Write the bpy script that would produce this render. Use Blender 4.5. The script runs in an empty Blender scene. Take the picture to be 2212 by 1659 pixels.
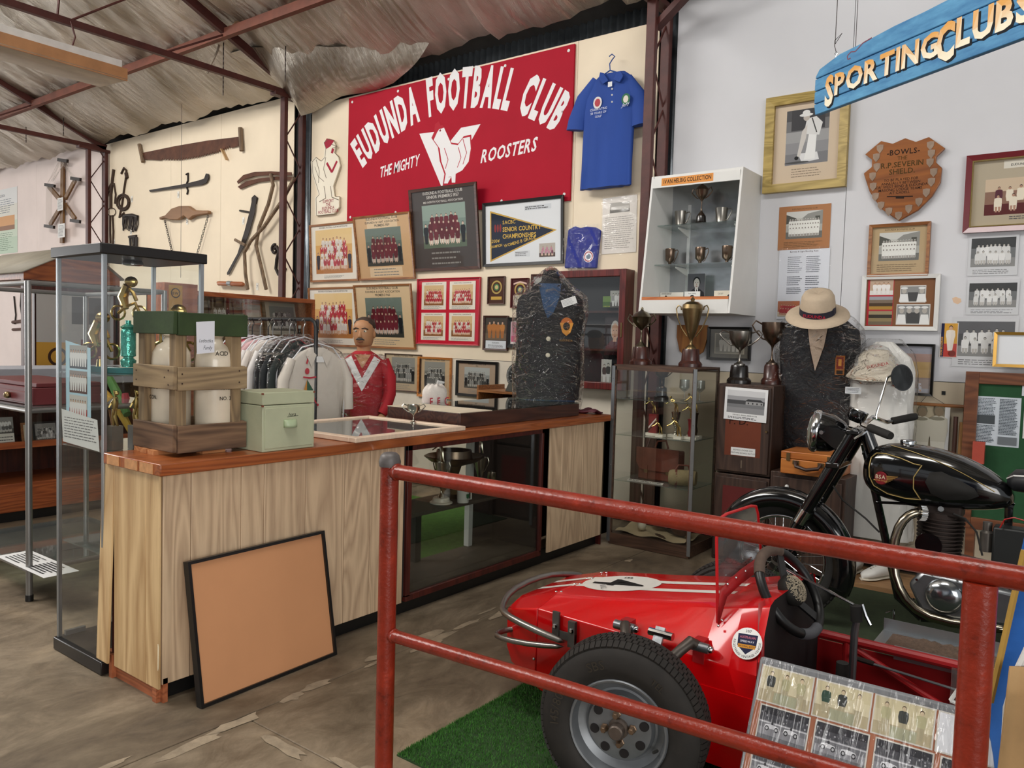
import bpy, bmesh, math, random
from mathutils import Matrix, Vector
R = random.Random(7)
S = bpy.context.scene
COL = S.collection
PI = math.pi
# ---------------------------------------------------------------- camera
CR = ((0.79641, 0.604103, 0.028118), (0.054541, -0.025443, -0.998187), (-0.602292, 0.7965, -0.053212))
FPX, IW, IH, CH = 1706.12, 2212, 1659, 1.5
cd = bpy.data.cameras.new('camera'); cam = bpy.data.objects.new('camera', cd); COL.objects.link(cam)
cd.sensor_width = 36; cd.lens = FPX / IW * 36; cd.clip_start = .05; cd.clip_end = 200
cam.matrix_world = Matrix(((CR[0][0], -CR[1][0], -CR[2][0], 0), (CR[0][1], -CR[1][1], -CR[2][1], 0), (CR[0][2], -CR[1][2], -CR[2][2], CH), (0, 0, 0, 1)))
S.camera = cam
# ---------------------------------------------------------------- world, lights, exposure
w = bpy.data.worlds.new('world'); S.world = w; w.use_nodes = True
w.node_tree.nodes['Background'].inputs[0].default_value = (.92, .96, 1, 1)
w.node_tree.nodes['Background'].inputs[1].default_value = .52
vs = S.view_settings
vs.view_transform = 'Standard'; vs.look = 'None'; vs.exposure = .12; vs.gamma = 1; vs.use_curve_mapping = False
S.cycles.transparent_max_bounces = 24
def area(name, loc, target, sx, sy, power, col):
    l = bpy.data.lights.new(name, 'AREA'); l.shape = 'RECTANGLE'; l.size = sx; l.size_y = sy; l.energy = power; l.color = col
    o = bpy.data.objects.new(name, l); COL.objects.link(o); o.location = loc
    o.rotation_euler = (Vector(target) - Vector(loc)).to_track_quat('-Z', 'Y').to_euler()
    return o
area('ridge_skylight', (-8.2, -1.2, 6.75), (-5.6, 3.6, .8), 8.5, 1.5, 900, (1, .97, .93))   # run of translucent sheets along the ridge
area('aisle_skylight', (-1.0, .9, 6.15), (-1.5, 3.3, 0), 3.2, .7, 130, (1, .98, .95))    # translucent sheet over the aisle
area('gable_doorway', (-24.5, -1, 2.2), (-4, 3, 1.2), 7, 4, 700, (1, .98, .96))   # open doors in the far left end
area('front_fill', (5.6, -3.2, 2.3), (-3, 3.2, 1), 5, 3.6, 330, (1, .98, .95))   # added fill lamp, no doors known here; brightens the counter front
# ---------------------------------------------------------------- pixel <-> place helpers (photo frame 2212x1659)
def ray(u, v):
    a, b, c = u - IW / 2, v - IH / 2, FPX
    return Vector([CR[0][i] * a + CR[1][i] * b + CR[2][i] * c for i in range(3)])
CP = Vector((0, 0, CH))
def onY(u, v, y): d = ray(u, v); return CP + d * (y / d.y)
def onX(u, v, x): d = ray(u, v); return CP + d * (x / d.x)
def onZ(u, v, z=0.): d = ray(u, v); return CP + d * ((z - CH) / d.z)
# ---------------------------------------------------------------- materials
MATS = {}
def newmat(name):
    m = bpy.data.materials.new(name); m.use_nodes = True; nt = m.node_tree
    return m, nt, nt.nodes['Principled BSDF']
def nd(nt, t, **kw):
    n = nt.nodes.new(t)
    for k, v in kw.items():
        if k in n.inputs: n.inputs[k].default_value = v
        else: setattr(n, k, v)
    return n
def c4(c): return (c[0], c[1], c[2], 1)
def hexc(h):
    h = h.lstrip('#'); r = [int(h[i:i + 2], 16) / 255 for i in (0, 2, 4)]
    return tuple(x / 12.92 if x <= .04045 else ((x + .055) / 1.055) ** 2.4 for x in r)
def mat(name, col, rough=.5, metal=0, var=.12, vs_=6., bump=0, bs=60., coat=0, spec=.5, stretch=None, trans=0, col2=None, emit=0, detail=4., vr=0.):
    if name in MATS: return MATS[name]
    if isinstance(col, str): col = hexc(col)
    if isinstance(col2, str): col2 = hexc(col2)
    m, nt, b = newmat(name)
    b.inputs['Roughness'].default_value = rough; b.inputs['Metallic'].default_value = metal
    b.inputs['Coat Weight'].default_value = coat; b.inputs['Coat Roughness'].default_value = .06; b.inputs['Specular IOR Level'].default_value = spec
    tc = nd(nt, 'ShaderNodeTexCoord'); mp = nd(nt, 'ShaderNodeMapping')
    if stretch: mp.inputs['Scale'].default_value = stretch
    nt.links.new(tc.outputs['Object'], mp.inputs['Vector'])
    no = nd(nt, 'ShaderNodeTexNoise', Scale=vs_, Detail=detail, Roughness=.6); nt.links.new(mp.outputs[0], no.inputs['Vector'])
    ra = nd(nt, 'ShaderNodeValToRGB'); e = ra.color_ramp.elements
    if col2 is None:
        c1 = [x * (1 - var) for x in col]; c2 = [min(1, x * (1 + var)) for x in col]
    else: c1, c2 = col, col2
    e[0].position = .3; e[1].position = .7; e[0].color = c4(c1); e[1].color = c4(c2)
    nt.links.new(no.outputs['Fac'], ra.inputs[0]); nt.links.new(ra.outputs[0], b.inputs['Base Color'])
    if vr:
        mr = nd(nt, 'ShaderNodeMapRange'); mr.inputs[3].default_value = max(0, rough - vr); mr.inputs[4].default_value = min(1, rough + vr)
        nt.links.new(no.outputs['Fac'], mr.inputs[0]); nt.links.new(mr.outputs[0], b.inputs['Roughness'])
    if bump:
        n2 = nd(nt, 'ShaderNodeTexNoise', Scale=bs, Detail=3.); nt.links.new(mp.outputs[0], n2.inputs['Vector'])
        bp = nd(nt, 'ShaderNodeBump', Strength=bump, Distance=.01); nt.links.new(n2.outputs['Fac'], bp.inputs['Height']); nt.links.new(bp.outputs[0], b.inputs['Normal'])
    MATS[name] = m; return m
def wood(name, c1, c2, axis='z', ring=5., rough=.5, fine=1., coat=0):
    if name in MATS: return MATS[name]
    m, nt, b = newmat(name); b.inputs['Roughness'].default_value = rough; b.inputs['Coat Weight'].default_value = coat
    tc = nd(nt, 'ShaderNodeTexCoord'); mp = nd(nt, 'ShaderNodeMapping')
    mp.inputs['Scale'].default_value = {'x': (.09, 1, 1), 'y': (1, .09, 1), 'z': (1, 1, .09)}[axis]
    oi = nd(nt, 'ShaderNodeObjectInfo'); ad = nd(nt, 'ShaderNodeVectorMath'); sc = nd(nt, 'ShaderNodeVectorMath', operation='SCALE'); sc.inputs['Scale'].default_value = 13.
    cx = nd(nt, 'ShaderNodeCombineXYZ')
    for i in range(3): nt.links.new(oi.outputs['Random'], cx.inputs[i])
    nt.links.new(cx.outputs[0], sc.inputs[0]); nt.links.new(tc.outputs['Object'], mp.inputs[0]); nt.links.new(mp.outputs[0], ad.inputs[0]); nt.links.new(sc.outputs[0], ad.inputs[1])
    n1 = nd(nt, 'ShaderNodeTexNoise', Scale=ring, Detail=2., Distortion=.6); nt.links.new(ad.outputs[0], n1.inputs['Vector'])
    mu = nd(nt, 'ShaderNodeMath', operation='MULTIPLY'); mu.inputs[1].default_value = 26.; nt.links.new(n1.outputs['Fac'], mu.inputs[0])
    fr = nd(nt, 'ShaderNodeMath', operation='PINGPONG'); fr.inputs[1].default_value = 1.; nt.links.new(mu.outputs[0], fr.inputs[0])
    n2 = nd(nt, 'ShaderNodeTexNoise', Scale=90 * fine, Detail=2.); nt.links.new(ad.outputs[0], n2.inputs['Vector'])
    mx = nd(nt, 'ShaderNodeMix'); mx.inputs[0].default_value = .45; nt.links.new(fr.outputs[0], mx.inputs[2]); nt.links.new(n2.outputs['Fac'], mx.inputs[3])
    ra = nd(nt, 'ShaderNodeValToRGB'); e = ra.color_ramp.elements; e[0].position = .15; e[1].position = .75
    e[0].color = c4(hexc(c1)); e[1].color = c4(hexc(c2)); nt.links.new(mx.outputs[0], ra.inputs[0]); nt.links.new(ra.outputs[0], b.inputs['Base Color'])
    MATS[name] = m; return m
def film(name, tint=(1, 1, 1), refl=.12, rough=.08, bump=.6, bs=14., haze=0., stretch=None):
    if name in MATS: return MATS[name]
    m = bpy.data.materials.new(name); m.use_nodes = True; nt = m.node_tree; nt.nodes.clear()
    out = nd(nt, 'ShaderNodeOutputMaterial'); tr = nd(nt, 'ShaderNodeBsdfTransparent'); gl = nd(nt, 'ShaderNodeBsdfGlossy', Roughness=rough)
    tr.inputs[0].default_value = c4(tint); mx = nd(nt, 'ShaderNodeMixShader'); fr = nd(nt, 'ShaderNodeLayerWeight', Blend=.5); pw = nd(nt, 'ShaderNodeMath', operation='POWER'); pw.inputs[1].default_value = 4.; nt.links.new(fr.outputs['Facing'], pw.inputs[0])
    ad = nd(nt, 'ShaderNodeMath', operation='ADD'); ad.inputs[1].default_value = refl + .03; ad.use_clamp = True
    nt.links.new(pw.outputs[0], ad.inputs[0]); nt.links.new(ad.outputs[0], mx.inputs[0])
    nt.links.new(tr.outputs[0], mx.inputs[1]); nt.links.new(gl.outputs[0], mx.inputs[2])
    last = mx
    if haze:
        df = nd(nt, 'ShaderNodeBsdfDiffuse'); df.inputs[0].default_value = (.8, .8, .8, 1); m2 = nd(nt, 'ShaderNodeMixShader'); m2.inputs[0].default_value = haze
        nt.links.new(mx.outputs[0], m2.inputs[1]); nt.links.new(df.outputs[0], m2.inputs[2]); last = m2
    nt.links.new(last.outputs[0], out.inputs[0])
    if bump:
        tc = nd(nt, 'ShaderNodeTexCoord'); mp = nd(nt, 'ShaderNodeMapping'); nt.links.new(tc.outputs['Object'], mp.inputs[0])
        if stretch: mp.inputs['Scale'].default_value = stretch
        n1 = nd(nt, 'ShaderNodeTexNoise', Scale=bs, Detail=3., Distortion=1.5); nt.links.new(mp.outputs[0], n1.inputs['Vector'])
        bp = nd(nt, 'ShaderNodeBump', Strength=bump, Distance=.12); nt.links.new(n1.outputs['Fac'], bp.inputs['Height']); nt.links.new(bp.outputs[0], gl.inputs['Normal']); nt.links.new(bp.outputs[0], fr.inputs['Normal'])
    MATS[name] = m; return m
def printmat(name, rough=.55, coat=0.):
    if name in MATS: return MATS[name]
    m, nt, b = newmat(name); b.inputs['Roughness'].default_value = rough; b.inputs['Coat Weight'].default_value = coat; b.inputs['Specular IOR Level'].default_value = .2; b.inputs['Coat Roughness'].default_value = .08
    a = nd(nt, 'ShaderNodeVertexColor', layer_name='Col'); nt.links.new(a.outputs[0], b.inputs['Base Color'])
    MATS[name] = m; return m
PR = printmat('printed_paper'); PRG = printmat('printed_glossy', .4, .25); PAINT = printmat('sign_paint', .6)
GLASS = film('glass', (.93, .96, .95), .03, .02, 0); GLASSD = film('glass_dark', (.88, .9, .88), .06, .02, 0); GLASSF = film('frame_glass', (1, 1, 1), .0, .03, 0)
WRAP = film('plastic_wrap', (.98, .98, .98), .0, .1, .3, 9., .02); WRAPC = film('plastic_clear', (.98, .98, .98), .0, .12, .16, 12., .02)
# ---------------------------------------------------------------- mesh builders
MW = {}
def reg(o, parent, M):
    MW[o] = M
    if parent is not None: o.parent = parent
    o.matrix_basis = (MW[parent].inverted() @ M) if parent is not None else M
def tag(o, label=None, cat=None, group=None, kind=None):
    if label: o['label'] = label
    if cat: o['category'] = cat
    if group: o['group'] = group
    if kind: o['kind'] = kind
    return o
def E(name, label, cat, loc=(0, 0, 0), rz=0., group=None, kind=None):
    o = bpy.data.objects.new(name, None); o.empty_display_size = .05; COL.objects.link(o)
    reg(o, None, Matrix.Translation(loc) @ Matrix.Rotation(rz, 4, 'Z')); return tag(o, label, cat, group, kind)
def ES(name): return E(name, None, None, kind='structure')
def LM(loc, rz=0., rx=0., ry=0., s=1.): return Matrix.Translation(loc) @ Matrix.Rotation(rz, 4, 'Z') @ Matrix.Rotation(ry, 4, 'Y') @ Matrix.Rotation(rx, 4, 'X') @ Matrix.Scale(s, 4)
class B:
    def __init__(s, M=None): s.V = []; s.F = []; s.C = []; s.M = M; s.col = None
    def v(s, p): p = Vector(p); s.V.append(s.M @ p if s.M else p); return len(s.V) - 1
    def f(s, *i): s.F.append(i); s.C.append(s.col)
    def add(s, pts, faces):
        k = len(s.V)
        for p in pts: s.v(p)
        for fc in faces: s.f(*[k + i for i in fc])
        return s
    def bx(s, x0, x1, y0, y1, z0, z1):
        return s.add([(x0, y0, z0), (x1, y0, z0), (x1, y1, z0), (x0, y1, z0), (x0, y0, z1), (x1, y0, z1), (x1, y1, z1), (x0, y1, z1)],
                     [(3, 2, 1, 0), (4, 5, 6, 7), (0, 1, 5, 4), (1, 2, 6, 5), (2, 3, 7, 6), (3, 0, 4, 7)])
    def box(s, c, d): return s.bx(c[0] - d[0] / 2, c[0] + d[0] / 2, c[1] - d[1] / 2, c[1] + d[1] / 2, c[2] - d[2] / 2, c[2] + d[2] / 2)
    def bar(s, p0, p1, w, h=None, up=(0, 0, 1)):
        p0 = Vector(p0); p1 = Vector(p1); h = h or w; d = (p1 - p0).normalized(); a = d.cross(Vector(up))
        if a.length < 1e-4: a = d.cross(Vector((1, 0, 0)))
        a.normalize(); b = a.cross(d); P = []
        for p in (p0, p1):
            for i, j in ((-1, -1), (1, -1), (1, 1), (-1, 1)): P.append(p + a * (i * w / 2) + b * (j * h / 2))
        return s.add(P, [(3, 2, 1, 0), (4, 5, 6, 7), (0, 1, 5, 4), (1, 2, 6, 5), (2, 3, 7, 6), (3, 0, 4, 7)])
    def tube(s, pts, r, n=8, closed=False, cap=True):
        pts = [Vector(p) for p in pts]; m = len(pts); rs = r if isinstance(r, (list, tuple)) else [r] * m
        d0 = (pts[1] - pts[0]).normalized(); a = d0.orthogonal().normalized(); k = len(s.V); pd = d0
        for i, p in enumerate(pts):
            if closed: d = (pts[(i + 1) % m] - pts[i - 1]).normalized()
            else: d = ((pts[min(i + 1, m - 1)] - pts[max(i - 1, 0)])).normalized()
            a = (pd.rotation_difference(d) @ a); a = (a - d * a.dot(d)).normalized(); pd = d; b = d.cross(a)
            for j in range(n): t = 2 * PI * j / n; s.v(p + (a * math.cos(t) + b * math.sin(t)) * rs[i])
        for i in range(m if closed else m - 1):
            i2 = (i + 1) % m
            for j in range(n): s.f(k + i * n + j, k + i * n + (j + 1) % n, k + i2 * n + (j + 1) % n, k + i2 * n + j)
        if cap and not closed: s.f(*[k + j for j in range(n - 1, -1, -1)]); s.f(*[k + (m - 1) * n + j for j in range(n)])
        return s
    def cyl(s, p0, p1, r0, r1=None, n=12): return s.tube([p0, p1], [r0, r0 if r1 is None else r1], n)
    def lathe(s, prof, c=(0, 0, 0), n=16, axis='z', sx=1., sy=1., cap=True):
        c = Vector(c); k = len(s.V); m = len(prof)
        for r, z in prof:
            for j in range(n):
                t = 2 * PI * j / n; x, y = r * math.cos(t) * sx, r * math.sin(t) * sy
                s.v(c + Vector((x, y, z) if axis == 'z' else ((z, x, y) if axis == 'x' else (x, z, y))))
        fl = axis == 'y'
        for i in range(m - 1):
            for j in range(n):
                q = (k + i * n + j, k + i * n + (j + 1) % n, k + (i + 1) * n + (j + 1) % n, k + (i + 1) * n + j)
                s.f(*(q[::-1] if fl else q))
        a = [k + j for j in range(n)]; b = [k + (m - 1) * n + j for j in range(n)]
        if cap and prof[0][0] > 1e-5: s.f(*(a if fl else a[::-1]))
        if cap and prof[-1][0] > 1e-5: s.f(*(b[::-1] if fl else b))
        return s
    def sph(s, c, r, sc=(1, 1, 1), n=12, m=8):
        return s.loft([[(c[0] + r * sc[0] * math.sin(PI * i / m) * math.cos(2 * PI * j / n), c[1] + r * sc[1] * math.sin(PI * i / m) * math.sin(2 * PI * j / n), c[2] - r * sc[2] * math.cos(PI * i / m)) for j in range(n)] for i in range(m + 1)])
    def loft(s, rings, closed=True, cap=True):
        k = len(s.V); n = len(rings[0]); m = len(rings)
        for r in rings:
            for p in r: s.v(p)
        for i in range(m - 1):
            for j in range(n if closed else n - 1): s.f(k + i * n + j, k + i * n + (j + 1) % n, k + (i + 1) * n + (j + 1) % n, k + (i + 1) * n + j)
        if cap and closed: s.f(*[k + j for j in range(n - 1, -1, -1)]); s.f(*[k + (m - 1) * n + j for j in range(n)])
        return s
    def prism(s, poly, a, b, ax='y'):
        n = len(poly); g = {'y': lambda p, t: (p[0], t, p[1]), 'x': lambda p, t: (t, p[0], p[1]), 'z': lambda p, t: (p[0], p[1], t)}[ax]
        k = len(s.V)
        for t in (a, b):
            for p in poly: s.v(g(p, t))
        s.f(*[k + i for i in range(n)]); s.f(*[k + n + i for i in range(n - 1, -1, -1)])
        for i in range(n): s.f(k + (i + 1) % n, k + i, k + n + i, k + n + (i + 1) % n)
        return s
    def grid(s, fn, nu, nv):
        k = len(s.V)
        for i in range(nu + 1):
            for j in range(nv + 1): s.v(fn(i / nu, j / nv))
        for i in range(nu):
            for j in range(nv): a = k + i * (nv + 1) + j; s.f(a, a + 1, a + nv + 2, a + nv + 1)
        return s
    def o(s, name, m, parent=None, ang=35, bev=0., sol=0., sub=0, recalc=True, label=None, cat=None, group=None, kind=None):
        if parent is not None: M = MW[parent]
        else:
            xs = [[p[i] for p in s.V] for i in range(3)]; M = Matrix.Translation(((min(xs[0]) + max(xs[0])) / 2, (min(xs[1]) + max(xs[1])) / 2, min(xs[2])))
        Mi = M.inverted(); me = bpy.data.meshes.new(name); me.from_pydata([Mi @ p for p in s.V], [], s.F)
        if recalc and not any(c is not None for c in s.C):
            bm = bmesh.new(); bm.from_mesh(me); bmesh.ops.recalc_face_normals(bm, faces=bm.faces); bm.to_mesh(me); bm.free()
        if any(c is not None for c in s.C):
            at = me.color_attributes.new('Col', 'FLOAT_COLOR', 'CORNER'); buf = []
            for fc, c in zip(s.F, s.C): buf += [c[0], c[1], c[2], 1.] * len(fc)
            at.data.foreach_set('color', buf)
        else:
            me.polygons.foreach_set('use_smooth', [True] * len(me.polygons))
            if ang < 170: me.set_sharp_from_angle(angle=math.radians(ang))
        if isinstance(m, str): m = MATS[m]
        me.materials.append(m); ob = bpy.data.objects.new(name, me); COL.objects.link(ob); reg(ob, parent, M)
        if sol: md = ob.modifiers.new('sol', 'SOLIDIFY'); md.thickness = sol; md.offset = 0
        if bev: md = ob.modifiers.new('bev', 'BEVEL'); md.width = bev; md.segments = 2; md.limit_method = 'ANGLE'; md.angle_limit = .6
        if sub: md = ob.modifiers.new('sub', 'SUBSURF'); md.levels = sub; md.render_levels = sub
        return tag(ob, label, cat, group, kind)
def copytree(o, parent=None, M=None):
    c = o.copy(); COL.objects.link(c)
    if parent is not None: c.parent = parent
    if M is not None: c.matrix_basis = M; MW[c] = M
    for ch in [x for x in bpy.data.objects if x.parent == o]: copytree(ch, c)
    return c
# ---------------------------------------------------------------- lettering: every glyph is a flat outline mesh
GL = {}
def glyph(ch, bold):
    k = (ch, bold)
    if k not in GL:
        cu = bpy.data.curves.new('g', 'FONT'); cu.body = ch; cu.size = 1; cu.resolution_u = 2; cu.offset = bold; ob = bpy.data.objects.new('g', cu)
        me = ob.to_mesh(); V = [tuple(x.co[:2]) for x in me.vertices]; F = [tuple(p.vertices) for p in me.polygons]; ob.to_mesh_clear()
        bpy.data.objects.remove(ob); bpy.data.curves.remove(cu)
        GL[k] = (V, F, min([a[0] for a in V], default=0), max([a[0] for a in V], default=.28))
    return GL[k]
def twidth(t, size, bold=0., sp=.08, wx=1.):
    x = 0
    for ch in t:
        if ch == ' ': x += .3; continue
        g = glyph(ch, bold); x += g[3] - g[2] + sp
    return (x - sp) * size * wx
class P(B):
    """flat print on a plane: origin o, x axis ax, y axis ay, facing ax x ay"""
    def __init__(s, o, ax=(1, 0, 0), ay=(0, 0, 1)):
        B.__init__(s); s.o_ = Vector(o); s.ax = Vector(ax).normalized(); s.ay = Vector(ay).normalized(); s.az = s.ax.cross(s.ay); s.d = .0002
    def poly(s, pts, col):
        if isinstance(col, str): col = hexc(col)
        s.col = col; s.d += 1.2e-5; k = len(s.V)
        for p in pts: s.V.append(s.o_ + s.ax * p[0] + s.ay * p[1] + s.az * s.d)
        s.f(*range(k, k + len(pts))); return s
    def rect(s, x0, y0, x1, y1, col): return s.poly([(x0, y0), (x1, y0), (x1, y1), (x0, y1)], col)
    def ell(s, x, y, rx, ry, col, n=12, a0=0., a1=2 * PI): return s.poly([(x + rx * math.cos(a0 + (a1 - a0) * i / n), y + ry * math.sin(a0 + (a1 - a0) * i / n)) for i in range(n if a1 - a0 > 6.2 else n + 1)], col)
    def ring(s, x, y, r0, r1, col, n=24):
        for i in range(n):
            a, b = 2 * PI * i / n, 2 * PI * (i + 1) / n
            s.poly([(x + r0 * math.cos(a), y + r0 * math.sin(a)), (x + r1 * math.cos(a), y + r1 * math.sin(a)), (x + r1 * math.cos(b), y + r1 * math.sin(b)), (x + r0 * math.cos(b), y + r0 * math.sin(b))], col); s.d -= 1.2e-5
        s.d += 1.2e-5; return s
    def line(s, pts, wd, col):
        for i in range(len(pts) - 1):
            a, b = Vector(pts[i]), Vector(pts[i + 1]); n = (b - a); 
            if n.length < 1e-6: continue
            n = Vector((-n.y, n.x)).normalized() * wd / 2
            s.poly([a - n, b - n, b + n, a + n], col)
        return s
    def text(s, t, x, y, size, col, bold=0., al='c', wx=1., shear=0., sp=.08, fn=None, rot=0.):
        if isinstance(col, str): col = hexc(col)
        tw = twidth(t, size, bold, sp, wx); s.d += 2e-5; cx = 0
        x0 = {'c': -tw / 2, 'l': 0, 'r': -tw}[al]; cr, sr = math.cos(rot), math.sin(rot)
        for ch in t:
            if ch == ' ': cx += .3 * size * wx; continue
            V, F, a, b = glyph(ch, bold); k = len(s.V)
            for gx, gy in V:
                px, py = x0 + cx + ((gx - a) * wx + shear * gy) * size, gy * size
                px, py = (x + px * cr - py * sr, y + px * sr + py * cr) if fn is None else fn(px, py)
                s.V.append(s.o_ + s.ax * px + s.ay * py + s.az * s.d)
            for fc in F: s.F.append(tuple(k + i for i in fc)); s.C.append(col)
            cx += (b - a + sp) * size * wx
        return s
    def lines(s, x0, y0, x1, y1, n, col='#555555', fill=.55, jag=.25, rr=R):
        h = (y1 - y0) / n
        for i in range(n):
            yy = y1 - (i + .5) * h; x = x0; e = x1 - rr.random() * jag * (x1 - x0)
            while x < e:
                l = (.04 + .1 * rr.random()) * (x1 - x0); s.rect(x, yy - h * fill / 2, min(x + l, e), yy + h * fill / 2, col); x += l + .018 * (x1 - x0)
        return s
    def gradbg(s, x0, y0, x1, y1, cols, n=1):
        h = (y1 - y0) / len(cols)
        for i, c in enumerate(cols): s.rect(x0, y0 + i * h, x1, y0 + (i + 1) * h, c)
        return s
    def person(s, x, y, h, top, skin='#c9a184', hair='#2c2019', legs=None, v=None, pose='stand', w=1.):
        wd = h * .3 * w
        if pose == 'stand':
            if legs:
                for sg in (-1, 1): s.poly([(x + sg * wd * .08 - wd * .2, y), (x + sg * wd * .08 + wd * .2, y), (x + sg * wd * .25 + wd * .22, y + h * .5), (x + sg * wd * .25 - wd * .22, y + h * .5)], legs)
            b, t = y + h * (.42 if legs else .16), y + h * .83
        else:
            if legs: s.poly([(x - wd * .5, y + h * .08), (x + wd * .5, y + h * .08), (x + wd * .55, y + h * .45), (x - wd * .55, y + h * .45)], legs); s.poly([(x - wd * .35, y), (x - wd * .1, y), (x - wd * .05, y + h * .3), (x - wd * .4, y + h * .3)], skin); s.poly([(x + wd * .1, y), (x + wd * .35, y), (x + wd * .4, y + h * .3), (x + wd * .05, y + h * .3)], skin)
            b, t = y + h * .3, y + h * .8
        s.poly([(x - wd * .42, b), (x + wd * .42, b), (x + wd * .56, b + (t - b) * .45), (x + wd * .5, t - .04 * h), (x + wd * .2, t), (x - wd * .2, t), (x - wd * .5, t - .04 * h), (x - wd * .56, b + (t - b) * .45)], top)
        if v:
            s.poly([(x - wd * .3, t - .01 * h), (x - wd * .14, t), (x, t - h * .13), (x, t - h * .2)], v); s.poly([(x + wd * .3, t - .01 * h), (x, t - h * .2), (x, t - h * .13), (x + wd * .14, t)], v)
        s.ell(x, t + h * .085, h * .075, h * .095, hair, 8); s.ell(x, t + h * .065, h * .066, h * .078, skin, 8); return s
    def team(s, x0, y0, x1, y1, rows, tops, bg, fl, skin='#c9a184', legs='#e8e0d6', v=None, hair='#2c2019', sides=None, rr=None, fh=.3):
        rr = rr or R; W, H = x1 - x0, y1 - y0
        s.gradbg(x0, y0 + H * fh, x1, y1, bg if isinstance(bg, list) else [bg]); s.gradbg(x0, y0, x1, y0 + H * fh, fl if isinstance(fl, list) else [fl])
        k = len(rows); ph = H * (1.0 / (k * .5 + .75)) * (.86 if k > 1 else .95)
        for r in range(k):
            n = rows[r]; yb = y0 + H * .08 + (k - 1 - r) * ph * .44; mw = W * .84 if not sides else W * .74
            for i in range(n):
                xx = x0 + W / 2 + ((i + .5) / n - .5) * mw * (.9 if r == 0 else 1) + rr.uniform(-.01, .01) * W; t = tops[rr.randrange(len(tops))]
                s.person(xx, yb + rr.uniform(-.012, .012) * H, ph * rr.uniform(.95, 1.03), t, skin, hair, legs if r == k - 1 else None, v, 'stand' if r < k - 1 or k == 1 else 'sit', min(1.15, mw / n / (ph * .3) * .92))
            if sides and r == k - 2:
                for sg in (-1, 1): s.person(x0 + W / 2 + sg * W * .43, y0 + H * .1, ph * 1.25, sides, skin, '#444444', sides)
        return s
# ================================================================ STRUCTURE
WY = 5.9
STEEL = mat('rust_red_steel', '#4a211b', .55, 0, .25, 9., .1, 40.)
def concrete():
    m, nt, b = newmat('concrete'); tc = nd(nt, 'ShaderNodeTexCoord'); g = nd(nt, 'ShaderNodeNewGeometry')
    mp = nd(nt, 'ShaderNodeMapping'); mp.inputs['Scale'].default_value = (1, .55, 1); mp.inputs['Rotation'].default_value = (0, 0, .35); nt.links.new(g.outputs['Position'], mp.inputs[0])
    n1 = nd(nt, 'ShaderNodeTexNoise', Scale=1.1, Detail=9., Roughness=.66, Distortion=.8); nt.links.new(mp.outputs[0], n1.inputs['Vector'])
    ra = nd(nt, 'ShaderNodeValToRGB'); cr = ra.color_ramp; cr.elements[0].position = .32; cr.elements[0].color = c4(hexc('#4a4034')); cr.elements[1].position = .7; cr.elements[1].color = c4(hexc('#a08e74'))
    for p, c in ((.42, '#6a5c4a'), (.5, '#786a56'), (.56, '#887964')): e = cr.elements.new(p); e.color = c4(hexc(c))
    nt.links.new(n1.outputs['Fac'], ra.inputs[0])
    n2 = nd(nt, 'ShaderNodeTexNoise', Scale=4.5, Detail=12., Roughness=.75, Distortion=1.6); nt.links.new(mp.outputs[0], n2.inputs['Vector'])
    r2 = nd(nt, 'ShaderNodeValToRGB'); r2.color_ramp.elements[0].position = .36; r2.color_ramp.elements[0].color = (.5, .47, .44, 1); r2.color_ramp.elements[1].position = .6; r2.color_ramp.elements[1].color = (1, 1, 1, 1)
    nt.links.new(n2.outputs['Fac'], r2.inputs[0]); mx = nd(nt, 'ShaderNodeMix', data_type='RGBA', blend_type='MULTIPLY'); mx.inputs[0].default_value = .85
    nt.links.new(ra.outputs[0], mx.inputs[6]); nt.links.new(r2.outputs[0], mx.inputs[7]); nt.links.new(mx.outputs[2], b.inputs['Base Color'])
    mr = nd(nt, 'ShaderNodeMapRange'); mr.inputs[3].default_value = .38; mr.inputs[4].default_value = .75; nt.links.new(n2.outputs['Fac'], mr.inputs[0]); nt.links.new(mr.outputs[0], b.inputs['Roughness'])
    bp = nd(nt, 'ShaderNodeBump', Strength=.25, Distance=.01); nt.links.new(n2.outputs['Fac'], bp.inputs['Height']); nt.links.new(bp.outputs[0], b.inputs['Normal']); MATS['concrete'] = m
concrete()
fl = B().bx(-26, 8, -10, 6.2, -.2, -.02).o('floor', mat('slab_base', '#4d463d', .9), kind='structure')
for x0, x1, y0, y1 in ((-26, -5.6, -10, 6.1), (-5.59, -2.643, -10, 6.1), (-2.64, 2.5, -10, 1.803), (-2.64, 2.5, 1.806, 6.1), (2.51, 8, -10, 6.1)):
    B().bx(x0, x1, y0, y1, -.019, 0).o('slab', 'concrete', fl, bev=.004)
rr = random.Random(21); WORN = mat('worn_concrete', '#94856f', .85, 0, .25, 14., .3, 60.)
for k in range(27):     # chipped, pale patches along the slab joints
    if k < 22: x, y = -2.64 + rr.uniform(-.05, .06), rr.uniform(.9, 5.0)
    else: x, y = rr.uniform(-2.6, -1.3), 1.805 + rr.uniform(-.05, .06)
    n = 11; a = rr.random() * 6; L, Wd = rr.uniform(.06, .2), rr.uniform(.015, .045); b = B(); al = k < 22
    b.f(*[b.v((x + (Wd if al else L) * math.cos(t) * q, y + (L if al else Wd) * math.sin(t) * q, .0004 + k * .0001)) for t, q in [(2 * PI * i / n, rr.uniform(.5, 1.1)) for i in range(n)]]); b.o('worn_patch', WORN, fl)
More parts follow.
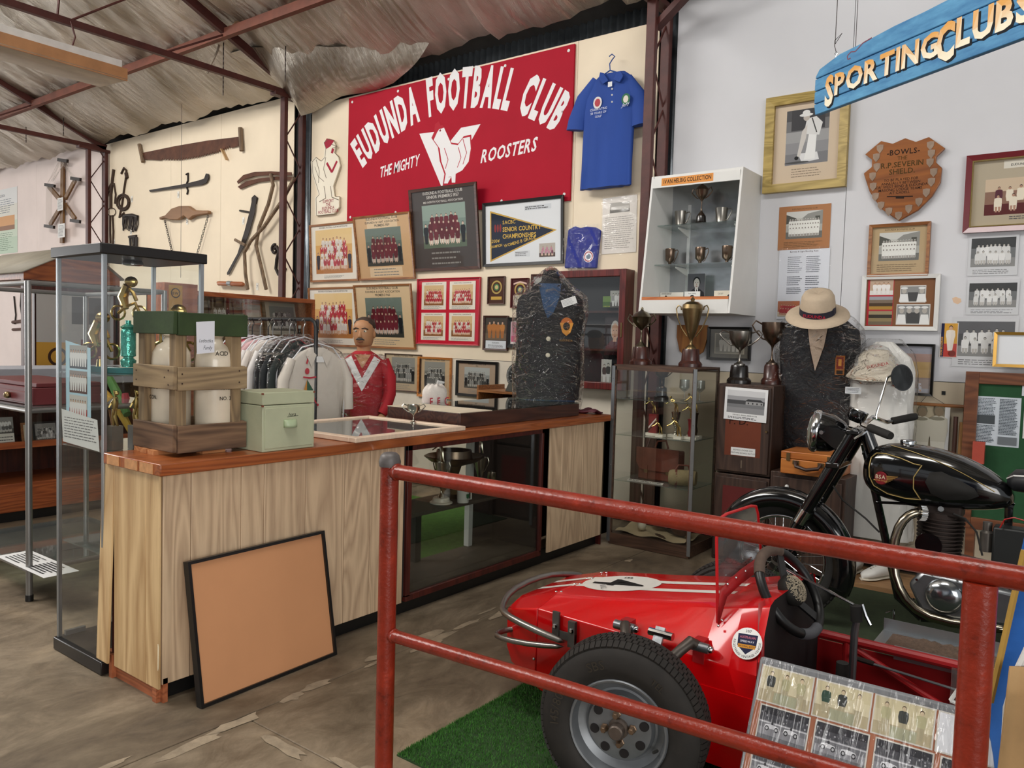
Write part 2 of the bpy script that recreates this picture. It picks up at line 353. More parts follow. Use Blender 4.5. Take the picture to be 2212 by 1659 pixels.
# ---- back wall: sheets on a frame, with the corrugated cladding showing behind the columns
CREAM = mat('cream_sheet', '#ecdcc2', .75, 0, .05, 1.3); PINK = mat('pinkish_sheet', '#efdfd8', .75, 0, .05, 1.3); WHITE = mat('white_sheet', '#cccccf', .7, 0, .035, 1.1); TAN = mat('tan_sheet', '#c6b8a0', .75, 0, .06, 1.4); GAP = mat('dark_gap', '#14110e', .9)
GALV = mat('galvanised', '#8d949a', .38, .85, .3, 5.)
cor = B()
def cf(u, v): x = -26 + 34 * u; return (x, 6.03 + .014 * math.sin(x * 2 * PI / .076), v * 4.7)
cor.grid(cf, 1800, 1); wall = cor.o('wall_back', GALV, sol=.002, kind='structure')
ZJ, ZT = 1.316, 4.12
def sheets(xs, z0, z1, m, zt=None):
    for a, b in zip(xs[:-1], xs[1:]): B().bx(a + .002, b - .002, WY, WY + .009, z0, z1).o('wall_sheet', m, wall)
sheets([-26, -24.3, -21.9, -19.5, -17.1, -14.7, -12.42], .02, 4.38, PINK)
sheets([-12.28, -10.45, -9.25, -7.76], 1.5, 4.31, CREAM); sheets([-12.28, -10.05, -7.76], .02, 1.497, CREAM)
sheets([-7.44, -6.24, -3.84, -3.06], ZJ + .002, 4.13, CREAM); sheets([-7.44, -6.6, -5.4, -4.2, -3.06], .02, ZJ - .002, mat('lower_cream', '#ddd3c2', .75, 0, .05))
sheets([-2.9, -1.553, .85, 3.25, 5.65, 8], ZJ + .002, 4.3, WHITE); sheets([-2.9, -1.95, -.75, .45, 1.65, 4, 8], .02, ZJ - .002, TAN)
for x0, x1 in ((-13, -7.7), (-7.5, -3), (-2.9, 8)): B().bx(x0, x1, 5.93, 5.97, .0, 4.05).o('backing_girt', GAP, wall)
# ---- roof: steel sheet outside, reflective foil strips inside
RS = .43
def rz_(y): return 4.27 + RS * (5.9 - y)
rf = B().add([(-26, 6.3, rz_(6.3) + .12), (8, 6.3, rz_(6.3) + .12), (8, -1, rz_(-1) + .12), (-26, -1, rz_(-1) + .12), (8, -9, rz_(7) + .12), (-26, -9, rz_(7) + .12)], [(0, 1, 2, 3), (3, 2, 4, 5)]).o('ceiling', mat('roof_sheet', '#6d6a66', .7), sol=.01, kind='structure')
def foilmat():
    m, nt, b = newmat('foil'); b.inputs['Metallic'].default_value = 1.; tc = nd(nt, 'ShaderNodeTexCoord'); mp = nd(nt, 'ShaderNodeMapping'); mp.inputs['Scale'].default_value = (2.2, .2, .3); mp.inputs['Rotation'].default_value = (0, 0, .42)
    nt.links.new(tc.outputs['Object'], mp.inputs[0]); n1 = nd(nt, 'ShaderNodeTexNoise', Scale=8., Detail=7., Roughness=.68, Distortion=.35); nt.links.new(mp.outputs[0], n1.inputs['Vector'])
    n2 = nd(nt, 'ShaderNodeTexNoise', Scale=1.4, Detail=3.); nt.links.new(tc.outputs['Object'], n2.inputs['Vector'])
    bp = nd(nt, 'ShaderNodeBump', Strength=.8, Distance=.05); nt.links.new(n1.outputs['Fac'], bp.inputs['Height']); nt.links.new(bp.outputs[0], b.inputs['Normal'])
    ra = nd(nt, 'ShaderNodeValToRGB'); ra.color_ramp.elements[0].position = .3; ra.color_ramp.elements[0].color = c4(hexc('#aea699')); ra.color_ramp.elements[1].position = .7; ra.color_ramp.elements[1].color = c4(hexc('#dcd4c8')); nt.links.new(n2.outputs['Fac'], ra.inputs[0]); nt.links.new(ra.outputs[0], b.inputs['Base Color'])
    b.inputs['Roughness'].default_value = .3; MATS['foil'] = m
foilmat(); rr = random.Random(3)
for k in range(21):
    x0 = -24.6 + k * 1.33; ph = rr.random() * 6
    def ff(u, v, x0=x0, ph=ph):
        x = x0 + u * 1.37; y = 5.8 - v * 6.9; sag = -.05 * abs(math.sin(PI * (y - 4.85) / 1.25)) - .02 * math.sin(x * 7 + ph + y * 1.7) - .012 * math.sin(x * 23 + y * 9 + ph)
        return (x, y, rz_(y) + sag + .07 * (u - .5) + (.03 * (1 - v * 30) if v < .033 else 0))
    B().grid(ff, 14, 70).o('foil_strip', 'foil', rf, ang=180)
# drooping torn corner of foil by the second column
def flap(u, v):
    p = [onY(515, 85, 5.35), onY(612, 190, 5.6), onY(650, 250, 5.75), onY(738, 212, 5.86), onY(850, 180, 5.86)]; t = u * 4; i = min(3, int(t)); a = p[i].lerp(p[i + 1], t - i)
    top = Vector((a.x + .15 + u * .6, a.y - .25 - .3 * (1 - abs(2 * u - 1)), 0)); top.z = rz_(top.y) - .03; q = a.lerp(top, v); q.z += -.07 * math.sin(PI * v) + .02 * math.sin(u * 19 + v * 5); return q
B().grid(flap, 24, 10).o('torn_foil_flap', 'foil', rf, ang=180)
# ---- lattice columns and trusses
def lattice(pa, pb, n, b, r=.008):
    pts = []
    for i in range(n + 1):
        t = i / n; P0 = pa if i % 2 else pb; pts.append(P0[0].lerp(P0[1], t))
    for i in range(n): b(pts[i], pts[i + 1])
COLX = (-12.2, -7.55, -2.97)
names = ['far left, beside the harness straps', 'between the hand tools and the red sign', 'between the blue shirt and the white trophy cabinet']
for cx, nm in zip(COLX, names):
    e = E('steel_column', 'rust-red lattice steel column ' + nm, 'column', (cx, 5.72, 0), group='lattice columns along the wall')
    for yy in (5.6, 5.85): B().bx(cx - .04, cx + .04, yy - .025, yy + .025, 0, 4.2).o('chord', STEEL, e, bev=.006)
    z = .1; s = 0
    while z < 4.1:
        B().cyl((cx, 5.62 if s else 5.84, z), (cx, 5.84 if s else 5.62, z + .33), .008, n=6).o('brace', STEEL, e); z += .33; s = 1 - s
    B().bx(cx - .05, cx + .05, 5.45, 5.9, 4.16, 4.2).o('cap_plate', STEEL, e)
for cx, nm in zip(COLX, ('farthest left', 'middle, with the light fitting slung under it', 'nearest, at the top right of the red sign')):
    e = E('roof_truss', 'rust-red steel roof truss, ' + nm, 'roof truss', (cx, 2.3, 4.2), group='steel roof trusses')
    B().bar((cx, 5.85, 4.22), (cx, -1, 4.24), .05, .06).o('bottom_chord', STEEL, e); B().bar((cx, 5.85, rz_(5.85) - .06), (cx, -1, rz_(-1) - .09), .05, .09).o('top_chord', STEEL, e)
    for a, b in ((4.85, 4.2), (4.2, 3.3), (3.3, 3.2), (3.2, 2.2), (2.2, 2.1), (2.1, 1.0), (1, .9)):
        up = (a, b).index(max(a, b)); B().cyl((cx, a, rz_(a) - .1), (cx, b, 4.24), .011, n=6).o('web_rod', STEEL, e)
B().bar((-2.97, 5.66, 3.98), (-2.25, 5.45, 4.36), .07, .05).o('knee_brace', STEEL, label='short rust-red brace rising right from the nearest column top', cat='brace')
TORN = mat('torn_paper', '#8d6748', .9, 0, .3, 8.)
for y, lb in ((4.85, 'long rust-red roof purlin edged with torn brown lining, nearest the wall'), (3.6, 'rust-red roof purlin higher up the slope')):
    e = E('roof_purlin', lb, 'purlin', (-9, y, rz_(y) - .1), group='roof purlins'); B().bx(-25, 3, y - .03, y + .03, rz_(y) - .14, rz_(y) - .05).o('beam', mat('purlin_timber', '#6d3a28', .7, 0, .25, 5.), e)
    t = B(); n = 260; rr = random.Random(5)
    top = [(-25 + 28 * i / n, rr.uniform(.015, .07) + .03 * math.sin(i * .31)) for i in range(n + 1)]
    for i in range(n): t.add([(top[i][0], y + .05, rz_(y) - .06), (top[i + 1][0], y + .05, rz_(y) - .06), (top[i + 1][0], y + .04 + .02 * rr.random(), rz_(y) - .07 + top[i + 1][1] * 1.5), (top[i][0], y + .04, rz_(y) - .07 + top[i][1] * 1.5)], [(0, 1, 2, 3)])
    t.o('torn_lining', TORN, e)
# ---- fluorescent fitting slung under the middle truss
e = E('light_fitting', 'long white fluorescent batten with brown side channel hung under the roof truss', 'light fitting', (-7.62, 2.4, 3.9))
B().bx(-7.56, -7.44, .6, 3.72, 3.93, 4.0).o('batten', mat('batten_white', '#d8d5cf', .5), e, bev=.004)
B().bx(-7.44, -7.42, .6, 3.76, 3.82, 3.93).o('side_channel', mat('channel_tan', '#b07f55', .5, 0, .15), e)
B().add([(-7.42, .6, 3.83), (-7.42, 3.76, 3.83), (-7.95, 3.76, 3.86), (-7.95, .6, 3.86)], [(0, 1, 2, 3)]).o('diffuser', mat('diffuser_grey', '#a79c8c', .5), e, sol=.01)
for y in (3.3, 1.6): B().tube([(-7.5, y, 4.0), (-7.5, y + .03, 4.1), (-7.52, y, 4.23)], .008, 6).o('hook', STEEL, e)
for u, v0, v1, y, nm in ((483, 75, 208, 5.0, 'right of the middle truss cable'), (618, 15, 178, 5.2, 'by the drooping foil'), (137, 200, 295, 5.2, 'above the saw'), (56, 235, 310, 5.2, 'farthest left'), (393, 150, 600, 5.5, 'in front of the black cutter')):
    a, b = onY(u, v0, y), onY(u, v1, y); c = B(); n = 26
    if v1 > 500: c.cyl((a.x, a.y, a.z), (a.x, a.y, b.z), .0025, n=5)
    else:
        for i in range(n): z = a.z + (b.z - a.z) * i / n; c.box((a.x, y, z), (.012 if i % 2 else .004, .004 if i % 2 else .012, abs(b.z - a.z) / n * 1.2))
    c.o('hanging_chain' if v1 < 500 else 'hanging_wire', mat('thin_wire', '#3b302a', .6), label='thin dark ' + ('chain' if v1 < 500 else 'wire') + ' hanging from the roof ' + nm, cat='chain' if v1 < 500 else 'wire', group='chains hanging from the roof')
e = E('roof_cable', 'looped pale cable tied where the purlin meets the middle truss', 'cable', onY(470, 70, 5.0)); a = [onY(u, v, 5.0) for u, v in ((425, 70), (432, 85), (455, 78), (470, 62), (478, 80), (470, 110), (455, 140), (448, 158))]
B().tube(a, .012, 6).o('cable', mat('cable_grey', '#8d8172', .6), e); B().sph(onY(450, 80, 4.98), .05, (1, .6, .7)).o('tape_bundle', mat('tape_white', '#d8d6d2', .5), e)
# ================================================================ REUSED BUILDERS
GOLD = mat('gold_plastic', '#c2a668', .26, 1., .1, 20.); SILV = mat('silver_plate', '#b9b3a6', .22, 1., .15, 12., vr=.08); BRASS = mat('brass', '#867352', .36, 1., .2, 9.); PEWT = mat('pewter', '#8f8b84', .3, 1., .15, 9.); COPP = mat('copper_plate', '#7d6b5d', .3, 1., .2, 9.)
CHROME = mat('chrome', '#c9cbcd', .12, 1., .05); ALU = mat('aluminium', '#a9adb0', .35, .9, .06, 9.); BAKE = mat('bakelite', '#17120f', .25, 0, .1, 6., coat=.3); DKWD = wood('dark_mahogany', '#2b1410', '#4a2218', 'z', 5, .35, coat=.2)
BLK = mat('black_paint', '#121212', .4, 0, .1); WPAINT = mat('white_paint', '#d9d8d4', .5, 0, .03); PAPER = mat('white_paper', '#e2e2e0', .7, 0, .02); MARB = mat('marble_base', '#d6cfc0', .3, 0, .12, 9.); OAK = wood('oak_frame', '#7a4a28', '#a06a3c', 'x', 6, .45); DKFR = wood('dark_frame', '#35201a', '#54342a', 'x', 6, .4); REDWD = wood('red_mahogany', '#4a1816', '#6b2622', 'z', 5, .35, coat=.2)
def arc(c, r, a0, a1, n, ax='xz', off=0.):
    o = []
    for i in range(n + 1):
        a = a0 + (a1 - a0) * i / n; x, y = c[0] + r * math.cos(a), c[1] + r * math.sin(a); o.append((x, off, y) if ax == 'xz' else ((off, x, y) if ax == 'yz' else (x, y, off)))
    return o
CUPP = {'bowl': [(0, 0), (.5, 0), (.5, .04), (.3, .07), (.1, .14), (.07, .3), (.1, .42), (.2, .46), (.7, .6), (.95, .78), (1, 1), (.95, 1), (.9, .8), (.6, .63), (0, .55)],
        'tall': [(0, 0), (.55, 0), (.5, .04), (.3, .08), (.14, .14), (.14, .22), (.3, .3), (.55, .5), (.8, .75), (1, 1), (.95, 1), (.7, .75), (.4, .45), (0, .3)],
        'lid': [(0, 0), (.6, 0), (.5, .04), (.25, .1), (.1, .16), (.08, .34), (.13, .38), (.1, .42), (.45, .5), (.9, .62), (1, .74), (1.05, .75), (.9, .79), (.6, .86), (.25, .9), (.12, .93), (.14, .96), (.05, 1), (0, 1)],
        'mug': [(0, 0), (.85, 0), (.8, .04), (.78, .06), (1, .95), (1.02, 1), (.94, 1), (.74, .1), (0, .08)], 'goblet': [(0, 0), (.8, 0), (.7, .05), (.3, .12), (.35, .2), (.9, .35), (1, .95), (.95, 1), (.85, .4), (0, .3)],
        'wine': [(0, 0), (.75, 0), (.7, .02), (.1, .06), (.08, .42), (.5, .5), (.9, .62), (.85, 1), (.8, 1), (.82, .64), (0, .48)]}
def cup(name, label, cat, pos, h, r, m, kind='bowl', base=None, bm=None, handles=2, hr=.5, group=None, rz=0., lift=0.):
    """cup of height h (without plinth), rim radius r; base=(radius,height) plinth"""
    e = E(name, label, cat, pos, rz, group); M = MW[e].copy(); z0 = 0
    if base:
        b0, bh = base; B(M).lathe([(0, 0), (b0, 0), (b0, bh * .18), (b0 * .9, bh * .26), (b0 * .78, bh * .34), (b0 * .72, bh * .9), (b0 * .66, bh), (0, bh)], n=20).o('plinth', bm or BAKE, e); z0 = bh
    B(M).lathe([(a * r, z0 + z * h) for a, z in CUPP[kind]], n=22).o('bowl', m, e, ang=50)
    for sg in ((-1, 1)[:handles] if handles != 1 else (1,)):
        zt, zb = (.95, .58) if kind in ('bowl', 'tall') else ((.73, .5) if kind == 'lid' else (.85, .2)); x0 = r * (.95 if kind != 'tall' else .9); x1 = r * (.7 if kind != 'mug' else .85); q = r * hr
        pts = [(sg * x0, 0, z0 + h * zt), (sg * (x0 + q * .7), 0, z0 + h * (zt + .08)), (sg * (x0 + q * 1.05), 0, z0 + h * (zt - .03)), (sg * (x0 + q * .75), 0, z0 + h * (zt * .6 + zb * .4)), (sg * (x1 + q * .25), 0, z0 + h * (zb + .03)), (sg * x1 * .8, 0, z0 + h * zb)]
        B(M).tube(pts, r * .055 + .0015, 6).o('handle', m, e)
    return e
def fig(b, p, s, lean=0., arms=1):
    """small trophy figure standing at p, height s"""
    x, y, z = p; q = lambda a, c, d: (x + a * s, y + c * s, z + d * s)
    b.tube([q(-.06, 0, 0), q(-.07, -.02, .25), q(-.03, 0, .48)], [.035 * s, .045 * s, .06 * s], 6); b.tube([q(.12, .02, 0), q(.09, -.04, .25), q(.03, 0, .48)], [.035 * s, .045 * s, .06 * s], 6)
    t = q(lean * .3, 0, .8); b.tube([q(0, 0, .46), q(lean * .15, 0, .62), t], [.075 * s, .085 * s, .06 * s], 7)
    for sg in (-1, 1):
        el = q(lean * .3 + sg * .16, -.05, .62 + (.1 if sg > 0 else 0)); hd = q(lean * .5 + sg * .2, -.12, .5 + (.3 if sg > 0 and arms else 0)); b.tube([t, el, hd], [.035 * s, .03 * s, .022 * s], 5)
    b.sph(q(lean * .42, 0, .91), .075 * s, n=8, m=6)
def rect(u0, v0, u1, v1, y): a, b = onY(u0, v0, y), onY(u1, v1, y); return a.x, b.x, b.z, a.z     # x0,x1,z0,z1 of a thing hung flat on plane y
def framed(name, label, px, y, fm, fw, draw, cat='picture', depth=.022, group=None, glass=True, mat_=None, wmat=0., gl=PRG, tilt=0., roll=0., fname='frame', lip=None):
    x0, x1, z0, z1 = rect(*px, y) if len(px) == 4 and abs(px[0]) > 20 else px; W, H = x1 - x0, z1 - z0
    e = E(name, label, cat, ((x0 + x1) / 2, y, z0), group=group); T = Matrix.Translation(((x0 + x1) / 2, y, z0)) @ Matrix.Rotation(math.radians(tilt), 4, 'X') @ Matrix.Rotation(math.radians(roll), 4, 'Y') @ Matrix.Translation((-W / 2, 0, 0))
    f = B(T); d = depth
    for q in ([(0, 0), (W, 0), (W - fw, fw), (fw, fw)], [(W, 0), (W, H), (W - fw, H - fw), (W - fw, fw)], [(W, H), (0, H), (fw, H - fw), (W - fw, H - fw)], [(0, H), (0, 0), (fw, fw), (fw, H - fw)]):
        f.add([(q[0][0], -d, q[0][1]), (q[1][0], -d, q[1][1]), (q[2][0], -d * .75, q[2][1]), (q[3][0], -d * .75, q[3][1]), (q[0][0], 0, q[0][1]), (q[1][0], 0, q[1][1]), (q[2][0], 0, q[2][1]), (q[3][0], 0, q[3][1])], [(0, 1, 2, 3), (4, 5, 1, 0), (3, 2, 6, 7), (7, 6, 5, 4)])
    if fw > 0: f.o(fname, fm, e, ang=20)
    if lip:
        l = B(T); a, b = fw, fw + .007
        for q in ((a, W - a, a, b), (a, W - a, H - b, H - a), (a, b, b, H - b), (W - b, W - a, b, H - b)): l.bx(q[0], q[1], -d * .85, -.006, q[2], q[3])
        l.o('inner_slip', lip, e)
    R3 = T.to_3x3(); p = P(T @ Vector((fw * .8, -.006, fw * .8)), R3 @ Vector((1, 0, 0)), R3 @ Vector((0, 0, 1))); draw(p, W - fw * 1.6, H - fw * 1.6); p.o('photo', gl, e, ang=180)
    B(T).bx(fw * .5, W - fw * .5, -.0045, -.001, fw * .5, H - fw * .5).o('backing', mat('card_back', '#4d3a2a', .9), e)
    if glass and fw > 0: B(T).add([(fw, -d * .62, fw), (W - fw, -d * .62, fw), (W - fw, -d * .62, H - fw), (fw, -d * .62, H - fw)], [(0, 1, 2, 3)]).o('pane', GLASSF, e)
    return e
def sheet(name, label, px, y, draw, cat='paper', group=None, sleeve=False, th=.0015, roll=0., m=PR, tilt=0.):
    x0, x1, z0, z1 = rect(*px, y) if abs(px[0]) > 20 else px; W, H = x1 - x0, z1 - z0; T = Matrix.Translation(((x0 + x1) / 2, y, z0)) @ Matrix.Rotation(math.radians(tilt), 4, 'X') @ Matrix.Rotation(math.radians(roll), 4, 'Y') @ Matrix.Translation((-W / 2, 0, 0))
    e = E(name, label, cat, ((x0 + x1) / 2, y, z0), group=group); R3 = T.to_3x3(); p = P(T @ Vector((0, -th, 0)), R3 @ Vector((1, 0, 0)), R3 @ Vector((0, 0, 1))); draw(p, W, H); p.o('print', m, e, ang=180); B(T).bx(0, W, -th, 0, 0, H).o('sheet', PAPER, e)
    if sleeve: B(T).grid(lambda u, v: (-.012 + u * (W + .024), -.006 - .004 * math.sin(u * 7 + v * 4), -.012 + v * (H + .024)), 6, 6).o('plastic_sleeve', WRAPC, e, ang=180)
    return e
# ================================================================ COUNTER
PLK = wood('plank_oak', '#b08a5c', '#d9b887', 'z', 4., .5); PLK2 = wood('plank_oak_front', '#b3977a', '#d6ba98', 'z', 5., .5); TOP = wood('worktop', '#7d3f1e', '#a3592c', 'y', 5., .32, coat=.25); RB = wood('red_brown', '#3b1512', '#57231c', 'z', 5, .35); UNDER = wood('underframe', '#8a4a2c', '#b0663f', 'x', 5., .6)
cn = E('counter', 'long timber plank counter with glazed front section and varnished top', 'counter', (-3.2, 3.4, 0)); FX, BXx = -2.98, -3.4
def plank(a, b, m, z0=.075, z1=.93): B().bx(FX - .012, FX, a + .0015, b - .0015, z0, z1).o('plank', m, cn, bev=.0025)
ys = [onX(u, 1100, FX).y for u in (352, 413, 521, 570.5, 660, 744.5, 799.5, 835, 872)]; ys[0] = 1.655
for a, b in zip(ys[:-1], ys[1:]): plank(a, b, PLK2)
y2 = [onX(u, 1000, FX).y for u in (1187, 1213, 1230, 1258, 1291, 1316)] + [5.1]
for a, b in zip(y2[:-1], y2[1:]): plank(a, b, PLK2)
xs = [onY(u, 1100, 1.64).x for u in (221, 246, 315)] + [FX]
for i, (a, b) in enumerate(zip(xs[:-1], xs[1:])):
    q = B(Matrix.Translation(((a + b) / 2, 1.652, .93)) @ Matrix.Rotation(math.radians(-1.4 if i == 0 else 0), 4, 'X') @ Matrix.Rotation(math.radians(.9 if i == 0 else 0), 4, 'Y')); q.bx(-(b - a) / 2 + .001, (b - a) / 2 - .001, -.012, 0, -.87 if i else -.86, 0); q.o('plank', PLK, cn, bev=.003)
B().prism([(FX - .003, .14), (FX + .001, .15), (FX + .002, .24), (FX - .003, .25)], 1.638, 1.6405).o('chipped_edge', mat('bare_chip', '#efe0bd', .8), cn)
B().bx(-3.45, FX, 1.66, 1.68, .0, .1).o('end_rail', UNDER, cn); B().bx(-3.03, -3.0, 1.642, 1.66, 0, .1).o('foot', UNDER, cn); B().bx(-3.39, -3.365, 1.642, 1.75, 0, .1).o('foot', UNDER, cn)
B().bx(-3.04, -3.02, 1.66, 5.1, 0, .09).o('kickboard', BLK, cn)
wt = B(); wt.prism([(-2.945, 1.625), (-2.945, 5.13), (-3.78, 5.13), (-3.78, 2.16), (-3.405, 2.16), (-3.405, 1.625)], .932, .98, 'z'); wt.o('worktop', TOP, cn, bev=.004)
for x0 in (-3.37, -3.22, -3.1): B().bx(x0, x0 + .1, 1.622, 1.6265, .936, .975).o('worn_chip', mat('worn_wood', '#c08a5a', .8, 0, .2, 30.), cn)
B().bx(-3.4, -3.39, 1.66, 3.0, .02, .93).o('back_panel', RB, cn); B().bx(-3.4, FX - .012, 3.0, 3.03, .1, .93).o('divider', mat('dark_interior', '#2a2320', .7), cn); B().bx(-3.4, FX - .012, 4.3, 4.33, .1, .93).o('divider', 'dark_interior', cn)
B().bx(-3.4, -3.39, 4.3, 5.1, .02, .93).o('back_panel', RB, cn); B().bx(-3.4, FX, 5.09, 5.1, 0, .93).o('far_end', RB, cn)
G0, G1 = 3.03, 4.31
for q in ((G0, G0 + .035, .1, .93), (G1 - .025, G1, .1, .93), (G0, G1, .075, .11), (G0, G1, .9, .932)): B().bx(FX - .02, FX + .004, q[0], q[1], q[2], q[3]).o('glazing_frame', RB, cn, bev=.002)
B().bx(FX - .014, FX - .01, G0 + .03, G1 - .02, .11, .9).o('glass_front', GLASSD, cn)
SHF = mat('shelf_dark', '#4a4138', .6, 0, .1); B().bx(-3.4, FX - .02, G0, G1, .1, .12).o('bottom_shelf', SHF, cn); B().bx(-3.4, -3.1, G0, G1, .49, .51).o('mid_shelf', SHF, cn)
for y in (3.5,): B().bx(-3.4, -3.36, y, y + .05, .12, .49).o('back_post', 'dark_interior', cn)
B().bx(-3.41, -3.37, 4.02, 4.06, .12, .93).o('back_post', WPAINT, cn); B().bx(-3.4, -3.39, 4.06, 4.3, .12, .93).o('back_panel', 'dark_interior', cn); B().bx(-3.4, -3.385, G0, 4.05, .86, .93).o('back_rail', 'dark_interior', cn)
gp = B().bx(-5.6, -3.5, 2.9, 5.4, 0, .012).o('green_carpet', mat('green_carpet', '#4f7a2e', .95, 0, .2, 30., .4, 300.), label='flat green carpet behind the counter, seen through its glass front', cat='carpet')
# trophies inside the counter
def figcup(label, pos, h, base=True):
    e = cup('figure_trophy', label, 'trophy', pos, h * .6, .045, SILV, 'tall', (.07, .035) if base else None, MARB, 2, .6, 'trophies inside the counter'); b = B(); fig(b, (pos[0], pos[1], pos[2] + h * .6 + .03), h * .4, -.5); b.o('figure', SILV, e); return e
figcup('silver bowler-figure cup trophy on white plinth inside the counter', (-3.2, 3.55, .51), .36); figcup('silver bowler-figure cup trophy without plinth beside the white post', (-3.28, 4.02, .51), .37, False)
e = E('cake_stand', 'tarnished pierced pedestal bowl inside the counter', 'bowl', (-3.27, 3.74, .51)); B(MW[e]).lathe([(0, 0), (.07, 0), (.08, .03), (.05, .08), (.03, .14), (.05, .2), (.15, .23), (.19, .26), (.18, .265), (.1, .24), (0, .23)], n=24).o('bowl', BRASS, e); B(MW[e]).lathe([(.12, .24), (.11, .3), (.105, .3), (.115, .24)], n=24).o('rim', COPP, e)
cup('goblet', 'small silver goblet beside the white post in the counter', 'goblet', (-3.15, 3.98, .51), .15, .035, SILV, 'wine', handles=0)
e = E('beer_mug', 'white mug with green crest on the counter shelf', 'mug', (-3.12, 3.66, .51)); B(MW[e]).lathe([(0, 0), (.036, 0), (.038, .1), (.034, .1), (.032, .01), (0, .01)], n=18).o('body', mat('white_ceramic', '#d8d6cf', .25), e); B(MW[e]).tube([(.036, 0, .08), (.065, 0, .075), (.065, 0, .03), (.036, 0, .02)], .005, 6).o('handle', 'white_ceramic', e)
p = P((-3.12 + .039, 3.645, .535), (0, 1, 0)); p.poly([(0, .03), (.028, .03), (.026, .01), (.014, 0), (.002, .01)], '#2f6b45'); p.o('crest', PR, e)
# ---- slatted crate with two stoneware jars
CRW = wood('crate_wood', '#77634b', '#9d8665', 'x', 5, .8); CRD = wood('crate_wood_dark', '#4e3a2c', '#7d6149', 'x', 6, .85); CRG = mat('crate_green', '#2b3c1b', .7, 0, .35, 6., .1, 40.); CRP = wood('crate_post', '#6d5a44', '#98805f', 'z', 5, .8)
x0, x1, y0, y1 = -3.4, -3.075, 1.755, 2.09; zc = 1.0; cr = E('slatted_crate', 'weathered slatted timber crate with green painted top rails on the counter end', 'crate', ((x0 + x1) / 2, (y0 + y1) / 2, .98))
for a in (0, 1):
    for b in (0, 1): B().bx((x0 + .012, x1 - .062)[a], (x0 + .062, x1 - .012)[a], (y0 + .012, y1 - .062)[b], (y0 + .062, y1 - .012)[b], zc, 1.5).o('post', CRP, cr, bev=.003)
CRY = wood('crate_wood_y', '#77634b', '#9d8665', 'y', 5, .8); CRE = wood('crate_wood_dark_y', '#4e3a2c', '#7d6149', 'y', 6, .85)
for z0, z1, m, nm, m2 in ((zc, 1.115, CRD, 'bottom_slat', CRE), (1.262, 1.36, CRW, 'middle_slat', CRY), (1.492, 1.588, CRG, 'top_rail', CRG)):
    B().bx(x0, x1 + .002, y0 - .006, y0 + .013, z0, z1).o(nm, m, cr, bev=.003); B().bx(x0, x1, y1 - .013, y1, z0, z1).o(nm, m, cr, bev=.003); [q.o(nm, m2, cr, bev=.003) for q in (B().bx(x1 - .013, x1 + .008, y0 + .013, y1 + .006, z0 - .004, z1 - .004), B().bx(x0, x0 + .013, y0 + .013, y1 - .013, z0, z1))]
RUST = mat('rust', '#3a2418', .8)
for q in ((.03, .03), (.03, .07), (.29, .02), (.29, .08), (.26, .05)): B().cyl((x0 + q[0], y0 - .008, 1.262 + q[1]), (x0 + q[0], y0, 1.262 + q[1]), .0035, n=6).o('nail', RUST, cr)
for q in ((.03, .03), (.03, .07), (.3, .03), (.3, .08)): B().cyl((x1 + .01, y0 + q[0], 1.258 + q[1]), (x1, y0 + q[0], 1.258 + q[1]), .0035, n=6).o('nail', RUST, cr)
B().bx(x0 + .02, x1 - .02, y0 + .02, y1 - .02, zc, zc + .012).o('base_board', CRD, cr)
for i, (a, b, c) in enumerate(((-3.39, -3.33, 1.75), (-3.31, -3.26, 1.735), (-3.24, -3.19, 1.73), (-3.15, -3.1, 1.9))): B().bx(a, b, c, c + .11, .9802, 1.0).o('bearer_block', wood('block', '#a8683c', '#c88a58', 'y', 5, .8), cr)
pp = P(onX(425, 765, x1 + .012), (0, 1, 0)); pp.poly([(0, 0), (.082, .008), (.082, .142), (-.004, .135)], '#dedfe6'); pp.text('Leditschke', .042, .05, .021, '#20242c', .0, shear=.25, wx=.7); pp.text('Family', .05, .02, .023, '#20242c', .0, shear=.25, wx=.7); pp.o('paper_note', PR, cr, label='white note handwritten Leditschke Family pinned to the top rail')
JAR = mat('stoneware', '#ddd0ba', .3, 0, .08, 5., coat=.3)
for (jx, jy, nm) in ((-3.3, 1.87, 'the left one'), (-3.17, 2.0, 'the right one')):
    e = E('stoneware_jar', 'cream stoneware acid jar standing in the crate, ' + nm, 'jar', (jx, jy, 1.012), group='stoneware jars in the crate')
    B(MW[e]).lathe([(0, 0), (.078, 0), (.082, .01), (.082, .36), (.078, .4), (.06, .43), (.035, .445), (.03, .47), (.036, .475), (.03, .48), (0, .48)], n=28).o('body', JAR, e, ang=60)
    if nm[4] == 'l':
        q = P((jx - .035, jy - .0835, 1.18), (1, 0, 0)); q.text('CHEMICALS', .035, .075, .019, '#1d1a18', .01, wx=.8, fn=None); q.text('CON.', .035, .03, .024, '#1d1a18', .01); q.o('stencil', PR, e)
    else:
        q = P((jx + .0835, jy - .04, 1.18), (0, 1, 0)); q.text('KING', .04, .075, .019, '#1d1a18', .01); q.text('NO. 3', .04, .03, .022, '#1d1a18', .01); q.text('ACID', .02, .225, .026, '#1d1a18', .01); q.o('stencil', PR, e)
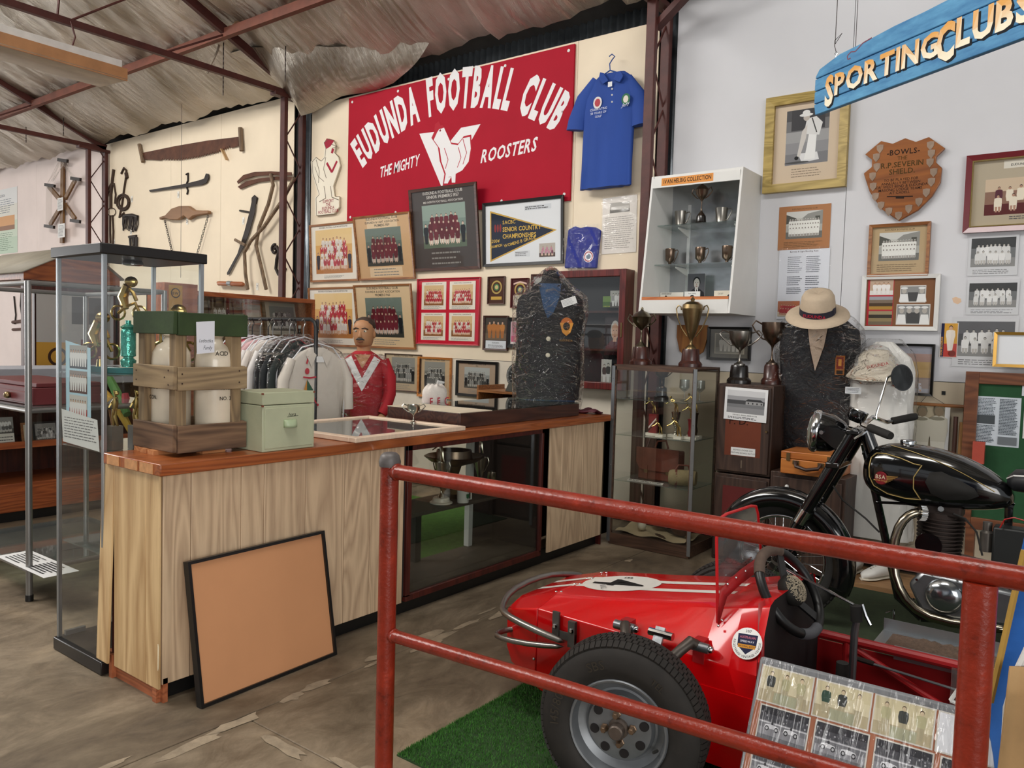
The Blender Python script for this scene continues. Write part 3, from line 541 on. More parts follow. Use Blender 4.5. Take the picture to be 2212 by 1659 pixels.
# ---- pale green box
gb = E('green_box', 'pale green painted wooden box with shell pull handle on the counter', 'box', (-3.08, 2.24, .98)); GB = mat('sage_paint', '#b2b698', .55, 0, .09, 4., .08, 50.); x0, x1, y0, y1 = -3.2, -2.965, 2.105, 2.39
B().bx(x0, x1, y0, y1, .981, 1.187).o('body', GB, gb, bev=.003); B().bx(x0, x1, y0, y1, 1.19, 1.245).o('lid', GB, gb, bev=.003)
dr = B().bx(x1, x1 + .003, y0 + .012, y1 - .012, .995, 1.175).o('drawer_front', GB, gb, bev=.001); hb = B(Matrix.Translation((x1 + .003, 2.25, 1.085)))
hb.loft([[(.026 * math.sin(PI / 2 * i / 5) ** .8 * math.sin(a), -.034 * math.cos(a) * 1, .036 - .036 * (i / 5) ** 1.3 if 0 else .034 * math.cos(PI / 2 * i / 5)) for a in [PI * j / 10 for j in range(11)]] for i in range(6)], closed=False).o('shell_pull', mat('pull_green', '#a9b894', .4, 0, .1), dr, sol=.002)
q = P((x1 + .0035, 2.235, 1.135), (0, 1, 0)); q.text('hora', .025, .0, .022, '#1b1b1b', .0, shear=.4); q.line([(-.002, -.003), (.06, 0)], .002, '#1b1b1b'); q.o('signature', PR, gb)
for a, b, c in ((x1, y0, 1.24), (x1, y0, 1.186), (x1, y1 - .004, 1.24)): B().box((a, b, c), (.008, .008, .008)).o('worn_corner', mat('worn_red', '#7a4330', .7), gb)
# ---- white frame lying flat, cup on it
wf = E('limed_frame', 'large pale limed picture frame lying flat on the counter', 'picture frame', (-3.33, 3.06, .98)); a, b, c = Vector((-2.935, 2.62, .981)), Vector((-2.955, 3.47, .981)), Vector((-3.74, 2.65, .981)); W, H = .85, .8
M = Matrix.Translation(a) @ Matrix.Rotation(math.radians(91), 4, 'Z'); LIME = mat('limed_wood', '#dcc3ab', .5, 0, .08, 10., stretch=(1, 6, 1))
for q in ((0, W, 0, .05), (0, W, H - .05, H), (0, .05, .05, H - .05), (W - .05, W, .05, H - .05)): B(M).bx(q[0], q[1], q[2], q[3], 0, .026).o('frame_bar', LIME, wf, bev=.004)
B(M).bx(.05, W - .05, .05, H - .05, .004, .008).o('picture', mat('faded_print', '#8f9498', .5, 0, .25, 2.), wf); B(M).bx(.05, W - .05, .05, H - .05, .016, .018).o('pane', GLASS, wf)
cp = onZ(893, 913, 1.0); cup('silver_cup', 'small tarnished silver two-handled cup standing on the flat white frame', 'trophy', (cp.x, cp.y, 1.0005), .108, .04, SILV, 'bowl', rz=.9, hr=.75)
# ---- flat glass-topped case
fc = E('flat_display_case', 'dark brown flat display case with glass lid on the counter', 'display case', (-3.34, 4.18, .98)); x0, x1, y0, y1 = -3.66, -3.045, 3.53, 4.84; DBR = wood('case_dark', '#2b1612', '#472a20', 'y', 5, .4)
for q in ((x1 - .02, x1, y0, y1), (x0, x0 + .02, y0, y1), (x0 + .02, x1 - .02, y0, y0 + .02), (x0 + .02, x1 - .02, y1 - .02, y1)): B().bx(q[0], q[1], q[2], q[3], .981, 1.068).o('side', DBR, fc, bev=.003)
B().bx(x0 + .02, x1 - .02, y0 + .02, y1 - .02, .982, .99).o('floor_lining', mat('lining', '#b9b0a0', .8, 0, .1), fc); B().bx(x0 + .005, x1 + .002, y0 + .3, y1, 1.069, 1.075).o('glass_lid', film('green_glass', (.86, .93, .9), .08, .02, 0), fc); B().bx(x0, x1, y0, y0 + .3, 1.069, 1.073).o('cream_flap', mat('flap', '#c9bda6', .6), fc)
# ---- beanie in a bag marked E.F.C.
cb = onX(937, 872, -3.74); e = E('knitted_cap', 'white knitted cap lettered E.F.C. in a clear bag behind the flat case', 'cap', (-3.74, cb.y, .98)); W = .085
def capf(u, v): a = (u - .5) * PI; k = (1 - max(0, v - .72) ** 2 * 6); return (-3.74 + .05 * math.cos(a) * k, cb.y + W * 1.35 * math.sin(a) * k, .985 + v * .205 + .004 * math.sin(u * 30))
B().grid(capf, 20, 10).o('cap', mat('cream_wool', '#e6ddd4', .95, 0, .04, 60., .3, 200.), e, ang=180, sol=.01); q = P((-3.74 + .062, cb.y - .1, 1.02), (0, 1, 0)); q.text('E. F. C.', .1, .035, .07, '#c01f38', .015, sp=.1); q.o('letters', PR, e)
B().grid(lambda u, v: (-3.655 - .14 * abs(u - .5) ** 2 + .008 * math.sin(u * 15 + v * 9), cb.y + (u - .5) * .31, .984 + v * .27), 14, 12).o('clear_bag', WRAPC, e, ang=180)
B().tube([(-3.7, cb.y - .01, 1.2), (-3.68, cb.y - .03, 1.215), (-3.68, cb.y + .03, 1.205), (-3.7, cb.y, 1.2)], .008, 6).o('ribbon', PAPER, e)
# ---- leaning back of a framed picture
M = Matrix.Translation(onZ(432, 1531, 0)); A = onZ(432, 1531, 0); Bp = onZ(725, 1413, 0); d = (Bp - A); L = d.length; rz = math.atan2(d.y, d.x); tl = math.atan2(-2.985 + .005 - A.x, .62)
e = E('leaning_frame', 'brown board back of a thin black frame leaning on the counter front', 'picture frame', A, rz); M = MW[e] @ Matrix.Rotation(math.radians(-9.5) if 0 else math.radians(-8.5) * -1, 4, 'X')
M = MW[e] @ Matrix.Rotation(math.radians(-10), 4, 'X'); Hh = .585
B(M).bx(.012, L - .012, -.0, .012, .012, Hh - .012).o('backing_board', mat('brown_board', '#cc9266', .6, 0, .05, 2.), e)
for q in ((0, L, 0, .013), (0, L, Hh - .013, Hh), (0, .013, .013, Hh - .013), (L - .013, L, .013, Hh - .013)): B(M).bx(q[0], q[1], -.012, .022, q[2], q[3]).o('frame_bar', BLK, e)
# ================================================================ LEFT SIDE: cases, racks
GLT = film('tower_glass', (.95, .97, .96), .02, .015, 0)
# ---- tall glass tower showcase
tw = E('glass_tower_case', 'tall narrow glass showcase with black top and base beside the counter end', 'display case', (-3.645, 1.865, 0)); x0, x1, y0, y1 = -3.87, -3.42, 1.63, 2.1; BLKW = mat('black_laminate', '#191513', .35, 0, .1)
B().bx(x0 - .01, x1 + .005, y0 - .01, y1 + .005, 0.003, .06).o('base', BLKW, tw, bev=.004); B().bx(x0 - .015, x1 + .008, y0 - .015, y1 + .01, 1.825, 1.87).o('top', BLKW, tw, bev=.004)
for a, b in ((x0 + .01, y0 + .01), (x1 - .01, y0 + .01), (x1 - .01, y1 - .01), (x0 + .01, y1 - .01)): B().bx(a - .009, a + .009, b - .009, b + .009, .06, 1.825).o('corner_post', ALU, tw, bev=.002)
for q in (((x0, y0 + .004), (x1, y0 + .004)), ((x1 - .004, y0), (x1 - .004, y1)), ((x0, y1 - .004), (x1, y1 - .004)), ((x0 + .004, y0), (x0 + .004, y1))): B().add([(q[0][0], q[0][1], .06), (q[1][0], q[1][1], .06), (q[1][0], q[1][1], 1.825), (q[0][0], q[0][1], 1.825)], [(0, 1, 2, 3)]).o('glass_panel', GLT, tw)
GSH = film('glass_shelf', (.8, .9, .88), .12, .03, 0, haze=.04)
for z in (.52, .97, 1.305): B().bx(x0 + .02, x1 - .02, y0 + .02, y1 - .02, z - .003, z + .003).o('shelf', GSH, tw)
B().lathe([(0, 0), (.04, 0), (.046, -.01), (.046, -.02), (.03, -.024), (0, -.024)], (-3.62, 1.86, 1.825), 18).o('downlight', CHROME, tw); B().bx(x0 + .012, x0 + .03, y0 + .03, y0 + .12, .063, .085).o('hinge_block', ALU, tw)
q = P((x0 + .03, y0 + .012, .985), (1, 0, 0)); q.poly([(.015, .0), (.365, -.012), (.345, .125), (.0, .15)], '#e4e4e0'); q.lines(.03, .02, .34, .12, 8, '#6b6b6b', .3); q.o('typed_card', PR, tw, label='white typed card leaning inside the case')
q = P((x0 + .06, y0 + .02, 1.1), (1, 0, 0)); q.poly([(.0, .0), (.24, -.01), (.235, .32), (-.005, .35)], '#b7d9e6')
for k, (a, b) in enumerate(((.225, .33), (.115, .215), (.0, .105))):
    q.rect(.035, a, .205, b, ('#a8a49c', '#8d7f75', '#c9c6be')[k]); rr = random.Random(k)
    q.rect(.035, a, .205, a + .045, ('#3a3a40', '#5a3b35', '#b04038')[k])
    for i in range(7): q.person(.05 + i * .023, a + .01, .075, '#e6e4e0', legs='#e6e4e0')
q.o('photo_strip', PR, tw, label='pale blue card strip with three colour photographs')
# trophies in the tower
TEAL = mat('teal_acrylic', '#0f5f60', .15, 0, .1, coat=.5); TURQ = mat('turquoise_foil', '#5fb5a6', .2, .6, .3, 40., .5, 60.)
def bike_trophy(label, x, y, z, s, kind):
    e = E('speedway_trophy', label, 'trophy', (x, y, z), .6, 'gold trophies inside the glass tower'); M = MW[e]
    B(M).bx(-.075 * s, .075 * s, -.035, .035, 0, .028).o('base', TEAL if kind < 2 else MARB, e, bev=.003); z0 = .028
    if kind == 0: B(M).lathe([(.03, .03), (.034, .06), (.022, .07), (.022, .075), (.032, .08), (.032, .19), (.026, .2), (.035, .21), (.012, .225), (.012, .24)], n=18).o('column', TURQ, e); z0 = .24
    elif kind == 1: B(M).cyl((0, 0, .028), (0, 0, .06), .016, .012).o('column', GOLD, e); z0 = .06
    b = B(M)
    for wx in (-.045, .05): b.tube([(wx * s + .03 * s * math.cos(t), 0, z0 + .032 * s + .03 * s * math.sin(t)) for t in [2 * PI * i / 14 for i in range(14)]], .005 * s, 6, True)
    b.tube([(-.045 * s, 0, z0 + .03 * s), (-.01 * s, 0, z0 + .06 * s), (.03 * s, 0, z0 + .075 * s), (.05 * s, 0, z0 + .032 * s)], .007 * s, 6); b.tube([(-.01 * s, 0, z0 + .05 * s), (-.03 * s, .01, z0 + .1 * s), (-.005, 0, z0 + .15 * s)], [.012 * s, .022 * s, .018 * s], 7); b.tube([(-.005, 0, z0 + .14 * s), (.02 * s, .0, z0 + .12 * s), (.035 * s, 0, z0 + .085 * s)], .008 * s, 6); b.sph((.012 * s, 0, z0 + .165 * s), .024 * s, (1.2, .9, 1), 10, 6); b.o('rider_figure', GOLD, e); return e
bike_trophy('gold speedway rider trophy on tall turquoise column in the glass tower', -3.54, 1.8, 1.308, 1.05, 0); bike_trophy('gold speedway rider trophy on low teal base in the glass tower', -3.68, 1.74, 1.308, 1.15, 1); bike_trophy('gold speedway rider trophy at the back right of the glass tower', -3.5, 2.0, 1.49 if 0 else 1.308, 1.4, 1)
e = E('wreath_trophy', 'small gold wreath trophy on the top glass shelf, above the crate', 'trophy', (-3.5, 1.93, 1.308)); B().cyl((-3.5, 1.93, 1.308), (-3.5, 1.93, 1.5), .006, .006, 8).o('stem', GOLD, e); b = B()
for i in range(16): a = 2 * PI * i / 16; b.sph((-3.5 + .04 * math.cos(a) * .75, 1.93 + .03 * math.cos(a), 1.54 + .04 * math.sin(a)), .011, (1, .7, 1), 6, 4)
b.o('wreath', GOLD, e)
for (x, y, l) in ((-3.5, 1.72, 'front'), (-3.47, 1.8, 'rear')):
    e = E('archery_trophy', 'gold archer figure trophy on the middle tower shelf, ' + l + ' one', 'trophy', (x, y, .973), group='gold archer trophies in the tower'); b = B(); fig(b, (x, y, 1.08), .16, .2); b.tube([(x + .03, y - .02, 1.13), (x + .05, y - .02, 1.19), (x + .03, y - .02, 1.24)], .003, 5); b.o('figure', GOLD, e); B().bx(x - .025, x + .025, y - .025, y + .025, .974, 1.08).o('base', mat('plaque_grey', '#6d665d', .4, .3), e)
e = E('worn_shoe', 'old tan leather shoe on the lowest tower shelf', 'shoe', (-3.5, 1.9, .523)); B(LM((-3.5, 1.9, .525), .5)).loft([[(x, w * math.cos(t), max(0, h * (.5 + .5 * math.sin(t)))) for t in [2 * PI * i / 12 for i in range(12)]] for x, w, h in ((-.12, .015, .03), (-.1, .035, .09), (-.04, .04, .1), (.02, .042, .075), (.08, .045, .055), (.12, .03, .04), (.135, .008, .02))]).o('upper', mat('tan_leather', '#9a7248', .6, 0, .25, 12.), e, ang=80)
# ---- tubular rack with glass shelves
rk = E('metal_rack', 'grey tubular metal rack with glass shelves at the left edge', 'rack', (-5.1, 2.5, 0)); STL = mat('grey_tube', '#8d8c8a', .3, .7, .08); RX, RX0, RY0, RY1 = -4.675, -5.7, 1.83, 2.6
for a, b in ((RX, RY0), (RX, RY1), (RX0, RY0), (RX0, RY1)): B().cyl((a, b, .03), (a, b, 1.755), .017, n=12).o('upright', STL, rk); B().cyl((a, b, .002), (a, b, .035), .021, n=12).o('rubber_foot', BLK, rk)
for z in (1.745, 1.05, .17):
    for p, q in (((RX, RY0), (RX, RY1)), ((RX0, RY0), (RX0, RY1)), ((RX, RY0), (RX0, RY0)), ((RX, RY1), (RX0, RY1))): B().cyl((p[0], p[1], z), (q[0], q[1], z), .014, n=10).o('rail', STL, rk)
    if z < 1.7: B().bx(RX0, RX, RY0, RY1, z + .015, z + .021).o('shelf', GSH, rk)
q = P(onZ(0, 1200, .193), (1, 0, 0), (0, 1, 0)); q.rect(.0, -.02, .62, .16, '#e6e6e4'); q.lines(.05, .0, .3, .14, 7, '#444444', .5); q.lines(.34, .0, .57, .14, 7, '#444444', .5); q.o('typed_sheet', PR, label='white typed sheet lying on the bottom rack shelf', cat='paper')
e = E('red_box', 'maroon wooden box with a drawer and knob on the rack shelf', 'box', (-5.1, 2.05, 1.073)); MAR = mat('maroon_paint', '#5e1f22', .45, 0, .12, 4.); B().bx(-5.6, -4.75, 1.88, 2.25, 1.073, 1.17).o('body', MAR, e, bev=.004); d = B().bx(-5.57, -4.78, 1.873, 1.88, 1.083, 1.145).o('drawer', MAR, e, bev=.003); kp = onY(20, 862, 1.87); B().sph((kp.x, 1.86, 1.115), .02, n=10).o('knob', BRASS, d); B().bx(-5.6, -4.75, 1.9, 2.25, 1.172, 1.195).o('tray', MAR, e, bev=.003)
# ---- long grey-topped wooden showcase behind the rack
SC = -6.7; DW = wood('showcase_brown', '#7a3a1c', '#a3582e', 'y', 5, .45); DD = wood('showcase_dark', '#2f120b', '#4a1f12', 'z', 5, .5); zz = lambda v, u=0: onX(u, v, SC).z
sc = E('wooden_showcase', 'long orange-brown wooden showcase with grey top behind the metal rack', 'display case', (-7, 3, 0)); Y0, Y1 = 1.6, 3.75
B().bx(-7.3, SC, Y0, Y1, zz(833), zz(797)).o('top_slab', mat('grey_laminate', '#9a9ca3', .5, 0, .05), sc, bev=.005); B().bx(-7.3, SC - .02, Y0, Y1, 0, .075).o('plinth', BLK, sc)
B().bx(-7.3, SC, Y0, Y1, .076, zz(1049)).o('base_board', DW, sc, bev=.004); B().bx(SC - .05, SC, Y0, Y1, zz(972), zz(958)).o('shelf_edge', DW, sc); B().bx(-7.3, SC - .05, Y0, Y1, zz(968), zz(962)).o('shelf', DD, sc); B().bx(-7.3, -7.28, Y0, Y1, zz(1049), zz(833)).o('back_panel', DD, sc)
for y in (Y0, Y1 - .03): B().bx(-7.3, SC, y, y + .03, .076, zz(833)).o('end_panel', DW, sc)
B().add([(SC - .01, Y0, zz(958)), (SC - .01, Y1, zz(958)), (SC - .01, Y1, zz(833)), (SC - .01, Y0, zz(833))], [(0, 1, 2, 3)]).o('glass_front', GLASSD, sc)
def leanpic(label, u0, v0, u1, v1, x, fm, draw, cat='picture'):
    a, b = onX(u0, v1, x), onX(u1, v0, x); e = E('photo_print' if fm is None else 'picture', label, cat, (x, (a.y + b.y) / 2, a.z)); W, H = abs(b.y - a.y), b.z - a.z
    M = Matrix.Translation(a) @ Matrix.Rotation(PI / 2, 4, 'Z') @ Matrix.Rotation(math.radians(-12), 4, 'X'); R3 = M.to_3x3(); w_ = 0
    if fm: B(M).bx(0, W, 0, .012, 0, H).o('frame', fm, e, bev=.002); w_ = .018
    else: B(M).bx(0, W, 0, .002, 0, H).o('card', PAPER, e)
    q = P(M @ Vector((w_, -.001, w_)), R3 @ Vector((1, 0, 0)), R3 @ Vector((0, 0, 1))); draw(q, W - 2 * w_, H - 2 * w_); q.o('photo', PRG, e); return e
def bwteam(rows=(8, 9, 8), tops=('#d8d8d8', '#9a9a9a', '#5a5a5a'), bg='#8a8a88', fl='#55534f', cap=0, legs='#cfcfcf', border=None, seed=1, sides=None):
    def d(p, W, H):
        if border: p.rect(0, 0, W, H, border[0]); m = border[1] * min(W, H); c = cap * H
        else: m = 0; c = cap * H
        if cap: p.rect(0, 0, W, H, border[0] if border else '#d9d6ce'); p.lines(m + W * .05, m * .6, W - m - W * .05, m * .6 + c * .8, 3, '#555555', .3)
        p.team(m, m + c, W - m, H - m, rows, tops, bg, fl, '#b9b5ae', legs, None, '#2b2a28', sides, random.Random(seed))
    return d
leanpic('black-framed monochrome team photo in the wooden showcase', 73, 908, 128, 958, -6.78, BLK, bwteam(seed=3)); leanpic('orange-framed pale certificate in the wooden showcase', 48, 912, 72, 958, -6.82, OAK, lambda p, W, H: p.rect(0, 0, W, H, '#c9c0ae')); leanpic('curled monochrome photo sheet at the far left of the showcase', -12, 900, 32, 962, -6.75, None, bwteam((5, 5), cap=.4, seed=4))
B().sph(onX(95, 840, -6.95), .035, (.8, .8, 1.2), 10, 8).o('crystal_ornament', film('crystal', (.9, .9, .9), .3, .05, .5, 20.), label='small crystal ornament inside the wooden showcase', cat='ornament')
# ---- gable-topped display stand
gs = E('gable_display_stand', 'tall brown display stand with sloping gable lid behind the rack', 'display stand', (-8.2, 3.36, 0)); X0, X1, Y0, Y1 = -9.4, -7.6, 2.94, 3.78
B().prism([(Y0, 1.93), (Y0, 2.0), (3.45, 2.24), (Y1, 2.0), (Y1, 1.93)], X0, X1, 'x').o('gable_lid', wood('lid_brown', '#6d3518', '#94532a', 'y', 5, .45), gs); B().add([(X0 - .03, Y0 - .03, 1.985), (X1 + .03, Y0 - .03, 1.985), (X1 + .03, 3.45, 2.265), (X0 - .03, 3.45, 2.265), (X1 + .03, Y1 + .03, 1.985), (X0 - .03, Y1 + .03, 1.985)], [(0, 1, 2, 3), (3, 2, 4, 5)]).o('roof_sheet', mat('roof_grey', '#8d8677', .6), gs, sol=.012)
for a, b in ((X0 + .03, Y0 + .03), (X1 - .03, Y0 + .03), (X1 - .03, Y1 - .03), (X0 + .03, Y1 - .03)): B().bx(a - .03, a + .03, b - .03, b + .03, 0, 1.93).o('post', DD, gs)
B().bx(X0, X1, Y1 - .04, Y1 - .02, .9, 1.93).o('back_board', mat('grey_board', '#8f8d88', .7), gs); B().bx(X0, X1, Y0, Y1, .85, .9).o('table_top', DD, gs)
q = P((X1 + .001, Y0 + .1, 1.05), (0, 1, 0)); q.rect(0, 0, .62, .8, '#a6a49e'); q.rect(.0, 0, .35, .33, '#b58a38'); q.ring(.18, .2, .06, .085, '#3a2418'); q.rect(.38, .02, .62, .36, '#6b3532'); q.rect(.3, .5, .6, .75, '#55524d'); q.o('side_display', PR, gs); 
for z in (1.03, 1.87): B().bx(X1 - .01, X1 + .012, Y0, Y1, z - .03, z + .01).o('side_rail', DD, gs)
# ---- brown cabinet with sliding glass behind the clothes rack
CX = -6.95; ca = onX(440, 617, CX); cb_ = onX(681, 641, CX); k2 = E('glass_front_cabinet', 'brown wooden cabinet with sliding glass doors behind the clothes rack', 'cabinet', (CX - .2, (ca.y + cb_.y) / 2, 0)); Y0, Y1, ZT2 = ca.y - .35, cb_.y, 1.9; ORB = wood('cabinet_orange', '#8a4524', '#ad6236', 'y', 5, .45)
B().bx(CX - .4, CX, Y0, Y1, ZT2 - .045, ZT2).o('top', ORB, k2, bev=.003); B().bx(CX - .4, CX, Y0, Y1, .0, .95).o('lower_body', ORB, k2)
for y in (Y0, Y1 - .03): B().bx(CX - .4, CX, y, y + .03, .95, ZT2 - .045).o('side', ORB, k2)
B().bx(CX - .4, CX - .385, Y0, Y1, .95, ZT2 - .045).o('back', wood('cab_back', '#6d5840', '#8a7152', 'y', 5, .6), k2); B().bx(CX - .38, CX - .03, Y0, Y1, 1.33, 1.345).o('shelf', ORB, k2)
for a, b, x in ((Y0 + .03, (Y0 + Y1) / 2 + .05, CX - .012), ((Y0 + Y1) / 2 - .05, Y1 - .03, CX - .02)): B().add([(x, a, .95), (x, b, .95), (x, b, ZT2 - .045), (x, a, ZT2 - .045)], [(0, 1, 2, 3)]).o('sliding_glass', GLASSD, k2)
leanpic('monochrome team photograph standing in the glass-front cabinet', 580, 655, 648, 722, CX - .25, None, bwteam((7, 9, 8), cap=0, border=('#b9b3a6', .12), seed=6)); leanpic('small faded framed photo at the left of the glass-front cabinet', 455, 650, 510, 705, CX - .3, DKFR, bwteam((4, 4), seed=7, bg='#6d5c48', fl='#4d4033')); leanpic('brown framed certificate behind the bottle in the cabinet', 528, 655, 570, 700, CX - .3, OAK, lambda p, W, H: (p.rect(0, 0, W, H, '#8d8371'), p.rect(W * .1, H * .3, W * .9, H * .7, '#b5ac9a')))
for u, h, lb, m in ((519, .3, 'tall dark glass bottle at the left of the cabinet shelf', 'bottle_dark'), (647, .26, 'dark bottle with a white cap at the right of the cabinet shelf', 'bottle_dark')):
    a = onX(u, 720, CX - .15); e = E('bottle', lb, 'bottle', (CX - .15, a.y, 1.346), group='bottles in the glass-front cabinet'); B(MW[e]).lathe([(0, 0), (.042, 0), (.042, h * .55), (.03, h * .68), (.014, h * .76), (.014, h * .92), (.016, h)], n=16).o('body', mat(m, '#231a14', .15, 0, .1, coat=.4), e, ang=60); B(MW[e]).cyl((0, 0, h * .9), (0, 0, h * 1.03), .018, n=12).o('cap', WPAINT if 'white' in lb else 'bottle_dark', e)
a = onX(360, 680, CX); e = E('pennant_box', 'wooden block box holding a gold pennant on the cabinet top', 'box', (CX - .2, 3.5, ZT2 - .1)); gb0, gb1 = onX(357, 690, -6.7), onX(430, 615, -6.7); B().bx(-6.95, -6.72, gb0.y, gb1.y, gb0.z, gb1.z).o('block', ORB, e, bev=.004); B().bx(-6.95, -6.72, gb0.y, gb1.y, .0, gb0.z).o('stand', ORB, e)
q = P((-6.716, gb0.y + .04, gb0.z + .02), (0, 1, 0)); q.rect(0, 0, .13, gb1.z - gb0.z - .04, '#c08f3a'); q.ring(.065, .22, .035, .045, '#3a2418'); q.text('BW', .065, .205, .035, '#3a2418', .02); q.text('A LEAGUE', .065, .08, .02, '#6d4a1f', .01); q.o('gold_pennant', PR, e)
# ---- folded red and green flag between case and crate
e = E('furled_flag', 'furled green, yellow and maroon flag leaning behind the crate', 'flag', (-4.0, 2.6, .98)); fl_ = [onY(u, v, 2.5) for u, v in ((225, 795), (250, 845), (275, 895))]
B().tube(fl_, [.02, .03, .025], 8).o('green_fold', mat('flag_green', '#3c6b2a', .8, 0, .15), e); B().tube([onY(u, v, 2.5) for u, v in ((228, 845), (255, 880), (285, 935))], [.012, .028, .02], 8).o('yellow_fold', mat('flag_yellow', '#b58a2a', .8), e); B().tube([onY(u, v, 2.52) for u, v in ((270, 850), (275, 885), (262, 905))], [.02, .04, .015], 8).o('maroon_fold', mat('flag_red', '#8a1f2d', .8), e); B().cyl(onY(215, 770, 2.53), (onY(300, 960, 2.53).x, 2.53, .02), .008, n=8).o('pole', OAK, e)
# ================================================================ WALL: hand tools on the left
TW = WY - .012; IRON = mat('old_iron', '#2b211c', .6, .3, .2, 12.); RUSTY = mat('rusty_blade', '#5a3624', .75, .2, .3, 7., .15, 40.); GREYW = wood('grey_handle', '#5f4d3d', '#8a735b', 'z', 6, .8); LEA = mat('old_leather', '#3d2a1d', .8, 0, .25, 15.); BRW = wood('brown_arm', '#5d3c22', '#86602f', 'z', 6, .6)
def W2(u, v, y=None): return onY(u, v, TW if y is None else y)
def wt_(pts, r, y=None, n=8): return B().tube([W2(u, v, y) for u, v in pts], r, n)
def tagnum(t, u, v): q = P(W2(u, v, WY - .004), (1, 0, 0)); q.rect(0, 0, .05, .09, '#e8e4da'); q.text(t, .025, .025, .05, '#2a2a2a', .01); return q
A = lambda u, v, y=TW: (W2(u, v, y).x, W2(u, v, y).z)
sw = E('crosscut_saw', 'long rusty two-man crosscut saw with wooden end handles high on the wall', 'saw', W2(410, 330))
top = [A(307, 331), A(380, 316), A(450, 304), A(517, 296)]; bot = [A(517, 316), A(500, 320), A(470, 332), A(430, 342), A(390, 348), A(350, 347), A(307, 344)]; tt = []
for i in range(len(bot) - 1):
    n = 7
    for k in range(n):
        t0, t1 = k / n, (k + .5) / n; a, b = Vector(bot[i]), Vector(bot[i + 1]); p0, p1 = a.lerp(b, t0), a.lerp(b, t1); tt += [tuple(p0 + Vector((0, .0))), (p1.x, p1.y + .035)] if 0 < i < 5 else [tuple(p0)]
B().prism(top + tt + [bot[-1]], TW - .012, TW - .008).o('blade', RUSTY, sw)
for a, b in (((301, 312), (309, 350)), ((519, 276), (522, 326))): B().tube([W2(*a, TW - .02), W2(*b, TW - .02)], .028, 8).o('handle', GREYW, sw)
B().bar(W2(479, 322, TW - .02), W2(490, 345, TW - .02), .04, .015).o('wedge', wood('pale_wedge', '#b08a5c', '#cba77a', 'z'), sw)
e = E('hook_cutter', 'black iron hook-ended cutter hung on a snap hook', 'tool', W2(390, 400)); B().prism([A(324, 411), A(400, 398), A(432, 390), A(443, 386), A(447, 375), A(452, 376), A(453, 384), A(448, 395), A(438, 400), A(400, 405), A(326, 415)], TW - .015, TW - .005).o('blade', IRON, e); wt_([(402, 377), (406, 374), (406, 390), (402, 400), (406, 412), (404, 420)], .012).o('snap_hook', IRON, e)
e = E('shoulder_yoke', 'carved wooden shoulder yoke with two hanging chains', 'yoke', W2(405, 470)); YK = mat('yoke_wood', '#8a6647', .65, 0, .2, 5., stretch=(.3, 1, 1))
B().prism([A(352, 470), A(365, 466), A(378, 452), A(395, 446), A(415, 446), A(428, 455), A(445, 456), A(458, 456), A(458, 463), A(440, 465), A(425, 468), A(415, 476), A(405, 467), A(392, 476), A(375, 476), A(362, 472), A(353, 476)], TW - .06, TW - .005).o('beam', YK, e, bev=.012)
for (p, q) in (((356, 476), (372, 545)), ((450, 465), (426, 548))):
    a, b = W2(*p, TW - .03), W2(*q, TW - .03); n = 16
    for i in range(n): c = a.lerp(b, (i + .5) / n); B().tube([(c.x + .012 * math.cos(t) * (i % 2), c.y + .012 * math.cos(t) * (1 - i % 2), c.z + .021 * math.sin(t)) for t in [2 * PI * k / 8 for k in range(8)]], .0035, 4, True).o('chain_link', IRON, e)
e = E('scythe', 'curved scythe blade with bent wooden snath, the left of the pair', 'scythe', W2(560, 440), group='pair of scythes'); B().prism([A(516, 393), A(530, 379), A(555, 372), A(590, 371), A(634, 373), A(634, 380), A(590, 379), A(555, 381), A(532, 388), A(519, 398)], TW - .03, TW - .022).o('blade', RUSTY, e); wt_([(585, 376), (590, 400), (580, 440), (560, 490), (553, 530), (565, 580), (575, 625)], .022, TW - .05).o('snath', GREYW, e)
e = E('scythe', 'curved scythe blade with straight-topped snath, the right of the pair', 'scythe', W2(600, 440), group='pair of scythes'); B().prism([A(516, 404), A(535, 392), A(560, 386), A(600, 382), A(636, 383), A(636, 390), A(600, 389), A(560, 394), A(536, 402), A(522, 409)], TW - .018, TW - .01).o('blade', RUSTY, e); wt_([(636, 384), (612, 430), (570, 490), (542, 520), (528, 545), (530, 590), (535, 625)], .022, TW - .07).o('snath', GREYW, e); B().tube([W2(508, 518, TW - .05), W2(530, 530, TW - .05)], .02, 6).o('grip', GREYW, e)
e = E('hand_saw', 'long narrow pruning saw with open iron handle', 'saw', W2(530, 500)); B().prism([A(548, 424), A(556, 426), A(552, 460), A(541, 500), (A(530, 530)), A(497, 592), A(493, 594), A(492, 590), A(515, 548), A(530, 500), A(541, 458)], TW - .014, TW - .008).o('blade', IRON, e); wt_([(545, 440), (545, 428), (550, 423), (556, 428), (553, 440)], .01).o('handle', IRON, e)
wt_([(518, 455), (530, 457), (542, 459)], .012).o('hay_hook', IRON, label='short black iron hook above the number three tag', cat='hook')
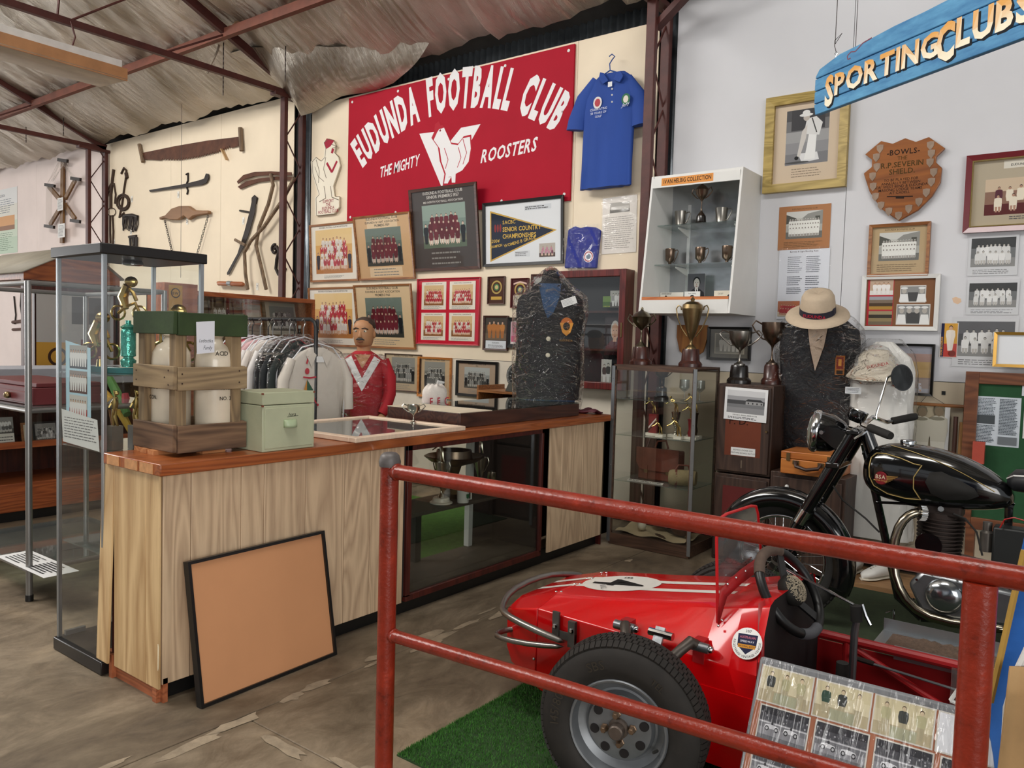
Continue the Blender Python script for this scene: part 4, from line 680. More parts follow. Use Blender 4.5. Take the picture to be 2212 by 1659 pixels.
for i, (pts, lb) in enumerate((([(593, 537), (598, 533), (603, 542), (598, 560), (596, 580), (602, 593), (609, 596)], 'large S-shaped spanner, the left one'), ([(612, 575), (606, 590), (612, 600), (606, 620), (607, 632)], 'smaller S-shaped spanner near the column'))):
    e = E('curved_spanner', 'black iron ' + lb, 'spanner', W2(*pts[-1]), group='curved spanners'); wt_(pts, .02).o('shank', IRON, e); a = W2(*pts[0]); B().tube([(a.x + .05 * math.cos(t), a.y, a.z + .05 * math.sin(t)) for t in [1.2 + 4.6 * k / 8 for k in range(9)]], .018, 6).o('jaw', IRON, e); a = W2(*pts[-1]); B().tube([(a.x + .04 * math.cos(t), a.y, a.z + .04 * math.sin(t)) for t in [-1.9 + 4.2 * k / 8 for k in range(9)]], .016, 6).o('jaw', IRON, e)
e = E('rolling_handle', 'turned orange wooden handle with a metal band resting above the cabinet', 'tool', W2(496, 612)); B().tube([W2(470, 610, 5.84), W2(473, 612, 5.84), W2(523, 614, 5.84), W2(526, 614, 5.84)], [.015, .03, .03, .02], 10).o('handle', wood('turned_orange', '#8a4a2a', '#b06a3f', 'x'), e); B().tube([W2(493, 612, 5.84), W2(501, 613, 5.84)], .034, 10).o('band', ALU, e)
# yarn winder
e = E('yarn_winder', 'wooden star-shaped yarn winder with dark end bars on the pink wall', 'winder', W2(138, 440)); c0 = (138, 438)
B().bar(W2(136, 345, TW - .02), W2(134, 525, TW - .02), .1, .03, (0, 1, 0)).o('upright', BRW, e)
for a, b in (((105, 402), (130, 432)), ((163, 388), (142, 428)), ((108, 486), (130, 450)), ((163, 474), (140, 442))): B().bar(W2(*a, TW - .05), W2(*b, TW - .05), .075, .03, (0, 1, 0)).o('arm', BRW, e)
for u, v in ((136, 346), (108, 400), (164, 386), (107, 489), (163, 477)): B().bar(W2(u - 10, v - 1, TW - .09), W2(u + 10, v + 2, TW - .09), .035, .05).o('end_bar', IRON, e)
for (u, v, w, h) in ((124, 426, 12, 30), (125, 482, 15, 32)): q = P(W2(u, v + h, TW - .1), (1, 0, 0)); a = W2(u + w, v, TW - .1) - W2(u, v + h, TW - .1); q.rect(0, 0, a.x, a.z, '#e8e6e2'); q.lines(a.x * .1, a.z * .1, a.x * .9, a.z * .9, 9, '#777777', .4); q.o('label_card', PR, e)
th = B(); rr = random.Random(9)
for i in range(26):
    a = W2(136 + rr.uniform(-9, 9), 348, TW - .09); b = W2(rr.choice((108, 164)) + rr.uniform(-9, 9), rr.uniform(388, 402), TW - .09); th.tube([a, b], .0012, 3, cap=False)
for i in range(14): th.tube([W2(100 + i * .9, 402, TW - .09), W2(99 + i, 488, TW - .09)], .0012, 3, cap=False)
th.o('thread', mat('pale_thread', '#c9bfb5', .9), e, kind='stuff')
# harness
def straps(name, label, lists, m=LEA):
    e = E(name, label, 'harness', W2(*lists[0][1][0]), group='old harness pieces on the wall')
    for nm, pts, r in lists: wt_(pts, r).o(nm, m, e, ang=80)
    return e
straps('harness_strap', 'looped leather harness straps, the leftmost on the cream wall', [('strap', [(246, 366), (243, 390), (240, 420), (240, 450)], .025), ('loop', [(243, 392), (233, 410), (230, 425), (236, 412), (245, 398)], .014), ('loop', [(246, 396), (250, 420), (248, 440)], .014)]); straps('harness_strap', 'coiled leather rein with a brass bell hung beside the looped straps', [('rein', [(262, 375), (268, 363), (273, 368), (272, 385), (268, 410), (264, 440), (258, 470), (268, 460)], .016), ('coil', [(262 + 14 * math.cos(t) + 4, 437 + 17 * math.sin(t)) for t in [2 * PI * k / 14 for k in range(15)]], .016), ('coil', [(262 + 10 * math.cos(t) + 5, 437 + 13 * math.sin(t)) for t in [2 * PI * k / 14 for k in range(15)]], .014), ('bell', [(273, 374), (275, 385)], .03)])
straps('bridle_bits', 'bridle with ring bits and two hanging reins', [('ring', [(241 + 9 * math.cos(t), 458 + 9 * math.sin(t)) for t in [2 * PI * k / 12 for k in range(13)]], .006), ('rein', [(238, 465), (238, 500), (239, 525)], .014), ('rein', [(243, 465), (245, 500), (244, 530)], .016)])
e = E('fly_fringe', 'black leather fringe fly veil, the upper one', 'harness', W2(275, 480)); wt_([(268, 466), (285, 464), (298, 468)], .02).o('band', IRON, e); rr = random.Random(2)
for i in range(22): u = 263 + i * 1.6; wt_([(u + 2, 466), (u + rr.uniform(-3, 2), 485), (u + rr.uniform(-4, 3), 496 + rr.uniform(-6, 6))], .007, TW - .01 * rr.random(), 4).o('fringe', IRON, e)
e = E('fly_fringe', 'smaller black leather fringe just above the cabinet top', 'harness', W2(290, 520)); wt_([(279, 512), (295, 510)], .02).o('band', IRON, e)
for i in range(10): u = 279 + i * 2; wt_([(u, 512), (u + rr.uniform(-1, 4), 535)], .008, TW - .01 * rr.random(), 4).o('fringe', IRON, e)
for t, u, v, lb in (('21', 383, 428, 'below the hook cutter'), ('26', 402, 485, 'below the shoulder yoke'), ('3', 523, 485, 'beside the narrow pruning saw'), ('35', 283, 437, 'right of the coiled rein'), ('53', 245, 530, 'below the bridle reins'), ('20', 281, 508, 'between the two black fringes'), ('7', 553, 627, 'at the foot of the scythes')): tagnum(t, u, v).o('number_tag', PR, label='small white paper number tag ' + lb, cat='tag', group='exhibit number tags')
sheet('info_poster', 'tall information poster headed Made in Eudunda at the far left', (-40, 420, 38, 545), WY - .002, lambda p, W, H: (p.gradbg(0, 0, W, H, ['#b9cdb4', '#c9d6c0', '#e0ddd2', '#e4e4e2']), p.text('MADE IN EUDUNDA', W * .52, H * .88, H * .06, '#22324a', .005, wx=.8), p.lines(W * .1, H * .62, W * .95, H * .85, 7, '#7b8288', .3), p.rect(W * .15, H * .36, W * .93, H * .58, '#d59a5c'), p.rect(W * .15, H * .36, W * .93, H * .43, '#8a5a32'), p.lines(W * .1, H * .04, W * .95, H * .33, 10, '#6d8a6d', .3)), 'poster')
def tools(lb, pts, m, r=.012): e = wt_(pts, r); return e.o('farm_tool', m, label=lb, cat='tool', group='small tools seen below the gable stand')
tools('dark iron tongs hanging left of the rack post', [(30, 640), (34, 680), (32, 700)], IRON); tools('dark iron shears hanging right of the tongs', [(46, 630), (44, 660), (48, 690), (50, 672), (47, 640)], IRON); tools('hand saw with brown handle low on the pink wall', [(28, 696), (45, 694), (57, 697)], RUSTY, .03); tools('short saw just under the brown-handled one', [(28, 712), (45, 711), (57, 715)], RUSTY, .025)
# ================================================================ RED CLUB SIGN
x0, x1, z0, z1 = -6.79, -3.865, 2.755, 4.107; sg = E('club_sign', 'large red painted Eudunda Football Club sign board with white lettering', 'sign', ((x0 + x1) / 2, WY - .02, z0)); B().bx(x0, x1, WY - .022, WY - .001, z0, z1).o('board', mat('sign_red', '#a8142a', .6, 0, .06, 2., spec=.12), sg, bev=.003)
q = P((x0, WY - .0225, z0)); SWH = '#e9e6e6'; W, H = x1 - x0, z1 - z0
def s2(u, v): a = onY(u, v, WY - .022); return (a.x - x0, a.z - z0)
L0, L1, LM_ = Vector(s2(779, 372)), Vector(s2(1215, 282)), Vector(s2(1000, 228)); mx, my = (L0 + L1) / 2; k = (LM_.y - my); hw = (L1.x - L0.x) / 2; rad = (hw * hw + k * k) / (2 * k); cxx, cyy = mx, LM_.y - rad; amax = math.asin(hw / rad)
def arcfn(px, py):
    t = px / TWD; a = 2 * amax * t * .955 - .018; rr_ = rad + py * (1.0 + .12 * math.cos(PI * t)); return (cxx + rr_ * math.sin(a), cyy + rr_ * math.cos(a))
TXT = 'EUDUNDA  FOOTBALL  CLUB'; sz = .45; TWD = twidth(TXT, sz, .05, .12, .62); q.text(TXT, 0, 0, sz, SWH, .05, fn=arcfn, wx=.62, sp=.12)
a = s2(820, 384); q.text('THE MIGHTY', a[0], a[1], .155, SWH, .02, 'l', wx=.62, shear=.25, rot=.12); a = s2(1038, 352); q.text('ROOSTERS', a[0], a[1], .17, SWH, .025, 'l', wx=.72, shear=.28, rot=.06)
q.poly([s2(906, 289), s2(938, 285), s2(953, 330), s2(996, 276), s2(1038, 268), s2(965, 400), s2(953, 402)], SWH)
hen = [(934, 300), (945, 276), (958, 272), (966, 290), (975, 310), (990, 312), (1002, 296), (1018, 293), (1020, 320), (1015, 350), (1000, 370), (985, 378), (984, 398), (976, 398), (975, 384), (968, 385), (966, 400), (958, 400), (962, 378), (952, 350), (948, 320)]
q.poly([s2(u - 2 * (u < 965), v + (3 if v > 390 else -2)) for u, v in hen], '#b01a2e'); q.poly([s2(977 + (u - 977) * .93, 338 + (v - 338) * .94) for u, v in hen], SWH); q.poly([s2(*p) for p in ((938, 285), (940, 268), (948, 262), (952, 272), (946, 284))], '#b01a2e'); q.ell(*s2(951, 282), .012, .012, '#7a1020', 8)
for p in ([(1000, 300), (1008, 330), (1000, 355)], [(990, 318), (996, 340), (988, 362)], [(960, 320), (968, 345), (962, 365)]): q.line([s2(*a) for a in p], .008, '#b01a2e')
q.o('lettering', PAINT, sg, kind='stuff')
for i in range(5):
    for z in (z0 + .06, z1 - .05): B().cyl((x0 + .06 + i * (W - .12) / 4, WY - .026, z), (x0 + .06 + i * (W - .12) / 4, WY - .02, z), .014, n=10).o('screw', WPAINT, sg)
# cut-out rooster board
e = E('rooster_cutout', 'white cut-out rooster board with a plinth lettered Support the Eudunda Football Club', 'sign', W2(710, 465)); ol = [(683, 428), (690, 420), (684, 400), (676, 375), (674, 350), (683, 340), (694, 348), (702, 340), (704, 322), (700, 308), (710, 300), (722, 303), (727, 315), (724, 330), (733, 340), (737, 358), (728, 385), (722, 402), (725, 425), (735, 425), (735, 448), (724, 462), (684, 466)]
B().prism([A(*p) for p in ol], WY - .03, WY - .005).o('board', mat('cutout_white', '#ece3cf', .6, 0, .03), e); q = P((0, WY - .0305, 0)); g = lambda u, v: A(u, v, WY - .03)
for a in (((705, 322), (700, 308), (706, 299), (715, 301), (722, 304), (714, 316)),): q.poly([g(*p) for p in a], '#a3243a')
q.line([g(*p) for p in ol + ol[:1]], .007, '#6d5f4e'); q.poly([g(717, 320), g(722, 322), g(719, 332), g(715, 330)], '#a3243a'); q.line([g(706, 352), g(717, 372), g(728, 348)], .03, '#a3243a'); q.line([g(683, 345), g(690, 370), g(688, 395)], .008, '#6d5f4e'); q.line([g(704, 340), g(699, 365), g(705, 385)], .008, '#6d5f4e'); q.line([g(716, 312), g(729, 316), g(718, 320)], .006, '#6d5f4e'); q.line([g(700, 402), g(704, 428), g(690, 436)], .008, '#6d5f4e'); q.line([g(714, 402), g(717, 426), g(732, 432)], .008, '#6d5f4e'); q.line([g(680, 360), g(688, 382), g(700, 392)], .006, '#6d5f4e')
for i, t in enumerate(('SUPPORT', 'THE', 'EUDUNDA', 'FOOTBALL CLUB')): a = g(709, 437.5 + i * 7.5); q.text(t, a[0], a[1], .048, '#9a2a38', .012, wx=.9)
q.o('painting', PAINT, e, kind='stuff')
# ================================================================ FRAMED PICTURES
def trect(BL, BR, TL, th):
    a, b = onY(*BL, WY - .012), onY(*BR, WY - .012); Hh = .5
    for _ in range(6): t = onY(TL[0], TL[1], WY - .012 - Hh * math.sin(math.radians(th))); Hh = (t.z - a.z) / math.cos(math.radians(th))
    return (a.x, b.x, a.z, a.z + Hh)
def colteam(rows, title, paper='#e9e2d4', tops=('#b8323c', '#a82a36', '#d8cfc6'), bg=('#d9a860', '#e6c78e'), fl=('#b5763a', '#c58a4a'), seed=1, m=.1, cap=.12, v='#efe6da', sub=None, sides='#2c2430', skin='#cf9a72', legs='#e8e0d6', tc='#3a3632', top_c=None, box=None):
    def d(p, W, H):
        p.rect(0, 0, W, H, paper); t = title if isinstance(title, (list, tuple)) else [title]; th = .045 * H
        if box: p.rect(W * .22, H * (.985 - .06 * len(t)), W * .78, H * .985, box); p.rect(W * .2, H * .025, W * .8, H * (cap - .02), box)
        for i, s in enumerate(t):
            sz = min(th * 1.2, W * .62 / max(.1, twidth(s, 1, .02))); p.text(s, W / 2, H * (1 - .055 * (i + 1)), sz, tc, .02)
        yt = H * (1 - .055 * len(t) - .025); p.team(W * m, H * cap, W * (1 - m), yt, rows, tops, list(bg), list(fl), skin, legs, v, '#3a2a1e', sides, random.Random(seed)); p.lines(W * .28, H * .03, W * .75, H * cap - .03 * H, 3, '#8d8a84', .3)
    return d
FT = ['EUDUNDA FOOTBALL CLUB INCORPORATED']
framed('team_picture', 'brown-framed colour football team photo, upper left below the rooster board', trect((673.5, 610), (776, 602), (671, 487), 3), WY - .012, OAK, .022, colteam((7, 8, 7, 8), FT, seed=11), tilt=3, group='football team pictures')
framed('team_picture', 'brown-framed colour football team photo, lower left behind the clothes rack', trect((671, 746), (777, 741), (668, 622), 3), WY - .012, OAK, .022, colteam((7, 8, 7, 8), FT, seed=12), tilt=3, group='football team pictures')
dk = dict(tops=('#5e1f28', '#6b2630'), bg=('#5d6b62', '#6d7a70'), fl=('#3a3a34', '#4a4a44'), sides='#1e2226', skin='#b89a86', legs='#cfc8c0', v=None)
framed('team_picture', 'tan-mounted maroon team photo with caption label, left of the tall dark frame', trect((778, 606), (899, 598), (766, 469), 9), WY - .012, OAK, .02, colteam((6, 8, 6), ['EUDUNDA FOOTBALL CLUB', 'EUDUNDA & LIGHT ASSOCIATION', 'PREMIERS 1959'], '#cda77c', seed=13, m=.17, cap=.2, box='#dfc49f', **dk), tilt=9, group='football team pictures')
framed('team_picture', 'tan-mounted maroon team photo dated 1960 behind the dummy in the red jersey', trect((777, 750), (900, 753), (766, 616), 8), WY - .012, OAK, .02, colteam((6, 8, 7), ['EUDUNDA FOOTBALL CLUB', 'EUDUNDA & LIGHT ASSOCIATION', 'PREMIERS 1960'], '#d8bd96', seed=14, m=.17, cap=.16, **dk), tilt=8, group='football team pictures')
framed('team_picture', 'tall dark-framed maroon team photo in grey mount overlapping the red sign', trect((896, 587), (1040, 579), (886, 411), 7), WY - .012, DKFR, .03, colteam((6, 7, 6), ['EUDUNDA FOOTBALL CLUB', 'SENIOR PREMIERS 1957', 'MID NORTH FOOTBALL ASSOCIATION'], '#4a4340', seed=15, m=.16, cap=.26, tc='#c9c4bc', tops=('#5e1f28', '#6b2630'), bg=('#7d9086', '#8fa095'), fl=('#5d6a58', '#7d7a66'), sides='#1e2226', skin='#d0b8a4', legs='#e6e0d6', v=None), tilt=7, group='football team pictures')
def pennant(p, W, H):
    p.rect(0, 0, W, H, '#e2e4e6'); p.poly([(W * .07, H * .04), (W * .94, H * .5), (W * .07, H * .9)], '#c9a24a'); p.poly([(W * .085, H * .075), (W * .9, H * .5), (W * .085, H * .865)], '#1d2436'); Y = '#d8b24a'
    p.text('SACBC', W * .24, H * .66, H * .085, Y, .01, 'l'); p.text('SENIOR COUNTRY', W * .24, H * .535, H * .105, Y, .02, 'l', wx=.85); p.text('CHAMPIONSHIPS', W * .24, H * .42, H * .105, Y, .02, 'l', wx=.85); p.text('WOMENS B GRADE', W * .26, H * .27, H * .075, Y, .01, 'l', rot=.18); p.text('2004', W * .14, H * .36, H * .08, Y, .01, shear=.2); p.text('CHAMPION', W * .15, H * .28, H * .065, Y, .01, wx=.8, rot=.1)
    for i in range(3): p.ell(W * (.14 + .035 * i), H * .6, W * .014, H * .07, '#8a2a2a', 8)
    p.rect(W * .53, H * .85, W * .87, H * .93, '#d2d6da'); p.lines(W * .54, H * .86, W * .86, H * .92, 2, '#555555', .5); p.rect(W * .4, H * .1, W * .6, H * .2, '#d6d9dc'); p.lines(W * .41, H * .11, W * .59, H * .19, 3, '#666666', .4); p.team(W * .72, H * .08, W * .92, H * .3, (3, 4), ('#c08a9a', '#7a4a5a'), '#b9b0a6', '#5a4a44', rr=random.Random(4), sides=None)
framed('pennant_picture', 'black-framed navy championship pennant on white mount right of the tall frame', trect((1045.6, 577), (1219, 564), (1042, 440), 3), WY - .012, BLK, .028, pennant, tilt=3)
def red4(p, W, H):
    p.rect(0, 0, W, H, '#c41e34')
    for i in range(2):
        for j in range(2):
            q0, q1 = W * (.06 + .47 * i), H * (.05 + .48 * j); w, h = W * .41, H * .43; p.rect(q0, q1, q0 + w, q1 + h, '#e9e0d0'); p.text('EUDUNDA FOOTBALL CLUB INCORPORATED', q0 + w / 2, q1 + h * .92, h * .055, '#444444', .01, wx=.7); p.team(q0 + w * .1, q1 + h * .15, q0 + w * .9, q1 + h * .88, (7, 8, 8), ('#a82a36', '#c0404a', '#d8cfc6'), ['#c9a070', '#d9b98a'], ['#8a5a34'], '#cf9a72', '#e8e0d6', '#efe6da', rr=random.Random(20 + i * 2 + j)); p.lines(q0 + w * .1, q1 + h * .02, q0 + w * .9, q1 + h * .12, 3, '#777777', .3)
framed('team_picture', 'red-mounted panel of four colour football team photos', (904, 603, 1036, 747), WY - .008, mat('red_frame', '#b01e30', .4), .012, red4, group='football team pictures')
def plq(col, pl):
    def d(p, W, H):
        p.rect(0, 0, W, H, col); p.ring(W / 2, H * .62, W * .26, W * .34, '#b59a55', 20); p.ell(W / 2, H * .62, W * .17, W * .17, pl, 16); p.ell(W / 2, H * .62, W * .11, W * .11, '#c9b27a', 12)
        if pl == '#3f7a4a': p.rect(W * .16, H * .14, W * .84, H * .26, '#c9a24a')
        else: p.rect(W * .1, H * .06, W * .9, H * .42, '#d8ceb8'); p.poly([(W * .1, H * .86), (W * .5, H * .93), (W * .9, H * .86), (W * .9, H * .8), (W * .5, H * .87), (W * .1, H * .8)], '#d8b8a8')
    return d
framed('award_plaque', 'small dark wooden plaque with gold laurel wreath emblem', (1056, 598, 1091, 657), WY - .004, DKFR, .01, plq('#4a2a1c', '#3f7a4a'), 'plaque', .02, 'award plaques', False); framed('award_plaque', 'small maroon plaque with pink ribbon and pale plate', (1106, 602, 1142, 665), WY - .004, REDWD, .008, plq('#4a1a1c', '#3a6a5a'), 'plaque', .02, 'award plaques', False)
framed('team_picture', 'small brown-framed photo of four players in orange', (1047, 682, 1098, 758), WY - .006, DKFR, .018, lambda p, W, H: (p.rect(0, 0, W, H, '#3a2c22'), p.team(0, H * .28, W, H, (4,), ('#b5702c', '#c07c34'), ['#55432f', '#3f3426'], ['#6d5a44'], legs='#a8682a', rr=random.Random(31)), p.rect(W * .04, 0, W * .96, H * .26, '#d9dde2'), p.text('EUDUNDA', W / 2, H * .17, H * .06, '#333333', .01), p.lines(W * .15, H * .03, W * .85, H * .14, 3, '#666666', .4)))
framed('team_picture', 'small black-framed photo of a netball team in pink', (1098, 686, 1160, 753), WY - .006, BLK, .035, lambda p, W, H: (p.rect(0, 0, W, H, '#e6dcd8'), p.team(W * .06, H * .12, W * .94, H * .94, (4, 3), ('#d0486a', '#d85a78'), '#c98a9a', '#c85a78', legs='#d0486a', rr=random.Random(32))))
framed('team_picture', 'brown-framed photo half hidden behind the wrapped blazer', (1150, 593, 1230, 663), WY - .006, DKFR, .02, lambda p, W, H: p.gradbg(0, 0, W, H, ['#8a8a84', '#a8a8a2']))
def old(mount, seed, title, bg=('#77766f', '#8d8c84')): return colteam((9, 10, 9), title, mount, ('#8d8d88', '#3d3d3a', '#5d5d58'), bg, ('#55544e',), seed, .17, .2, None, skin='#b5b0a6', legs='#7d7d78', sides='#222222')
framed('team_picture', 'beige-mounted old monochrome team photo behind the red jersey dummy', (834, 763, 910, 848), WY - .006, DKFR, .008, old('#b8a588', 41, ['EUDUNDA FOOTBALL CLUB']), group='old monochrome team pictures'); framed('team_picture', 'orange-framed small monochrome team photo behind the knitted cap', (905, 770, 975, 862), WY - .006, wood('orange_frame', '#a8632c', '#c68140', 'x'), .02, old('#c0a684', 42, ['EUDUNDA FOOTBALL CLUB']), group='old monochrome team pictures')
framed('team_picture', 'black-framed monochrome band and team photo left of the scale', (988, 778, 1075, 861), WY - .006, BLK, .025, old('#a8937d', 43, ['EUDUNDA FOOTBALL CLUB', '1903'], ('#8a8f8c', '#a8aca8')), group='old monochrome team pictures')
sheet('typed_letter', 'white typed letter with a building photo in a plastic sleeve below the blue shirt', (1304, 428, 1374, 545), WY - .003, lambda p, W, H: (p.rect(0, 0, W, H, '#e6e0d8'), p.rect(W * .22, H * .72, W * .8, H * .9, '#b9b5ae'), p.rect(W * .22, H * .72, W * .8, H * .78, '#7d7a74'), p.rect(W * .25, H * .77, W * .77, H * .83, '#cfcbc4'), p.lines(W * .08, H * .08, W * .94, H * .66, 16, '#a8a49e', .3)), sleeve=True, roll=-1)
# ---- folded blue T-shirt in a bag
e = E('folded_shirt', 'folded royal blue shirt with round badge in a clear bag on the wall', 'shirt', W2(1262, 580)); ROY = mat('royal_blue', '#232f86', .85, 0, .08, 9., .2, 30.); a = [A(1230, 497), A(1244, 489), A(1256, 493), A(1270, 490), A(1290, 492), A(1300, 498), A(1291, 580), A(1222, 580)]
B().prism(a, WY - .04, WY - .008).o('shirt', ROY, e, bev=.012); q = P((0, WY - .042, 0)); c = A(1275, 555); q.ell(c[0], c[1], .05, .05, '#e6e2e4', 20); q.ring(c[0], c[1], .036, .044, '#a8243a'); q.ell(c[0], c[1], .022, .022, '#7a8a9a', 12); q.o('badge', PR, e)
c0, c1 = W2(1219, 584), W2(1302, 484); B().grid(lambda u, v: (c0.x + u * (c1.x - c0.x), WY - .05 - .012 * math.sin(u * 9 + v * 5), c0.z + v * (c1.z - c0.z)), 12, 12).o('clear_bag', WRAP, e, ang=180)
# ---- blue polo shirt on a hanger
BLU = mat('polo_blue', '#1f4494', .8, 0, .08, 5., .25, 18., stretch=(1, 1, .35)); e = E('polo_shirt', 'bright blue polo shirt with embroidered badges on a wire hanger', 'shirt', W2(1310, 405))
def ring_(z, xl, xr, cy, ry, n=28, fold=0., k=6., ph=0.): return [((xl + xr) / 2 + (xr - xl) / 2 * (abs(math.cos(t)) ** .8) * (1 if math.cos(t) >= 0 else -1), cy + ry * math.sin(t) + fold * math.sin(k * math.cos(t) * 3 + ph + z * 2), z) for t in [2 * PI * i / n for i in range(n)]]
rows = [(405, 1252, 1365), (360, 1255, 1366), (300, 1258, 1369), (245, 1262, 1372), (210, 1266, 1372), (188, 1272, 1372), (172, 1284, 1362), (162, 1296, 1350)]; PY = WY - .09
B().loft([ring_(onY(1310, v, PY).z, onY(a, v, PY).x, onY(b, v, PY).x, PY, .045 if v > 190 else .03, fold=.012 * min(1, (v - 160) / 120), ph=.5) for v, a, b in rows]).o('body', BLU, e, ang=70)
for pts, r in (([(1288, 172), (1262, 215), (1247, 262), (1244, 282)], [.04, .075, .09, .095]), ([(1356, 168), (1376, 205), (1384, 245), (1385, 270)], [.04, .07, .085, .09])): b = B(); b.tube([W2(u, v, PY) for u, v in pts], r, 14); b.V = [Vector((p.x, PY + (p.y - PY) * .45, p.z)) for p in b.V]; b.o('sleeve', BLU, e, ang=70)
for pts in ([(1300, 158), (1297, 172), (1306, 184), (1318, 176), (1308, 160)], [(1344, 155), (1350, 166), (1342, 180), (1328, 174), (1336, 158)]): B().prism([A(u, v, PY - .03) for u, v in pts], PY - .06, PY - .045).o('collar', BLU, e, bev=.003)
wt_([(1292, 170), (1318, 152), (1352, 162)], .006, PY).o('hanger', mat('hanger_blue', '#3a5a9a', .3, .3), e); wt_([(1318, 152), (1317, 138), (1323, 128), (1328, 122), (1322, 117), (1316, 122)], .005, PY).o('hanger_hook', 'hanger_blue', e)
q = P((0, PY - .052, 0)); c = A(1291, 222, PY - .05); q.ell(c[0], c[1], .042, .05, '#d8d4d0', 16); q.ell(c[0], c[1], .028, .034, '#b04048', 12); c = A(1352, 214, PY - .05); q.ell(c[0], c[1], .04, .046, '#2f6b4a', 16); q.ell(c[0], c[1], .024, .03, '#d8d0c4', 12)
c = A(1293, 238, PY - .05)
for i, t in enumerate(('CELEBRATING', '50 YEARS OF', 'GOLF')): q.text(t, c[0], c[1] - i * .03, .026, '#cfd6e6', .005)
c = A(1350, 230, PY - .05); q.text('Jeff', c[0], c[1], .045, '#cfd6e6', .0, shear=.4); c = A(1318, 182, PY - .05); q.rect(c[0] - .02, c[1] - .02, c[0] + .02, c[1] + .02, '#e0e0e0'); q.o('embroidery', PR, e, kind='stuff'); 
for v in (192, 205, 220): B().cyl(W2(1322, v, PY - .052), W2(1322, v, PY - .046), .008, n=8).o('button', WPAINT, e)
# ---- maroon notice cabinet behind the blazer
X0, X1 = onY(1208, 583, WY).x, onY(1353, 580, 5.75).x; zb, zt = onY(1353, 845, 5.75).z, onY(1353, 580, 5.75).z; e = E('notice_cabinet', 'maroon glass-doored wall cabinet of photographs behind the wrapped blazer', 'cabinet', ((X0 + X1) / 2, 5.82, zb))
for q in ((X0, X0 + .05, zb, zt), (X1 - .06, X1, zb, zt), (X0 + .05, X1 - .06, zt - .06, zt), (X0 + .05, X1 - .06, zb, zb + .06)): B().bx(q[0], q[1], 5.75, 5.898, q[2], q[3]).o('frame', REDWD, e, bev=.005)
B().bx(X0 + .05, X1 - .06, 5.88, 5.898, zb + .06, zt - .06).o('back', mat('notice_back', '#2a2a2e', .8), e); B().add([(X0 + .05, 5.77, zb + .05), (X1 - .06, 5.77, zb + .05), (X1 - .06, 5.77, zt - .05), (X0 + .05, 5.77, zt - .05)], [(0, 1, 2, 3)]).o('glass_door', GLASSD, e)
for z in ((zb * .67 + zt * .33), (zb * .35 + zt * .65)): B().bx(X0 + .05, X1 - .06, 5.78, 5.88, z - .008, z + .008).o('shelf', DKWD, e)
B().bx(X1 - .035, X1 - .02, 5.745, 5.75, (zb + zt) / 2 - .06, (zb + zt) / 2 + .06).o('lock_plate', BRASS, e)
def portrait(bg, top, skin='#c9a08a', hair='#b9b5b0', cap=None, suit=False):
    def d(p, W, H):
        p.rect(0, 0, W, H, bg); c = W * .52; p.poly([(0, 0), (W, 0), (W * .95, H * .22), (W * .68, H * .38), (W * .36, H * .38), (W * .08, H * .22)], top)
        if suit: p.poly([(c - W * .1, H * .36), (c + W * .1, H * .36), (c, H * .08)], '#d8d8d8'); p.poly([(c - W * .03, H * .34), (c + W * .03, H * .34), (c + W * .02, H * .1), (c - W * .02, H * .1)], '#2a2a2a')
        p.rect(c - W * .09, H * .34, c + W * .09, H * .48, skin); p.ell(c, H * .64, W * .22, H * .24, hair, 18); p.ell(c, H * .6, W * .17, H * .21, skin, 18); p.ell(c - W * .07, H * .63, W * .03, H * .012, '#4a3a34', 8); p.ell(c + W * .07, H * .63, W * .03, H * .012, '#4a3a34', 8); p.poly([(c, H * .62), (c + W * .025, H * .53), (c - W * .02, H * .53)], '#a8806c'); p.ell(c, H * .48, W * .06, H * .014, '#8a4a44', 8)
        if cap: p.rect(0, 0, W, H * .16, cap); p.lines(W * .05, H * .02, W * .95, H * .14, 3, '#444444', .4)
    return d
sheet('portrait_photo', 'colour portrait photo of a smiling white-haired person in the notice cabinet', (1308, 682, 1348, 768), 5.84, portrait('#3a3438', '#5a2a30', cap=None), 'photo', th=.004); sheet('outdoor_photo', 'monochrome photo of a group under trees, top right in the notice cabinet', (1319, 628, 1350, 664), 5.84, bwteam((4,), bg='#a8a8a4', seed=8), 'photo', th=.004); sheet('outdoor_photo', 'small green golf photo beside the monochrome group photo', (1303, 640, 1319, 664), 5.84, lambda p, W, H: (p.gradbg(0, 0, W, H, ['#4a6a34', '#6d8a4a']), p.text('A GOLF CLUB', W / 2, H * .06, W * .14, '#e0d060')), 'photo', th=.004); sheet('outdoor_photo', 'monochrome photo of two standing people, bottom of the notice cabinet', (1300, 776, 1320, 830), 5.84, bwteam((2,), bg='#c0c0bc', fl='#aaa9a4', seed=9, tops=('#4a4a4a',)), 'photo', th=.004)
